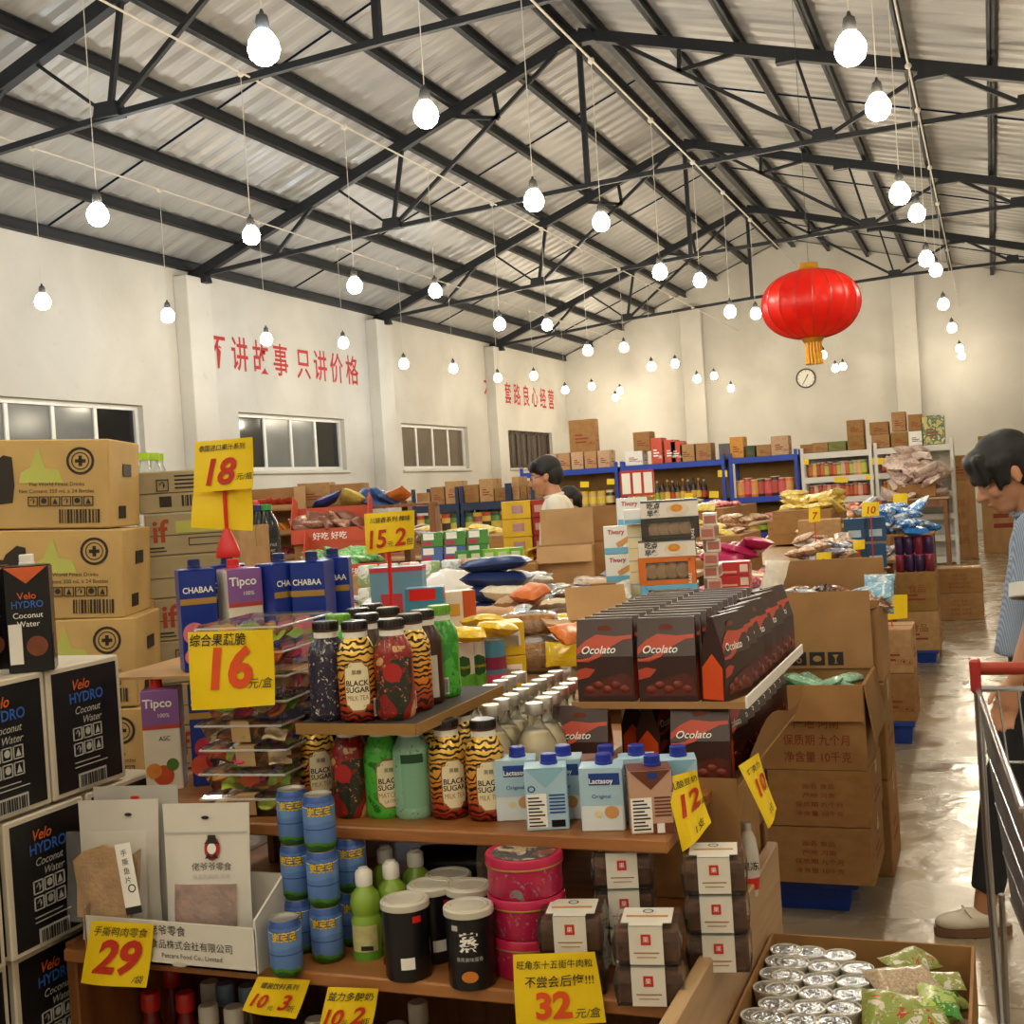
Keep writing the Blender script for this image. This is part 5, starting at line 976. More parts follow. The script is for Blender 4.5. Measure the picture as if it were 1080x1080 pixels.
# biscuit display: wafer boxes and window boxes
WAF = mat('E6EAEC', .4, 0, .03); SKY = mat('6FB4DC', .4); CRM = mat('E6D9AE', .45, 0, .06); BIS = mat('C79A5E', .6, 0, .2, 60)
pz = atD(655, 603, 4.75); 
carton((pz.x, pz.y+.05, TZ), 'low carton under the wafer boxes', None, .26, .22, .12, .25, 1, 0)
def wafer(p, rz, label):
    o = pbox(p, .115, .07, .105, rz, WAF, label, 'wafer_box', 'wafer boxes', [(0, 1, 0, .22, SKY)])
    mk('lettering', MB().text('Tivory', .024, T((-.012, -.037, .075)), .02, .1), mat('B9303A', .4), o); q = MB().rbox(-.028, .028, -.0015, .0015, -.009, .009, .001); mk('wafer_picture', q, mat('CF9A56', .5, 0, .15, 60), o, T((.015, -.037, .045)) @ RY(-.5)); return o
for k in range(2): wafer((pz.x, pz.y, TZ+.12+k*.107), .3, 'white and blue wafer box, %s of the pair by the open cartons' % ('lower', 'upper')[k])
wafer((pz.x+.03, pz.y+.1, TZ+.33), .35, 'white wafer box lying above the pair, in second row'); carton((pz.x+.03, pz.y+.12, TZ+.12), 'small plain carton behind the wafer boxes', None, .1, .1, .2, .3, 2, None)
pbox((pz.x+.05, pz.y+.13, TZ+.44), .13, .06, .1, .25, mat('B8342E', .4), 'red and white box standing above the wafer boxes', 'snack_box', None, [(.05, .3, .1, .9, LWH), (.38, .62, .1, .9, LWH), (.7, .95, .1, .9, LWH)])
carton((pz.x+.05, pz.y+.14, TZ+.325), 'small carton propping the red and white box', None, .12, .1, .11, .25, 1, None)
def window_box(p, rz, fm, label, w=.2, d=.16, h=.095):
    o = thing('biscuit_box', label, 'box', T(p) @ RZ(rz), 'biscuit window boxes'); a, b, c2 = w/2, d/2, .016
    mk('frame', MB().box(-a, a, -b, b, 0, .003).box(-a, a, -b, b, h-.003, h).box(-a, -a+c2*1.6, -b, -b+.004, .003, h-.003).box(a-c2*1.6, a, -b, -b+.004, .003, h-.003).box(-a+c2, a-c2, -b, -b+.004, .003, c2).box(-a+c2, a-c2, -b, -b+.004, h-c2, h-.003).box(-a, -a+.003, -b, b, .003, h-.003).box(a-.003, a, -b, b, .003, h-.003), fm, o)
    mk('tray_back', MB().box(-a+.004, a-.004, .0, .004, .003, h-.003), mat('5A3A22', .7), o)
    for i in range(4): mk('biscuit', MB().lathe([(0, -.01), (.024, -.009), (.028, -.003), (.028, .003), (.024, .009), (0, .01)], 16), BIS, o, T((-.055+i*.036, -b+.035, h*.48)) @ RZ(.25) @ RX(pi/2))
    mk('window_film', MB().box(-a+c2*1.5, a-c2*1.5, -b+.001, -b+.002, c2, h-c2), glassy('FFFFFF', .06, .05), o)
    mk('lettering', MB().text('BAKE', .016, T((w*.42, -b-.001, h*.2)) @ RY(-pi/2)), LWH, o)
    return o
def print_box(p, rz, label, w=.2, d=.15, h=.062):
    o = pbox(p, w, d, h, rz, mat('E2DED6', .4, 0, .04), label, 'biscuit_box', 'biscuit window boxes', [(0, 1, .88, 1, mat('5A6268', .5))])
    mk('lettering', MB().text('吃点', .024, T((-.055, -d/2-.002, .034)), .03).text('早餐', .024, T((-.055, -d/2-.002, .008)), .03), mat('4A5560', .5), o); mk('plate_picture', MB().lathe([(0, 0), (.04, 0)], 16, T((.03, -d/2-.002, .028)) @ RX(pi/2) @ Matrix.Diagonal((1, .55, 1, 1))), mat('D9CFC0', .5), o); mk('food_picture', MB().lathe([(0, 0), (.022, 0)], 14, T((.025, -d/2-.003, .032)) @ RX(pi/2) @ Matrix.Diagonal((1, .6, 1, 1))), mat('D9912E', .5, 0, .2, 60), o)
    return o
bz = atD(702, 658, 4.36); bp = lambda dx, dy, z: (bz.x+dx, bz.y+.1+dy, z)
pbox(bp(-.02, 0, TZ), .24, .2, .03, .2, SKY, 'flat sky-blue biscuit box at the bottom of the display', 'biscuit_box', 'biscuit window boxes', [(.1, .9, .3, .6, LWH)])
window_box(bp(0, .0, TZ+.03), .2, SKY, 'sky-blue window box of biscuits, second in the tall stack'); window_box(bp(-.005, .0, TZ+.126), .22, mat('D2702A', .4), 'orange window box of biscuits in the tall stack')
print_box(bp(0, 0, TZ+.222), .2, 'white printed breakfast box resting on the orange window box'); window_box(bp(.015, 0, TZ+.285), .2, mat('3A3633', .4), 'black window box of biscuits high in the tall stack', .2, .16, .075); print_box(bp(.015, 0, TZ+.361), .22, 'white printed breakfast box on top of the tall stack')
for k in range(4): pbox(bp(-.125, .05, TZ+k*.085), .06, .14, .084, .2, CRM, 'cream narrow box, %s of the column beside the window boxes' % ordt[k], 'biscuit_box', 'cream narrow boxes', [(0, 1, .45, .5, mat('8FB4D0', .5))])
pbox(bp(-.11, .02, TZ+.345), .1, .14, .05, .3, WAF, 'white and blue box lying askew near the top of the display', 'biscuit_box', None, [(0, 1, 0, .3, SKY)])
for k in range(8): pbox(bp(.15, .02+.02*(k % 2), TZ+k*.046), .05, .15, .045, .1+.1*(k % 3), [mat('C9A79A', .35, 0, .2, 40), mat('D9D2C8', .35, 0, .2, 40)][k % 2], 'pink and white biscuit sleeve, %s of the leaning column' % ordt[k], 'biscuit_sleeve', 'biscuit sleeves', [(.1, .9, .2, .8, mat('A86A5E', .4))])
# red boxes
q = atZ(774, 634, TZ)
for k in range(3): pbox((q.x, 4.93, TZ+k*.052), .125, .1, .05, .1, mat('C23A40', .35, 0, .08), 'small red snack box, %s of three beside the big open carton' % ('bottom', 'middle', 'top')[k], 'snack_box', 'small red boxes', [(.05, .6, .15, .3, mat('E8B0A8', .4)), (.7, .95, .2, .8, mat('E0D0C8', .4))])
# ---- carton stack by the aisle on a blue crate
GC = (-.615, 4.43)
def crate(p, w, d, h, label, rz=0):
    o = thing('plastic_crate', label, 'crate', T(p) @ RZ(rz), 'blue plastic crates'); a, b = w/2, d/2
    mk('body', frust(w*.9, d*.9, 0, h*.75, .86, .98), BLUEP, o); mk('rim', MB().rbox(-a, a, -b, b, h*.75, h, .006), BLUEP, o)
    return o
crate((-.68, 4.5, 0), .36, .45, .118, 'blue plastic crate under the brown carton stack'); crate((-.98, 4.5, 0), .2, .45, .118, 'blue plastic crate end behind the first one')
W3, D3 = .35, .4
for k, (z, h, l) in enumerate(((.12, .192, 'brown carton with faint red print, bottom of the aisle stack'), (.314, .192, 'brown carton with faint red print, middle of the aisle stack'))):
    carton((GC[0]+.01*k, GC[1], z), l, 'aisle carton stack', W3-.01*k, D3, h, .0, 1, 0, True, INKR)
open_carton((GC[0], GC[1], .508), 'open brown carton of mint green packets, top of the aisle stack', W3, D3, .285, 0, 1, ((1, .26, 95), (3, .19, 262), (0, .12, 262)), ink=INKR, group='aisle carton stack')
fl_ = MB(); icons(fl_, -.11, 0, .05, 3, T((0, 0, 0)))
r = thing('carton_lid', 'tall cardboard flap panel with black shipping symbols behind the mint packets', 'cardboard', T((GC[0], GC[1]+D3/2-.015, .79)) @ RX(-.04)); mk('panel', MB().box(-W3/2, W3/2, 0, .006, 0, .28), KR[0], r)
for i in range(3): mk('symbol_square', MB().box(-.115+i*.066, -.06+i*.066, -.0015, 0, .012, .06), INK, r)
mk('symbol', MB().text('6', .05, T((-.087, -.003, .02))), KR[0], r); mk('symbol', MB().lathe([(0, 0), (.016, 0)], 12, T((-.021, -.003, .036)) @ RX(pi/2) @ Matrix.Diagonal((1, .7, 1, 1))), KR[0], r)
mk('symbol', MB().prism([(.034, .05), (.056, .05), (.047, .036), (.047, .022), (.053, .018), (.037, .018), (.043, .022), (.043, .036)], .001, T((0, -.003, 0))), KR[0], r)
MINTP = [printmat('A9D2B8', '8FC4A6', 'E2EDE4', sc=7, seed=s, rough=.25) for s in range(3)]
for i in range(14): pillow((GC[0]-.1+(i % 4)*.07, GC[1]-.14+(i//4)*.08, .74+.02*(i % 3)), .14, MINTP[i % 3], rnd(0, 3), (rnd(-.2, .2), rnd(-.5, .5)), i % 6, 'mint green packet in the top carton of the aisle stack', 'snack bag', 'mint packets', 'snack_packet', .55, .9)
pillow((GC[0]-.12, GC[1]-.1, .83), .15, MINTP[0], .9, (0, -.7), 2, 'mint green packet standing up out of the top carton', 'snack bag', 'mint packets', 'snack_packet', .5, .8)
# big carton with pouches behind it
open_carton((-.62, 4.93, .72), 'big open carton of mixed pouches behind the aisle stack', .4, .36, .3, 0, 0, ((1, .14, 80), ))
carton((-.62, 4.9, .36), 'carton under the big open carton of pouches', None, .4, .36, .355, 0, 3, 0); carton((-.62, 4.9, 0), 'lowest carton under the big open carton of pouches', None, .4, .36, .355, 0, 1, 0)
PO = [printmat('D9C7A4', '6A3A28', 'B5683A', sc=5, seed=s, rough=.3) for s in (1, 5)]+[printmat('D6DEE4', '7FB3D0', 'E9E4DC', sc=5, seed=3, rough=.3), printmat('C9B7A6', '4A2A30', 'E5DDD0', sc=5, seed=8, rough=.3)]
for i in range(16): pillow((-.78+(i % 5)*.075, 4.83+(i//5)*.07, .99+.015*(i % 3)), .19, PO[i % 4], rnd(0, 6), (rnd(-.5, .5), rnd(-.6, .6)), i % 6, 'brown, cream and blue snack pouch in the big open carton', 'snack bag', 'pouches in the big open carton', 'snack_pouch', .85, .8)
pillow((-.82, 4.86, 1.1), .17, mat('D8CDB8', .35, 0, .1), 1.2, (0, -1.0), 1, 'cream pouch standing upright at the corner of the big open carton', 'snack bag', None, 'snack_pouch'); pillow((-.44, 5.0, 1.02), .16, PO[2], 1.4, (0, -1.2), 2, 'blue and white pouch standing at the aisle corner of the big carton', 'snack bag', None, 'snack_pouch')
# cartons further along the aisle
def at0(x, y): return atZ(x, y, 0)
for x, y, w, d, hs, mk_, l in ((944, 786, .24, .35, (.26, .24), 1, 'behind the aisle stack'), (971, 700, .3, .4, (.3, .3), 2, 'with the purple cans on it'), (1014, 654, .42, .4, (.26, .24), 0, 'standing alone in the aisle'), (1012, 583, .45, .5, (.32, ), 1, 'far down the aisle')):
    p = at0(x, y); z = 0
    if mk_: crate((p.x, p.y+d/2, 0), w*.92, d, .13 if mk_ == 1 else .1, 'blue crate under the cartons '+l); z = .13 if mk_ == 1 else .1
    for k, h in enumerate(hs):
        carton((p.x, p.y+d/2, z), 'brown carton %s, %s' % (l, ('lower one', 'upper one')[k]), 'cartons along the aisle', w, d, h, 0, (k+mk_) % 5, mk_); z += h+.002
    TOPZ = z
    if mk_ == 2:
        PC = mat('3A1E4E', .3, .1, .15, 30); PC2 = mat('7A2038', .3, .1, .15, 30); PK2 = mat('B83A78', .35)
        cc = MB().lathe([(0, 0), (.03, 0), (.034, .006), (.034, .12), (.03, .128), (0, .128)], 14); cc.cur = 1; cc.lathe([(.0345, .125), (.03, .132), (0, .133)], 14); ccm = cc.mesh('cc', 40)
        for lev in range(2):
            for i in range(4):
                for j in range(2): single('preserve_jar', ccm, [PC if (i+lev) % 3 else PC2, PK2], 'dark purple jar with pink lid in the two-layer block by the aisle', 'jar', T((p.x-.11+i*.073, p.y+.06+j*.075, z+lev*.136)), 'purple jars by the aisle')
BW = [printmat('DDE6EE', '3F8AD0', 'F0F0EC', sc=4, seed=s, rough=.25) for s in (1, 4)]+[mat('2F7CC8', .25, 0, .2, 12), printmat('E5E7E8', 'B9C6D8', '3A4A6A', sc=5, seed=6, rough=.25)]
p = at0(971, 700); heap(p.x-.25, p.x+.12, p.y+.0, p.y+.5, 1.0, 23, .208, BW, 'blue and white snack bag heaped above the purple jars', 'blue and white bags by the aisle', 0); single('display_board', MB().box(-.2, .18, -.02, .45, 0, .012).box(-.2, -.18, 0, .02, -.98, 0).box(.15, .17, .4, .43, -.98, 0).mesh(), KR[1], 'cardboard shelf board under the blue and white bags', 'board', T((p.x-.03, p.y+.02, .985)))
# ---- mixed goods on the long aisle table
def P2(*a): return [printmat(*c, sc=s, seed=i, rough=.28) for i, (c, s) in enumerate(a)]
GRN = P2((('8FA84A', 'C9B45A', 'D9A0A8'), 6), (('7E9A3E', 'A9B870', 'C98A7A'), 6), (('B58A78', '9A5A4A', 'C9B090'), 6)); BRO = P2((('8A5A3E', 'C9A482', 'E0D6C8'), 6), (('A98A78', 'C9B8A8', '6A3A30'), 6)); WHI = P2((('D9DADC', 'A9B4C2', '4A4A5A'), 6), (('E2E0DC', '8A8FA8', '3A3A4A'), 6)); REDS = P2((('B5303A', 'D98A8A', 'E8E0D8'), 6), (('C2402E', 'E0A08A', 'F0E8DC'), 6)); YEL2 = P2((('D9B82A', 'E5D27A', 'B58A1E'), 6), (('E2C437', 'C9A83A', 'F0E8C0'), 6)); DRK = P2((('1E1B22', '4A4458', 'C9C9D0'), 6), (('2A1E1A', '6A3A2E', 'B9A89A'), 6))
heap(-1.45, -.85, 5.3, 6.2, .73, 37, .160, REDS+BRO+WHI, 'red, brown and white snack bag on the near end of the aisle table', 'mixed bags on the aisle table, near end', .15, 'biscuit_bag')
heap(-2.2, -1.5, 5.3, 6.6, .98, 31, .176, WHI+DRK[:1]+BRO, 'white and purple snack bag in the heap behind the red boxes', 'white and purple bags', 0, 'nut_bag'); heap(-1.45, -.85, 6.3, 7.5, .73, 34, .176, DRK+BRO+REDS[:1], 'dark snack bag in the heap behind the price signs', 'dark bags on the aisle table', .16, 'nut_bag')
heap(-2.3, -1.35, 6.8, 8.6, .75, 43, .192, GRN, 'green and pink snack bag in the heap beyond the biscuit display', 'green and pink bags', .3, 'candy_bag'); heap(-1.35, -.85, 7.7, 9.7, .75, 34, .192, WHI+BRO, 'white and silver snack bag in the heap before the white racks', 'white bags before the racks', .2, 'chip_bag')
heap(-2.3, -1.6, 8.7, 9.8, .75, 20, .208, BRO+YEL2[:1], 'brown and cream snack bag at the far end of the aisle table', 'brown bags on the aisle table, far end', .35, 'chip_bag')
heap(-1.9, -1.2, 10.6, 12.2, 1.0, 29, .240, YEL2, 'yellow snack bag in the heap before the last blue rack', 'yellow bags before the racks', .2, 'yellow_bag'); heap(-1.15, -.78, 10.5, 13, .8, 26, .240, REDS+WHI, 'red and white snack bag on the second aisle table', 'red bags on the second aisle table', .2, 'chip_bag'); heap(-2.35, -1.2, 12.4, 15.4, .8, 37, .256, GRN+REDS+YEL2, 'mixed colour snack bag on the second aisle table', 'mixed bags on the second aisle table', .25, 'food_bag')
for k in range(3): 
    q = atD(848, 604, 6.2); pbox((q.x, q.y, .74+k*.075), .3, .16, .073, .1, mat('5A5AA8', .35, 0, .1), 'purple and gold biscuit box, %s of three behind the 15 sign' % ('bottom', 'middle', 'top')[k], 'snack_box', 'purple biscuit boxes', [(.06, .94, .15, .85, mat('A9B4C9', .4, 0, .2, 20)), (.6, .9, .25, .75, mat('D09A2E', .4))])
q = atD(815, 585, 6.4); pbox((q.x, q.y, .95), .3, .2, .05, .05, mat('CFA24A', .45, 0, .1), 'flat golden box with handle beside the purple boxes', 'snack_box', None, [(.1, .9, .3, .7, mat('8A4A5A', .4))])
q = atD(760, 575, 6.0); 
for k in range(3): pillow((q.x+.06*k, q.y+.1*k, 1.13+.02*k), .2, mat('B02458', .3, 0, .2, 20), k, (.2, .2), k, 'magenta snack bag beside the biscuit display, %s of three' % names[k], 'snack bag', 'magenta bags')
# bags and tins near the white racks
for i in range(4):
    q = atD(900+i % 2*22, 560-(i//2)*20, 9.0+.2*(i//2)); pbox((q.x, q.y, .8+.18*(i//2)), .15, .12, .175, .1, mat('1E4A6E', .35, 0, .1), 'teal blue tea box, %s of the block by the blue bags' % names[i], 'snack_box', 'teal tea boxes', [(.2, .8, .2, .5, mat('A9BCC9', .4))])
tinb = MB().lathe([(0, 0), (.09, 0), (.095, .01), (.095, .2), (.09, .205)], 20); tinb.cur = 1; tinb.lathe([(.097, .2), (.097, .23), (.09, .235), (0, .235)], 20); tinb = tinb.mesh('tinb', 40)
for i, (x, y, c) in enumerate(((852, 553, 'D0932A'), (865, 553, 'D0932A'), (892, 570, 'B5303A'))): q = atD(x, y, 12.2 if i < 2 else 9.0); single('milk_tin', tinb, [mat('D6D6D6', .35, 0, .05), mat(c, .4)], ['white milk powder tin with gold lid under the white rack, first', 'white milk powder tin with gold lid under the white rack, second', 'white tin with red lid beside the teal boxes'][i], 'tin', T((q.x, q.y, .8 if i < 2 else .76)) @ Matrix.Diagonal((.8 if i == 2 else 1,)*3+(1,)), None)
q = atD(864, 545, 9.6); carton((q.x, q.y, .95), 'small carton with yellow sign before the milk tins', None, .32, .25, .2, .1, 2, None); heap(q.x-.16, q.x+.2, q.y-.5, q.y-.1, .93, 13, .160, BRO, 'tan snack bag before the small carton', 'tan bags by the milk tins', 0)
# ---- middle table: cans, jars, white bag, open cartons
WRAP = P2((('D9DDD6', '8FB07A', 'C9A9A0'), 9), (('E2E2DE', 'B9C4CC', '7A8A6A'), 9), (('DAD2C8', 'C98A6A', '8A9A6A'), 9))
jr = MB().lathe([(0, 0), (.045, 0), (.05, .008), (.05, .09), (.044, .098), (0, .099)], 16).mesh('jar', 40)
for i in range(12):
    q = atD(388+(i % 6)*22, 612-(i//6)*16, 5.9+.15*(i//6)); single('wrapped_jar', jr, WRAP[i % 3], 'pale printed jar in the rows behind the white plastic bag', 'jar', T((q.x, q.y, 1.0 if i < 6 else 1.1)), 'printed jars')
t_ = NT('white_film'); t_.col('E8E4DE'); WFILM = t_.set(.25, 0, .6, Transmission_Weight=0)
def blob(p, r, sz, m, label, seed, name='plastic_bag'):
    mb = MB(); vs = []; n, k = 22, 12
    pr = lambda u, v: Vector((cos(2*pi*u)*sin(pi*v), sin(2*pi*u)*sin(pi*v), -cos(pi*v)))
    def f(u, v):
        d = pr(u, v); a = 1+.22*mnoise.noise(d*2.2+Vector((seed, 0, 0)))+.1*mnoise.noise(d*6+Vector((0, seed, 0))); z = d.z*sz*a; return (d.x*r*a, d.y*r*a*.8, max(z, -sz*.5)+sz*.5)
    mb.grid(f, n, k, None, True); return single(name, mb.mesh(name, 60), m, label, 'plastic bag', T(p), None)
q = atD(472, 634, 5.3); blob((q.x, q.y, 1.0), .14, .13, WFILM, 'knotted white plastic bag lying on the middle table', 3.1); 
for i, (x, y) in enumerate(((447, 606), (430, 622), (400, 640))): q = atD(x, y+10, 5.2); blob((q.x, q.y, 1.0), .09, .07, WFILM, 'small clear plastic bag, %s beside the knotted white one' % names[i], i+7.7)
PB = [mat('4E6FB0', .4, 0, .15), mat('4A8A3E', .4, 0, .15), mat('B0405A', .4, 0, .1)]
n_ = 0
for lev in range(4):
    for i in range(3):
        q = atD(456+i*24, 603-lev*15, 6.75); m = PB[0] if lev in (1, 2) and i < 2 else PB[1]; n_ += 1
        pbox((q.x, q.y, 1.0+lev*.08), .115, .1, .078, .3, m, '%s tissue pack, row %s from below, place %s of the block' % ('blue' if m is PB[0] else 'green', names[lev], names[i]), 'tissue_pack', 'tissue packs', [(.1, .6, .5, .95, LWH), (.05, .5, .1, .4, PB[2])])
for i in range(5):
    q = atD(488+i*14, 583-i*1.5, 6.6); pbox((q.x, q.y, 1.13), .075, .07, .085, .3, mat(['3E8A3A', '3E8A3A', '7FBF3A', '8FCB4A', '6FB02E'][i], .4, 0, .1), 'green snack box on the kraft carton, %s from the tissue packs' % names[i], 'snack_box', 'green snack boxes', [(.2, .8, .3, .8, mat('C9D8A8', .4))])
q = atD(515, 606, 6.6); carton((q.x, q.y+.05, 1.0), 'kraft carton under the green snack boxes', None, .5, .25, .128, .3, 1, None); q = atD(475, 590, 6.3); single('red_rail', MB().rbox(-.13, .13, -.02, .02, 0, .03, .005).mesh(), REDP, 'red plastic strip lying before the tissue packs', 'strip', T((q.x, q.y, 1.1)) @ RZ(.3)); carton((q.x, q.y+.02, 1.0), 'low carton under the red plastic strip', None, .25, .1, .098, .3, 2, None)
open_carton(tuple(atZ(590, 616, 1.0)+Vector((0, .15, 0))), 'open kraft carton with raised back flaps, in front of the man', .3, .26, .2, .25, 2, ((1, .2, 100), (0, .1, 240), (2, .1, 200))); open_carton(tuple(atZ(632, 612, 1.0)+Vector((0, .2, 0))), 'open kraft carton with raised back flap next to the wafer boxes', .28, .26, .2, .25, 1, ((1, .2, 95), (3, .1, 200)))
q = atZ(610, 625, 1.0); heap(q.x-.28, q.x+.2, q.y-.55, q.y-.1, 1.0, 23, .144, SIL, 'silver foil bag heaped before the open cartons', 'silver bags before the open cartons', 0, 'foil_bag')
heap(-4.2, -2.9, 5.2, 6.0, 1.0, 37, .160, WHI+BRO+SIL, 'pale snack bag on the end of the middle table by the windows', 'pale bags on the middle table', 0, 'foil_bag')
# candy rack and red shelf trays
q = atD(290, 618, 8.3); r = thing('candy_rack', 'brown cardboard candy rack with four shelves of bags', 'rack', T((q.x, q.y, .98)) @ RZ(.5), None); rw, rd, rh = .36, .22, .66
mk('side_panel', MB().box(-rw/2, -rw/2+.01, -rd/2, rd/2, 0, rh), KR[2], r); mk('side_panel', MB().box(rw/2-.01, rw/2+.06, -rd/2, rd/2, 0, rh), KR[2], r); mk('back_panel', MB().box(-rw/2+.01, rw/2-.01, rd/2-.01, rd/2, 0, rh), KR[1], r)
Mrk = T((q.x, q.y, .98)) @ RZ(.5); CANDY = [mat('B5402A', .35, 0, .3, 25), mat('D0802A', .35, 0, .3, 25), mat('7A2A2A', .35, 0, .3, 25), mat('C9A060', .35, 0, .3, 25)]
for k in range(4):
    z = .01+k*.165; mk('shelf', MB().box(-rw/2+.01, rw/2-.01, -rd/2, rd/2-.01, z, z+.012).box(-rw/2+.01, rw/2-.01, -rd/2, -rd/2+.008, z, z+.04), KR[0], r)
    for i in range(5): pp = Mrk @ Vector((-.13+i*.06, -.03, z+.055)); pillow(pp, .13, CANDY[3-k], rnd(0, 3), (.7, rnd(-.2, .2)), i, '%s candy bag on the %s shelf of the cardboard rack' % (('tan', 'dark red', 'orange', 'red')[k], ('lowest', 'second', 'third', 'top')[k]), 'snack bag', 'candy bags, shelf %d' % (k+1), 'candy_bag')
RO = mat('C24A2E', .45, 0, .06); GB2 = [printmat('4FA34A', '8FD08A', 'D9E8D0', sc=8, seed=s, rough=.3) for s in (0, 4)]; BB2 = [mat('7A4A38', .35, 0, .3, 25), printmat('8A5A48', 'B58A70', 'D0B8A0', sc=8, seed=3, rough=.3)]
def redtray(px, D, z, w, label, pal, bl, grp):
    q = atD(px[0], px[1], D); o = thing('shelf_tray', label, 'tray', T((q.x, q.y, z)) @ RZ(.35), 'red shelf-ready trays'); d = .26
    mk('body', MB().box(-w/2, w/2, -d/2, d/2, 0, .006).box(-w/2, w/2, -d/2, -d/2+.006, .006, .09).box(-w/2, w/2, d/2-.006, d/2, .006, .22), RO, o)
    for s in (-1, 1): mk('end_panel', MB().prism([(-d/2, 0), (d/2, 0), (d/2, .26), (0, .3), (-d/2, .12)], .006, T((s*w/2, 0, 0)) @ RZ(pi/2)), RO, o)
    mk('lettering', MB().text('好吃 好吃', .05, T((0, -d/2-.002, .025)), .01), LWH, o)
    M = o.matrix_world
    for i in range(9): pillow(M @ Vector((-w/2+.06+(i % 5)*(w-.12)/4, -.05+.1*(i//5), .11+.04*(i//5))), .17, pal[i % 2], rnd(0, 3), (rnd(.3, .8), rnd(-.3, .3)), i % 6, bl, 'snack bag', grp)
redtray((368, 612), 7.6, 1.05, .5, 'lower red shelf-ready tray holding green bags', GB2, 'bright green snack bag in the lower red tray', 'green bags in the red tray')
q = atD(368, 612, 7.6); carton((q.x, q.y, .98), 'low carton under the lower red tray', None, .5, .26, .068, .35, 1, None)
redtray((352, 572), 7.85, 1.27, .48, 'upper red shelf-ready tray holding brown bags', BB2, 'brown snack bag in the upper red tray', 'brown bags in the red tray'); q = atD(352, 572, 7.85); carton((q.x, q.y+.02, .98), 'carton behind the green bags, carrying the upper red tray', None, .48, .22, .288, .35, 1, None)
for x, y, w, h, l in ((345, 625, .3, .12, 'small carton before the lower red tray'), (375, 640, .3, .12, 'pale carton before the red trays')): q = atD(x, y, 6.7); carton((q.x, q.y, 1.0), l, None, w, .2, h, .3, 2, None)
q = atD(335, 520, 8.4)
for i, (x, y, w, h) in enumerate(((335, 530, .22, .16), (365, 530, .3, .14), (300, 535, .2, .14))): q = atD(x, y, 8.55); carton((q.x, q.y, 1.5), 'small carton above the red trays, %s of three' % names[i], 'cartons above the red trays', w, .2, h, .3, i, 1)
single('rack_board', MB().box(-.5, .6, -.16, .16, 0, .02).box(-.5, -.46, -.16, .16, -.52, 0).box(.56, .6, -.16, .16, -.52, 0).mesh(), WOODD, 'raised board carrying the small cartons above the red trays', 'board', T(tuple(atD(340, 530, 8.55).xy)+(1.48,)) @ RZ(.35))
for i, (x, y, c) in enumerate(((395, 530, '2A4A7E'), (408, 535, '2A4A7E'), (372, 535, 'C9B45A'), (417, 545, 'D07A3A'), (345, 545, '2F3F8A'))): q = atD(x, y+6, 8.2); pillow((q.x, q.y, 1.53), .22, mat(c, .35, 0, .25, 20), i, (.5, .4), i, ['blue', 'blue', 'yellow', 'orange', 'dark blue'][i]+' snack bag leaning by the cartons above the red trays, '+names[i], 'snack bag', 'bags above the red trays')
single('rack_board', MB().box(-.45, .45, -.2, .2, 0, .02).box(-.43, -.39, -.2, .2, -.5, 0).box(.39, .43, -.2, .2, -.5, 0).mesh(), WOODD, 'raised board carrying bags beside the red trays', 'board', T(tuple(atD(392, 530, 8.2).xy)+(1.46,)) @ RZ(.35))
# dark bottles with green and blue caps behind the 18 sign
dk = [('body', MB().lathe([(0, 0), (.034, 0), (.038, .008), (.038, .1), (.034, .13), (.018, .16), (.015, .17)], 18).mesh('dk', 50), mat('14181E', .2, 0, .1)), ('label', wrapgrid(.0384, -1.2, 1.2, .03, .08, 9).mesh(), mat('1E2430', .5)), ('lettering', lettr([('Coconut', .055, .018, 0, 1), ('Water', .037, .018, 0, 1)], .0388), GREYI)]
for i, (x, y, c) in enumerate(((266, 590, '1B2E6E'), (284, 590, '2E9A4A'), (252, 588, '1B2E6E'), (275, 578, '1B2E6E'))): q = atD(x, y, 3.9); place(dk+[('cap', MB().lathe([(.018, .168), (.018, .186), (0, .187)], 16).mesh('dc', 40), mat(c, .4))], 'coconut_bottle', 'dark coconut water bottle with %s cap behind the 18 sign, %s' % ('green' if i == 1 else 'blue', names[i]), 'bottle', T((q.x, q.y, 1.33)) @ RZ(.5), 'dark coconut water bottles')
q = atD(270, 592, 3.92); carton((q.x, q.y, 1.02), 'carton under the dark coconut water bottles', None, .34, .26, .308, .5, 1, 1)
# yellow boxes beside the man
YBX = mat('DDB41E', .4, 0, .08); RBX = mat('B52A2A', .4, 0, .08)
for lev in range(4):
    q = atD(543, 590, 8.6); pbox((q.x, q.y+.1, .95+lev*.125), .2, .2, .122, .3, YBX, 'yellow biscuit box, %s of the stack beside the man' % ordt[lev], 'snack_box', 'yellow biscuit boxes', [(.35, .75, .3, .75, mat('B58A8A', .4, 0, .2, 30))]); q = atD(567, 590, 8.65)
    pbox((q.x, q.y+.1, .95+lev*.125), .1, .2, .122, .3, RBX, 'red biscuit box, %s of the column touching the yellow stack' % ordt[lev], 'snack_box', 'red biscuit boxes', [(.2, .8, .3, .7, mat('D9B0A0', .4))])
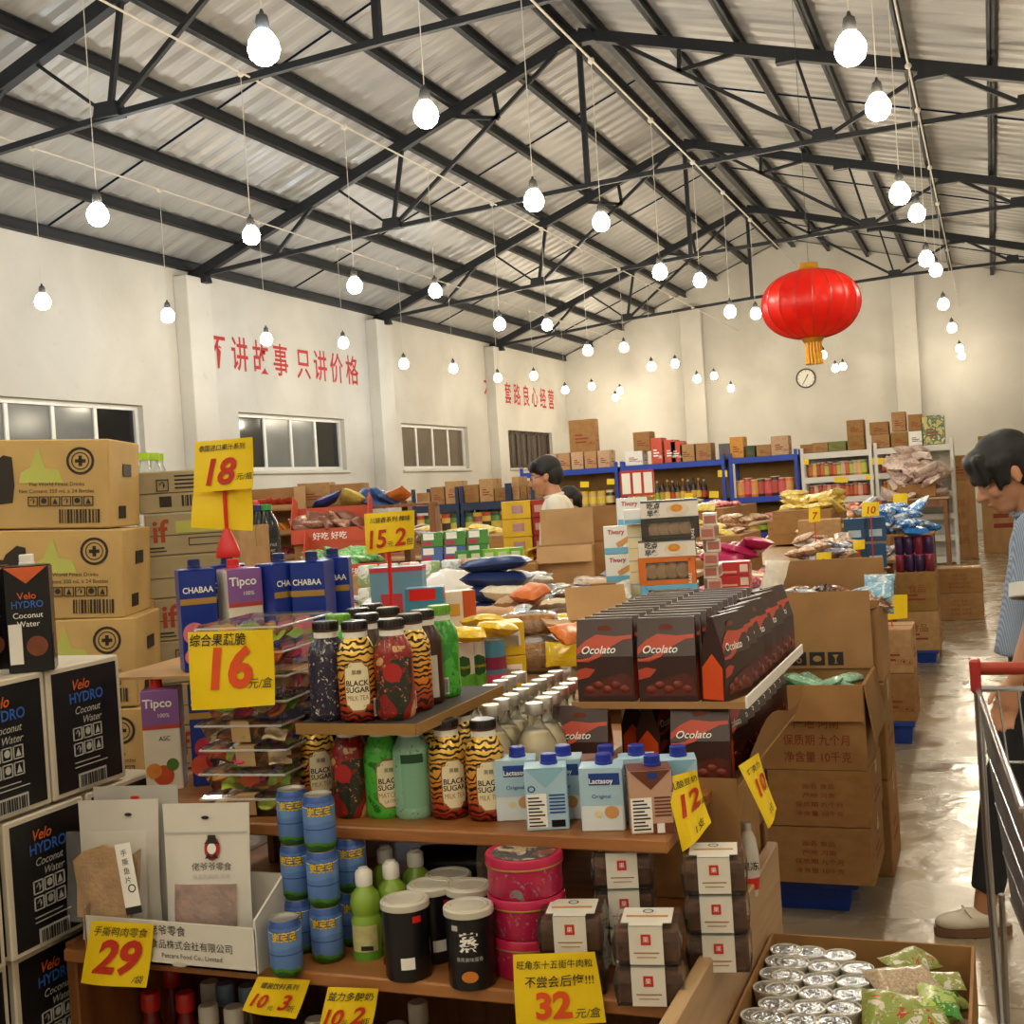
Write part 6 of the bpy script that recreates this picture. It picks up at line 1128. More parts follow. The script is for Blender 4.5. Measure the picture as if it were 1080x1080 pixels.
# red gift boxes in front of the seated shopper
table(-3.0, -2.45, 8.75, 9.15, .9, 'small table with red gift boxes')
for i in range(5): q = atD(610+i*6, 565-(i % 2)*12, 9.4); pbox((q.x-.03, 8.9+.04*(i % 3), .9+.16*(i//3)), .16, .12, .155, .2*i, mat('B9281E', .35, 0, .1), 'red gift box by the far shopper, %s of the pile' % names[i], 'snack_box', 'red gift boxes', [(.3, .7, .2, .7, mat('D9A05A', .4))])
for i in range(2): q = atD(640+i*6, 558+i*6, 8.4); pillow((q.x, 7.6+.1*i, 1.06+.03*i), .2, mat('E0C81E', .3, 0, .15), i, (.1, .2), i, 'bright yellow bag behind the wafer boxes, %s' % ('round', 'flat')[i], 'snack bag', None)
table(-2.9, -2.4, 7.3, 7.9, 1.0, 'small table behind the open cartons')
# fill on the far tables
heap(-7.2, -3.8, 11.0, 13.0, .95, 58, .272, DRK+YEL2+GRN+BRO, 'dark and yellow snack bag on the far middle table', 'bags on the far middle table', .15, 'food_bag'); heap(-5.1, -2.8, 14.8, 18.0, .95, 52, .288, REDS+YEL2+BRO+WHI, 'mixed snack bag on the farthest table', 'bags on the farthest table', .2, 'food_bag')
# price cards deeper in the hall
card([(818, 595), (843, 593), (845, 610), (820, 613)], 5.2, 'yellow sign reading 15 among the pouches', [('15', .4, .85, .75, HANDRED, .02, .2), ('元', .8, .8, .3, K, 0, 0)], 'yellow price signs', stick=.72); card([(861, 583), (877, 582), (877, 602), (861, 603)], 6.3, 'yellow sign reading 9 on the aisle table', [('9.', .5, .75, .6, HANDRED, .02, .1)], 'yellow price signs', stick=.72)
card([(922, 628), (957, 627), (957, 652), (923, 655)], at0(944, 786).y+.12, 'yellow plastic sign with taped strip on the aisle cartons', [('——', .4, .65, .2, LWH, 0, 0)], 'yellow price signs', stick=.63); card([(557, 578), (571, 577), (571, 586), (557, 588)], 6.4, 'small yellow tag on the kraft carton', [('8', .5, .8, .7, HANDRED, .02, 0)], 'yellow price signs')
for i, (x, y, w, h, Y, s) in enumerate(((853, 536, 12, 15, 9.0, '7'), (909, 530, 18, 15, 9.2, '10'), (942, 521, 15, 12, 10.5, ''), (900, 570, 12, 10, 8.0, '')))  : card([(x, y), (x+w, y-1), (x+w, y+h-1), (x, y+h)], Y, 'small yellow price card %s' % ('on the small carton before the milk tins', 'above the teal tea boxes', 'over the far cartons', 'near the dark bags')[i], [(s, .5, .8, .7, HANDRED, .02, .1)] if s else [], 'yellow price signs', stick=.75)
# ================================================================== RACKS AT THE BACK
RB = mat('1A3FA8', .45, .1, .06); RW = mat('D9D6CE', .5, 0, .04); BRD = mat('3A3A44', .7)
def rack(x0, x1, y, d, levels, ztop, m, label, group, t=.05):
    o = thing('storage_rack', label, 'rack', T(((x0+x1)/2, y+d/2, 0)), group); w = (x1-x0)/2
    for sx in (-1, 1):
        for sy in (-1, 1): mk('post', MB().box(sx*w-t/2, sx*w+t/2, sy*d/2-t/2, sy*d/2+t/2, 0, ztop+.08), m, o)
    for z in levels:
        for sy in (-1, 1): mk('beam', MB().box(-w+t/2, w-t/2, sy*d/2-.02, sy*d/2+.02, z-.09, z), m, o)
        mk('shelf_board', MB().box(-w+t/2, w-t/2, -d/2+.02, d/2-.02, z-.02, z-.002), BRD if m is RB else m, o)
    mk('back_panel', MB().box(-w, w, d/2+.026, d/2+.03, .1, ztop), KR[3] if m is RB else RW, o); return o
BAY = [(-7.55, -5.86, RB), (-5.76, -4.06, RB), (-3.94, -2.9, RB), (-2.8, -1.76, RW), (-1.68, -.57, RW)]
RY0 = 20.0; LB1 = [.15, .62, 1.2, 1.84]; LW1 = [.12, .45, .78, 1.12, 1.45, 1.83]
for i, (a, b, m) in enumerate(BAY): rack(a, b, RY0, .5, LB1 if m is RB else LW1, 1.84, m, ('blue storage rack at the back, nearest the window wall', 'blue storage rack at the back with rows of bottles', 'narrow blue storage rack at the back beside the white racks', 'white storage rack of cans beside the blue ones', 'white storage rack with a heap of pink bags')[i], 'storage racks at the back')
def fb(cols, prof, lab, cap, n=12):
    mb = MB(); mb.lathe(prof, n); mb.cur = 1; mb.lathe([(lab[0], lab[1]), (lab[0], lab[2])], n, None, 1, 1, False); mb.cur = 2; mb.lathe(cap, n); return mb.mesh('rack_bottle', 50)
bpf = [(0, 0), (.04, 0), (.042, .01), (.042, .16), (.03, .2), (.014, .235), (.014, .27)]
BOTM = fb(0, bpf, (.0425, .04, .13), [(.017, .262), (.017, .29), (0, .291)]); JARM = fb(0, [(0, 0), (.05, 0), (.053, .01), (.053, .13), (.047, .15)], (.0535, .03, .11), [(.05, .148), (.05, .175), (0, .176)])
CANM = fb(0, [(0, 0), (.05, 0), (.052, .005), (.052, .19), (.05, .195), (0, .196)], (.0525, .03, .16), [(.0515, .19), (.0515, .2), (0, .201)])
def tri3(a, b, c): return [mat(a, .3, 0, .1), mat(b, .5, 0, .1), mat(c, .4, 0, .05)]
SAUCE = [tri3('2A1810', 'C9A43A', '8A1E1A'), tri3('1E1410', 'D9B04A', '2A2A2A'), tri3('5A3416', 'E0C24A', 'C9A02A'), tri3('3E2A14', '8FAF2A', 'C9A02A'), tri3('2E1A14', 'B9482A', 'A9A9A0')]; CANS = [tri3('A93A2A', 'C9703A', 'B9B4A8'), tri3('C9A43A', 'D9B85A', 'B9B4A8'), tri3('6A8A3A', 'B9C45A', 'B9B4A8'), tri3('7A2A2A', 'B5502A', 'C9C4B8'), tri3('C98A6A', 'D9B09A', 'B9B4A8')]
def row(bi, z, M_, pal, n, lab, grp, name, cat, sc=1, yy=.09, x0=0, x1=1):
    a, b, _ = BAY[bi]; a, b = a+.08+(b-a-.16)*x0, a+.08+(b-a-.16)*x1
    for i in range(n): single(name, M_, pal[(i*3//4+i) % len(pal)], lab, cat, T((a+(b-a)*(i+.5)/n, RY0+yy, z)) @ Matrix.Diagonal((sc, sc, sc*rnd(.92, 1.05), 1)), grp)
row(0, 1.2, JARM, [tri3('C9A86A', 'E0C24A', 'D9B02A'), tri3('3E2A1A', 'D9C07A', 'D9C9A0')], 10, 'amber sauce jar on the blue rack nearest the window wall', 'jars on the first blue rack', 'sauce_jar', 'jar', 1.5); row(0, .62, JARM, SAUCE, 8, 'dark sauce jar low on the blue rack nearest the window wall', 'jars low on the first blue rack', 'sauce_jar', 'jar', 1.5)
row(1, 1.2, BOTM, SAUCE, 15, 'dark sauce bottle with yellow label on the blue rack of bottles', 'bottles on the blue rack', 'sauce_bottle', 'bottle', 1.25, .09, 0, .85); row(1, .62, BOTM, SAUCE[2:4], 14, 'golden sauce bottle on the lower shelf of the blue rack', 'bottles low on the blue rack', 'sauce_bottle', 'bottle', 1.2)
row(2, 1.2, CANM, [tri3('D9802A', 'E0A05A', 'D9C9A0'), tri3('B5303A', 'D9606A', 'D9C9A0'), tri3('3A2A2A', 'B9503A', 'D9C9A0')], 8, 'orange and red canned food on the narrow blue rack', 'tins on the narrow blue rack', 'food_tin', 'tin', 1.5); row(2, .62, JARM, SAUCE, 6, 'sauce jar low on the narrow blue rack', 'jars on the narrow blue rack', 'sauce_jar', 'jar', 1.5)
row(3, 1.45, CANM, CANS, 14, 'orange, yellow and green can on the top shelf of the white rack', 'cans on the white rack, top shelf', 'food_can', 'can', 1.1); row(3, 1.12, CANM, CANS[3:]+CANS[:1], 13, 'red-brown can on the second shelf of the white rack', 'cans on the white rack, second shelf', 'food_can', 'can', 1.05); row(3, .78, CANM, CANS, 11, 'can on the low shelf of the white rack', 'cans on the white rack, low shelf', 'food_can', 'can', 1.05)
row(4, 1.45, CANM, CANS[3:], 5, 'red can at the post end of the second white rack', 'cans on the second white rack', 'food_can', 'can', 1.1, .09, 0, .32); row(4, 1.12, CANM, CANS, 5, 'can on the second shelf of the second white rack', 'cans on the second white rack, lower', 'food_can', 'can', 1.0, .09, 0, .32)
PKH = P2((('D9BFB4', 'E2D2C8', 'C09A90'), 5), (('CFB0A8', 'E0CCC4', 'B98A80'), 5)); heap(-1.45, -.7, 19.3, 19.95, 1.06, 60, .36, PKH, 'pale pink snack bag in the tall heap before the second white rack', 'pink bags before the white rack', .2, 'pink_bag')
table(-1.5, -.62, 19.2, 19.96, 1.05, 'table under the tall heap of pink bags')
# cartons on top of the racks
def topbox(x, y, w, h, m, l, grp='cartons on the back racks', ink=None, d=.35, z=1.842): 
    p = atY(x, y, RY0+.2); s = mpp(p); return carton((p.x, RY0+.25, z), l, grp, w*s, d, h*s, 0, m, 1, True, ink)
BK = [kraft('C7A483', 11), kraft('B98F66', 12)]
for i, (x, w, c) in enumerate(((585, 12, 0), (598, 13, 1), (612, 13, 0), (626, 13, 1), (640, 13, 0))): topbox(x, 500, w, 18, BK[c], 'pinkish carton in the row on the first blue rack, %s of five' % names[i])
topbox(617, 490, 29, 34, 1, 'tall brown carton standing above the row on the first blue rack', d=.2, z=2.13)
topbox(671, 490, 19, 15, WHITE, 'white box on the second blue rack beside the red ones'); topbox(679, 470, 18, 20, 1, 'brown carton on top of the white box on the second blue rack', z=2.07)
RDB = mat('C9482E', .45, 0, .1)
for i, (x, h) in enumerate(((695, 27), (709, 24), (716, 22))): topbox(x, 485, 12, h, RDB, 'orange-red box on the second blue rack, %s of three' % names[i], ink=LWH)
topbox(727, 485, 15, 18, 2, 'brown carton with open top on the second blue rack'); topbox(744, 483, 16, 18, 0, 'brown carton with raised flap on the second blue rack'); topbox(766, 480, 12, 16, mat('5A5A5E', .5), 'grey box above the joint of the blue racks'); topbox(779, 480, 14, 22, mat('CF8F2A', .5), 'orange box standing on the narrow blue rack'); topbox(793, 478, 9, 12, mat('2E4A2A', .5), 'dark green box on the narrow blue rack'); topbox(807, 478, 15, 12, 0, 'brown carton with flaps on the narrow blue rack'); topbox(824, 476, 18, 20, BK[0], 'pink paper bale at the end of the narrow blue rack')
for i, (x, w, h, z) in enumerate(((852, 13, 9, 0), (866, 16, 10, 0), (884, 18, 10, 0), (904, 17, 14, 0), (904, 17, 17, .21), (930, 18, 14, 0), (950, 17, 15, 0), (929, 19, 13, .21), (950, 14, 20, .24))): topbox(x, 475, w, h, [KR[1], KR[0], mat('6A7A3A', .6), KR[3], KR[1], KR[0], KR[3], KR[1], KR[0]][i], ('small brown carton, first on the white racks', 'small brown carton, second on the white racks', 'olive green crate on the white racks', 'lower brown carton of the pair on the white racks', 'upper brown carton of the pair on the white racks', 'wide brown carton on the second white rack', 'brown carton next to the wide one on the second white rack', 'brown carton lying on the wide one', 'tall brown carton on the second white rack')[i], z=1.842+z)
topbox(967, 470, 15, 15, WHITE, 'white printed box on the second white rack', ink=INK); topbox(966, 455, 14, 17, KR[1], 'brown carton above the white printed box', z=2.07); topbox(985, 468, 23, 30, printmat('C9B45A', '4A6A3A', 'D9D2C0', sc=5, seed=2), 'green and yellow sack-like box at the end of the white racks')
for i, (x, y, w, h, Y) in enumerate(((1012, 520, 30, 40, 21), (1012, 483, 26, 24, 21), (1060, 500, 50, 55, 22), (1055, 455, 45, 24, 22))): p = atY(x, y, Y); s = mpp(p); carton((p.x, Y+.2, (0, 1.25, 0, 1.5)[i]), ('tall brown carton past the end of the white racks', 'brown carton on top of the tall one past the white racks', 'large brown carton at the far end of the aisle', 'brown carton high up above the shopper')[i], 'cartons past the racks', w*s, .5, (1.248, .4, 1.498, .45)[i], 0, i, i % 3)
# racks along the window side
BAY2 = []
for i, (xa, xb, Y) in enumerate(((436, 482, 14.0), (487, 535, 14.0), (538, 562, 14.0))):
    a, b = atY(xa, 520, Y).x, atY(xb, 520, Y).x; rack(a, b, Y, .45, [.15, .55, 1.0, 1.42], 1.55, mat('20304E', .5, .1, .08), 'dark blue low rack before the window wall, %s of three' % names[i], 'low racks before the window wall', .04)
    for k in range(3): w = (b-a)/3.3; carton((a+(b-a)*(k+.5)/3, Y+.22, 1.422), 'carton on the %s low dark rack, place %s' % (names[i], names[k]), 'cartons on the low racks', w, .3, .16+.06*((i+k) % 3), 0, (i+k) % 5, k)
    for z in (1.0, .55):
        for k in range(5): single('snack_tub', JARM, tri3(*[('C9A02A', '3A2A1A', 'B5402A'), ('4A7A2A', 'C9B43A', '2A4A2A'), ('8A3A2A', 'D0A05A', 'C9A02A')][(k+i) % 3]), 'yellow, green or brown snack tub on the low dark racks', 'tub', T((a+(b-a)*(k+.5)/5, Y+.08, z)) @ Matrix.Diagonal((1.7, 1.7, 1.7, 1)), 'snack tubs on the low racks')
for x, y, Y, l in ((580, 470, 20.1, 0), ): pass
for i, (x, y, w, h) in enumerate(((845, 484, 8, 6), (918, 483, 16, 7), (757, 496, 10, 7), (722, 520, 9, 6), (748, 518, 10, 7), (612, 508, 9, 6), (640, 505, 8, 6), (880, 503, 14, 6), (913, 500, 9, 6), (937, 485, 9, 9))): card([(x, y), (x+w, y), (x+w, y+h), (x, y+h)], RY0-.0247, 'tiny yellow price tag on the racks, %s one' % ['at the first white post', 'between the two white racks', 'at the joint of the blue racks', 'under the dark bottles', 'under the last bottles of the blue rack', 'over the amber jars', 'at the end of the amber jars', 'under the can row', 'at the end of the can row', 'on the second white rack'][i], [], 'rack price tags', curl=.0)
# wall clock
p = atY(850, 399, BY-.03); r = thing('wall_clock', 'round wall clock with dark rim on the back wall', 'clock', T((p.x, BY-.001, p.z)))
mk('face', MB().lathe([(0, 0), (.2, 0)], 32, RX(pi/2) @ T((0, 0, .02))), mat('E0DCD0', .5, 0, .03), r); mk('rim', MB().lathe([(.2, .0), (.23, .0), (.235, .03), (.2, .035)], 32, RX(pi/2), 1, 1, False), mat('3A3836', .4), r)
mk('hour_hand', MB().box(-.008, .008, -.03, -.026, 0, .11), INK, r, RY(.5)); mk('minute_hand', MB().box(-.006, .006, -.034, -.03, 0, .16), INK, r, RY(-2.6))
for i in range(12): mk('hour_mark', MB().box(-.005, .005, -.024, -.021, .165, .19), INK, r, RY(i*pi/6))
# ---- red lantern
lp_ = atX(855, 321, -1.55); ls = lp_.y/10; r = thing('red_lantern', 'large red festive lantern with gold caps and gold tassel', 'lantern', T(lp_) @ Matrix.Diagonal((ls, ls, ls, 1)))
t = NT('lantern_silk'); t.col(t.ramp(t.noise(6, 2), [(.3, 'C81A12'), (.7, 'E22A1A')])); t.set(.35, 0, .5); tl_ = t.n('ShaderNodeBsdfTranslucent'); tl_.inputs[0].default_value = lin('FF4420'); mx = t.n('ShaderNodeMixShader'); mx.inputs[0].default_value = .4
t.l(t.b.outputs[0], mx.inputs[1]); t.l(tl_.outputs[0], mx.inputs[2]); t.l(mx.outputs[0], t.o.inputs[0]); SILK = t.m
LR, LH = .385, .27
prof = [(LR*max(.16, cos(a))**.75, LH*sin(a)) for a in [radians(x) for x in range(-84, 85, 7)]]
seg = MB(); nr = 18
def lant(u, v):
    a = radians(-84+168*v); rr = LR*max(.1, cos(a))**.85; k = 1-.035*abs(sin(u*nr*pi)); return (rr*cos(2*pi*u)*k, rr*sin(2*pi*u)*k, LH*sin(a))
mk('silk_body', MB().grid(lant, nr*4, 25, None, True), SILK, r, None, 50)
ribm = MB().tube([(LR*max(.1, cos(radians(x)))**.85*1.004, 0, LH*sin(radians(x))) for x in range(-84, 85, 8)], .003, 5).mesh('rib')
for i in range(nr): mk('rib', ribm, mat('B0341E', .4), r, RZ(2*pi*i/nr))
GLD = mat('C9922A', .3, .6, .1, 30)
mk('top_cap', MB().lathe([(.09, LH-.02), (.1, LH), (.08, LH+.012), (.07, LH+.045), (.075, LH+.05), (0, LH+.05)], 24), GLD, r, None, 40); mk('bottom_cap', MB().lathe([(0, -LH-.03), (.07, -LH-.03), (.085, -LH-.005), (.1, -LH+.02), (.1, -LH+.03)], 24), GLD, r, None, 40)
TS = mat('E0A21A', .45, 0, .2, 30)
for i in range(14): a = 2*pi*i/14; mk('tassel_strand', MB().tube([(.055*cos(a), .055*sin(a), -LH-.02), (.058*cos(a), .058*sin(a), -LH-.11), (.06*cos(a+.1), .06*sin(a+.1), -LH-.2)], .012, 5), TS, r)
mk('hanging_cord', MB().tube([(0, 0, LH+.05), (0, 0, (roofz(-1.55)+.03-lp_.z)/ls)], .002, 6), SOCK, r)
# ================================================================== PEOPLE
def capsule(mb, p, q, r1, r2, n=14, flat=False):
    p, q = Vector(p), Vector(q); d = q-p; L = d.length or 1e-4; Mr = T(p) @ d.to_track_quat('Z', 'Y').to_matrix().to_4x4()
    pr = [(0, 0)] if flat else [(r1*sin(a), -r1*cos(a)) for a in (0, .4, .8, 1.2)]
    if flat: pr.append((r1, 0))
    for k in range(5): pr.append((mixm(r1, r2, k/4), L*k/4))
    pr += [(0, L)] if flat else [(r2*cos(a), L+r2*sin(a)) for a in (.4, .8, 1.2, pi/2)]
    pr[-1] = (0, pr[-1][1]); pr[0] = (0, pr[0][1]); mb.lathe(pr, n, Mr)
def ell(mb, c, rx, ry, rz, M=None, n=18): mb.add(*(lambda q: (q.v, q.f))(MB().ball((0, 0, 0), 1, n, 12)), M=(M or Matrix()) @ T(c) @ Matrix.Diagonal((rx, ry, rz, 1)))
def fuse(mb, vox, smooth=3, name='body'):
    """melt overlapping volumes into one continuous surface"""
    me = mb.mesh(name); ob = bpy.data.objects.new(name, me); COL.objects.link(ob)
    m = ob.modifiers.new('r', 'REMESH'); m.mode = 'VOXEL'; m.voxel_size = vox; s = ob.modifiers.new('s', 'SMOOTH'); s.factor = .5; s.iterations = smooth
    dg = bpy.context.evaluated_depsgraph_get(); dg.update(); out = bpy.data.meshes.new_from_object(ob.evaluated_get(dg)); bpy.data.objects.remove(ob); bpy.data.meshes.remove(me)
    out.polygons.foreach_set('use_smooth', [True]*len(out.polygons)); return out
def head(mb, H):
    ell(mb, (-.012, 0, .03), .095, .076, .09, H); ell(mb, (.022, 0, -.03), .07, .062, .075, H); ell(mb, (.05, 0, -.09), .036, .04, .028, H); ell(mb, (.05, 0, -.05), .042, .05, .05, H)
    ell(mb, (.078, 0, .018), .018, .045, .016, H); capsule2(mb, H, (.082, 0, .005), (.112, 0, -.032), .009, .0135); ell(mb, (.1, .012, -.036), .011, .009, .008, H); ell(mb, (.1, -.012, -.036), .011, .009, .008, H)
    ell(mb, (.088, 0, -.062), .013, .022, .006, H); ell(mb, (.086, 0, -.073), .013, .02, .007, H)
    for s in (-1, 1): ell(mb, (.062, s*.045, -.028), .026, .018, .024, H); ell(mb, (-.008, s*.078, -.008), .019, .009, .031, H); ell(mb, (-.003, s*.08, -.03), .009, .007, .012, H)
def capsule2(mb, M, p, q, a, b): capsule(mb, M @ Vector(p), M @ Vector(q), a, b)
def hand(mb, w, d, side, curl=.5):
    """relaxed hand hanging from the wrist w along direction d; the palm faces the thigh"""
    d = Vector(d).normalized(); lat = Vector((1, 0, 0)); lat = (lat-d*lat.dot(d)).normalized(); nrm = d.cross(lat)*side
    c = Vector(w)+d*.05
    for k in (-1, 0, 1): capsule(mb, Vector(w)+lat*(.01*k), Vector(w)+d*.085+lat*(.024*k), .016, .015, 10)
    for k, (o, L) in enumerate(((.032, .075), (.011, .085), (-.011, .08), (-.031, .062))):
        b = Vector(w)+d*.088+lat*o; m = b+d*(L*.5)+nrm*(-.012*curl); e = m+d*(L*.42)+nrm*(-.035*curl); capsule(mb, b, m, .0095, .0088, 8); capsule(mb, m, e, .0088, .0075, 8)
    b = Vector(w)+d*.03+lat*.026; m = b+d*.032+lat*.026-nrm*.008; e = m+d*.032+lat*.006-nrm*.012; capsule(mb, b, m, .0125, .0105, 8); capsule(mb, m, e, .0105, .0085, 8)
SKIN = mat('C08A68', .5, 0, .06, 8, .05, 300); HAIR = mat('0C0B0D', .6, 0, .1, 40); EYEW = mat('E8E4DE', .2, 0, 0); EYEB = mat('140E0A', .15, 0, 0)
def person(M, label, J, shirt, trouser, shoem, solem, vox=.0075, hairstyle=0, cuff=None, glasses=False, skin=SKIN):
    o = thing('person', label, 'person', M); H = T(J['head']) @ RY(J.get('nod', 0)) @ RZ(J.get('turn', 0))
    mb = MB(); head(mb, H); capsule(mb, J['neck'], H @ Vector((-.02, 0, -.05)), .054, .05)
    ell(mb, J['chest'], .1, .155, .17); ell(mb, J['pelvis'], .1, .15, .12); capsule(mb, J['pelvis'], J['chest'], .11, .115); capsule(mb, J['chest'], J['neck'], .09, .058)
    for s in ('l', 'r'):
        sg = 1 if s == 'l' else -1
        capsule(mb, J['sh_'+s], J['el_'+s], .046, .037); capsule(mb, J['el_'+s], J['wr_'+s], .037, .025); capsule(mb, J['chest'], J['sh_'+s], .07, .05); hand(mb, J['wr_'+s], Vector(J['wr_'+s])-Vector(J['el_'+s]), sg)
        capsule(mb, J['hip_'+s], J['kn_'+s], .078, .053); capsule(mb, J['kn_'+s], J['an_'+s], .053, .034); a = Vector(J['an_'+s]); capsule(mb, a+Vector((-.03, 0, -.035)), a+Vector((.12, 0, -.05)), .032, .026)
    mk('body', fuse(mb, vox), skin, o)
    # eyes, brows
    for s in (-1, 1):
        e = mk('eye', MB().ball((0, 0, 0), .0115, 10, 7), EYEW, o, H @ T((.0745, s*.031, .0))); mk('iris', MB().ball((.007, 0, 0), .0062, 8, 6), EYEB, e)
        mk('eyebrow', MB().tube([(.088, s*.017, .024), (.086, s*.032, .029), (.074, s*.048, .024)], [.003, .0035, .002], 6), HAIR, o, H)
    mk('lips', MB().tube([(.094, -.02, -.066), (.101, 0, -.065), (.094, .02, -.066)], [.002, .005, .002], 6), mat('A85A4E', .4), o, H)
    # hair
    hb = MB()
    ell(hb, (-.022, 0, .048), .102, .088, .088, H); ell(hb, (-.055, 0, .0), .072, .084, .085, H); ell(hb, (.045, 0, .075), .056, .068, .042, H)
    if hairstyle == 1:
        for k in range(-7, 8): capsule2(hb, H, (.066, k*.0088, .085), (.094-.0003*k*k, k*.0098, .024-.0025*abs(k)+.005*(k % 2)), .02, .0115)
        for s in (-1, 1): capsule2(hb, H, (.035, s*.076, .05), (.055, s*.071, -.03), .02, .008); capsule2(hb, H, (.0, s*.078, .05), (.028, s*.079, -.018), .02, .012); ell(hb, (-.055, s*.052, -.03), .045, .034, .06, H)
        ell(hb, (-.072, 0, -.045), .038, .058, .055, H)
    elif hairstyle == 2:
        ell(hb, (-.09, 0, .0), .05, .05, .06, H); ell(hb, (-.075, 0, -.05), .04, .055, .06, H)
        for s in (-1, 1): capsule2(hb, H, (.05, s*.06, .07), (.02, s*.082, -.02), .02, .012)
    else:
        for k in range(-3, 4): capsule2(hb, H, (.05, k*.02, .09), (.082, k*.02, .055), .02, .013)
        for s in (-1, 1): ell(hb, (.0, s*.07, .035), .035, .018, .035, H)
    mk('hair', fuse(hb, .006, 7), HAIR, o)
    # shirt
    sb = MB(); P = Vector(J['pelvis']); C = Vector(J['chest'])
    ell(sb, C, .118, .178, .165); capsule(sb, C+Vector((0, 0, -.02)), P+Vector((.01, 0, -.06)), .125, .15, 18, True); ell(sb, P+Vector((0, 0, .02)), .128, .178, .1)
    capsule(sb, C+Vector((0, 0, .05)), Vector(J['neck'])+Vector((0, 0, -.03)), .1, .062, 14)
    for s in ('l', 'r'):
        S, E = Vector(J['sh_'+s]), Vector(J['el_'+s]); capsule(sb, C+Vector((0, 0, .06)), S, .09, .068); capsule(sb, S, S.lerp(E, .78), .07, .078, 16, True)
    so = mk('shirt', fuse(sb, .011, 3), shirt, o)
    mk('collar', MB().tube([tuple(Vector(J['neck'])+Vector((.062*cos(a), .066*sin(a), -.012+.012*cos(a+pi)))) for a in [2*pi*i/20 for i in range(20)]], .009, 6, True), shirt, so)
    if cuff:
        for s in ('l', 'r'):
            S, E = Vector(J['sh_'+s]), Vector(J['el_'+s]); c = S.lerp(E, .76); q = (E-S).to_track_quat('Z', 'Y').to_matrix().to_4x4()
            mk('sleeve_cuff', MB().lathe([(.0775, -.03), (.085, -.03), (.086, .012), (.081, .016), (.076, .012)], 20, T(c) @ q, 1, 1, False), cuff, so, None, 50)
    # trousers
    tb = MB(); ell(tb, P+Vector((-.01, 0, -.03)), .118, .163, .11)
    for s in ('l', 'r'):
        Hp, Kn, An = (Vector(J[k+s]) for k in ('hip_', 'kn_', 'an_')); capsule(tb, Hp, Kn, .092, .068); capsule(tb, Kn, Kn.lerp(An, .86), .068, .052, 14, True)
    mk('trousers', fuse(tb, .011, 2), trouser, o)
    # shoes
    for s in ('l', 'r'):
        a = Vector(J['an_'+s]); g = MB(); ell(g, a+Vector((-.025, 0, -.03)), .045, .038, .04); ell(g, a+Vector((.075, 0, -.042)), .085, .044, .03); ell(g, a+Vector((.03, 0, -.035)), .08, .04, .036)
        sh_ = mk('shoe', fuse(g, .006, 2), shoem, o); z0 = a.z-.082
        def sole(u, v):
            b = 2*pi*u; w = .041+.009*cos(b); return (a.x+.045+.118*cos(b)*(1 if v < 1 else .0), a.y+w*sin(b)*(1 if v < 1 else 0), z0+.026*min(1, v*1.5)*(1 if v < 1 else 1))
        outl = [(a.x+.04+.122*cos(2*pi*i/24), a.y+(.043+.006*cos(2*pi*i/24))*sin(2*pi*i/24)) for i in range(24)]
        mk('sole', MB().add([(x, y, z0) for x, y in outl]+[(x, y, z0+.026) for x, y in outl], [tuple(range(23, -1, -1)), tuple(range(24, 48))]+[(i, (i+1) % 24, (i+1) % 24+24, i+24) for i in range(24)]), solem, sh_)
        for k in (-1, 1): mk('lace', MB().tube([(a.x+.06, a.y, a.z-.008), (a.x+.065, a.y+.02*k, a.z+.0), (a.x+.05, a.y+.035*k, a.z-.02)], .004, 5), shoem, sh_)
    if glasses:
        for s in (-1, 1): mk('glasses_rim', MB().tube([(.098, s*.032+.02*cos(b), -.002+.016*sin(b)) for b in [2*pi*i/16 for i in range(16)]], .0018, 5, True), BLACKP, o, H); mk('glasses_arm', MB().tube([(.095, s*.052, .002), (.0, s*.082, .004)], .0016, 5), BLACKP, o, H)
        mk('glasses_bridge', MB().tube([(.1, -.012, .0), (.104, 0, .003), (.1, .012, .0)], .0016, 5), BLACKP, o, H)
    return o
t = NT('striped_shirt'); wv = t.n('ShaderNodeTexWave', wave_type='BANDS', bands_direction='X'); wv.inputs['Scale'].default_value = 75; wv.inputs['Distortion'].default_value = 0; t.l(t.mapr(), wv.inputs['Vector'])
t.col(t.mix(t.ramp(wv.outputs['Fac'], [(.4, '000000'), (.6, 'FFFFFF')]), '76859A', '9AA5B4')); t.bump(t.noise(9, 3), .4, .03); STRIPE = t.set(.8, 0, .2)
t = NT('white_shirt'); t.col('E4DFD0'); t.bump(t.noise(9, 3), .4, .03); TEE = t.set(.85, 0, .2); DARKT = mat('1C1C22', .8, 0, .1); SHW = mat('D9CFC0', .5, 0, .06)
JW = dict(head=(-.065, 0, 1.465), nod=.5, neck=(-.15, 0, 1.35), chest=(-.19, 0, 1.19), pelvis=(-.16, 0, .92), sh_l=(-.1, .165, 1.28), sh_r=(-.2, -.165, 1.28), el_l=(-.08, .215, 1.03), el_r=(-.27, -.19, 1.03), wr_l=(.0, .21, .83), wr_r=(-.2, -.17, .8),
          hip_l=(-.15, .085, .86), hip_r=(-.16, -.085, .86), kn_l=(.02, .09, .47), kn_r=(-.14, -.08, .47), an_l=(.1, .085, .085), an_r=(-.36, -.08, .1))
foot = atZ(1030, 985, 0); fa = pi+.28
OW = foot-(RZ(fa) @ Vector((.13, .085, 0))); OW.z = 0
person(T(OW) @ RZ(fa), 'person with short black hair and striped blue-grey shirt looking down in the aisle', JW, STRIPE, DARKT, SHW, mat('7A5A42', .6), .0065, 1, mat('DAD6CC', .8))
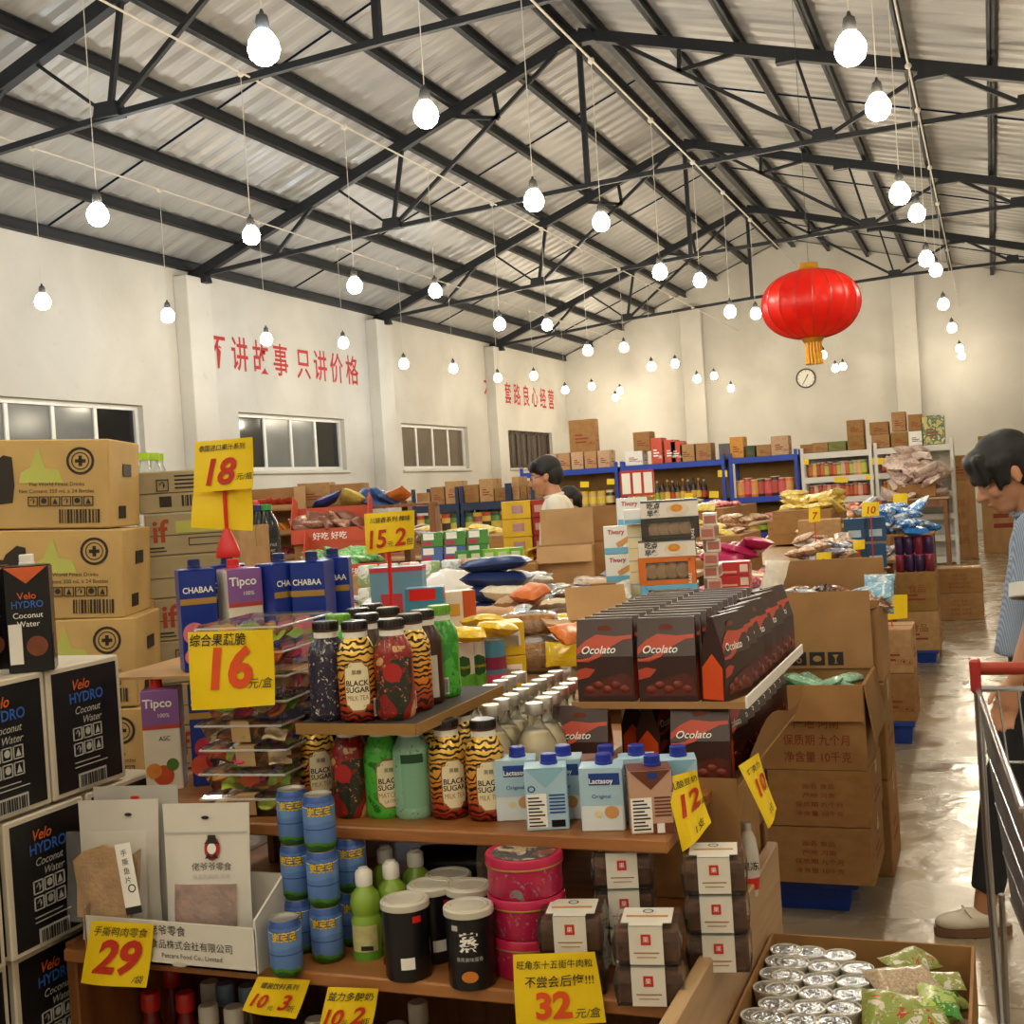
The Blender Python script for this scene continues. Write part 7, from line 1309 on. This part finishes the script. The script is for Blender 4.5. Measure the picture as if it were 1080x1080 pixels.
JM = dict(head=(.04, 0, 1.56), nod=.2, neck=(-.01, 0, 1.44), chest=(-.03, 0, 1.28), pelvis=(-.03, 0, .97), sh_l=(-.03, .18, 1.37), sh_r=(-.03, -.18, 1.37), el_l=(-.06, .23, 1.1), el_r=(-.06, -.23, 1.1), wr_l=(.14, .18, .98), wr_r=(.14, -.18, .98),
          hip_l=(-.03, .09, .9), hip_r=(-.03, -.09, .9), kn_l=(-.01, .09, .49), kn_r=(.0, -.09, .49), an_l=(-.04, .09, .085), an_r=(-.02, -.09, .085))
pm_ = atD(577, 505, 8.5); person(T((pm_.x+.03, pm_.y, 0)) @ RZ(pi+.3) @ Matrix.Diagonal((1.03, 1.03, 1.03, 1)), 'person with glasses in white t-shirt bending over the far goods', JM, TEE, mat('2A2E38', .8), mat('3A3A3A', .6), mat('1E1E1E', .7), .011, 0, None, True)
p2 = atD(605, 527, 10.3); JS = dict(JM); JS.update(head=(.05, 0, 1.55), nod=.35); person(T((p2.x, p2.y, 0)) @ RZ(pi+.5) @ Matrix.Diagonal((.91, .91, .91, 1)), 'person with tied-back dark hair standing behind the red gift boxes', JS, mat('3A3A42', .8), mat('22262E', .8), mat('3A3A3A', .6), mat('1E1E1E', .7), .012, 2)
# ================================================================== SHOPPING CART
CHR = mat('B9B9BC', .22, .9, .05); r = thing('shopping_cart', 'wire shopping cart with red handle at the frame edge', 'cart', T((.2, 2.7, 0))); cx0, cy0 = .2, 2.7
def cpt(u, v, lev):
    """u across, v along (0 handle end), lev 0 floor of the basket, 1 rim"""
    rim = Vector((mixm(mixm(-.262, .262, u), mixm(-.185, .185, u), v), mixm(.38, -.52, v), mixm(.975, .93, v))); bot = Vector((mixm(mixm(-.215, .215, u), mixm(-.15, .15, u), v), mixm(.33, -.42, v), mixm(.5, .56, v)))
    return bot.lerp(rim, lev)
mk('basket_rim', MB().tube([cpt(0, 0, 1), cpt(1, 0, 1), cpt(1, 1, 1), cpt(0, 1, 1)], .0075, 8, True), CHR, r); mk('basket_floor_frame', MB().tube([cpt(0, 0, 0), cpt(1, 0, 0), cpt(1, 1, 0), cpt(0, 1, 0)], .005, 8, True), CHR, r)
for u in (0, 1):
    for i in range(1, 20): mk('basket_wire', MB().tube([cpt(u, i/20, 0), cpt(u, i/20, 1)], .0026, 5), CHR, r)
    for l in (.22, .45, .7): mk('basket_wire', MB().tube([cpt(u, 0, l), cpt(u, 1, l)], .0034, 5), CHR, r)
for v in (0, 1):
    for i in range(1, 12): mk('basket_wire', MB().tube([cpt(i/12, v, 0), cpt(i/12, v, 1)], .0026, 5), CHR, r)
    for l in (.3, .65): mk('basket_wire', MB().tube([cpt(0, v, l), cpt(1, v, l)], .0034, 5), CHR, r)
for i in range(1, 12): mk('basket_wire', MB().tube([cpt(i/12, 0, 0), cpt(i/12, 1, 0)], .0028, 5), CHR, r)
mk('handle', MB().tube([(-.262, .4, 1.02), (.262, .4, 1.02)], .0155, 14), mat('A8341E', .45, 0, .05), r, None, 40)
for s in (-1, 1):
    mk('handle_end', MB().rbox(s*.265-.012, s*.265+.012, .37, .42, .965, 1.045, .006), mat('B02A2A', .4), r)
    mk('frame_post', MB().tube([(s*.262, .4, .98), (s*.262, .41, .6), (s*.255, .42, .2), (s*.25, .38, .14), (s*.2, -.35, .16)], .0095, 8), CHR, r, None, 60); mk('frame_brace', MB().tube([(s*.235, .3, .52), (s*.24, .36, .2)], .007, 8), CHR, r)
    for y in (.38, -.35):
        w_ = mk('caster', MB().lathe([(0, -.014), (.05, -.014), (.06, -.008), (.06, .008), (.05, .014), (0, .014)], 18, T((s*(.25 if y > 0 else .2), y, .061)) @ RY(pi/2)), BLACKP, r, None, 40); mk('fork', MB().box(s*(.25 if y > 0 else .2)-.02, s*(.25 if y > 0 else .2)-.016, y-.012, y+.012, .05, .15).box(s*(.25 if y > 0 else .2)-.02, s*(.25 if y > 0 else .2)+.02, y-.012, y+.012, .14, .15), CHR, w_)
pbox((.12, 2.8, .51), .2, .14, .26, .4, mat('E0DED8', .45, 0, .05), 'white packet standing in the shopping cart', 'grocery_packet', None, [(.2, .8, .3, .6, mat('8A9AB0', .5))])
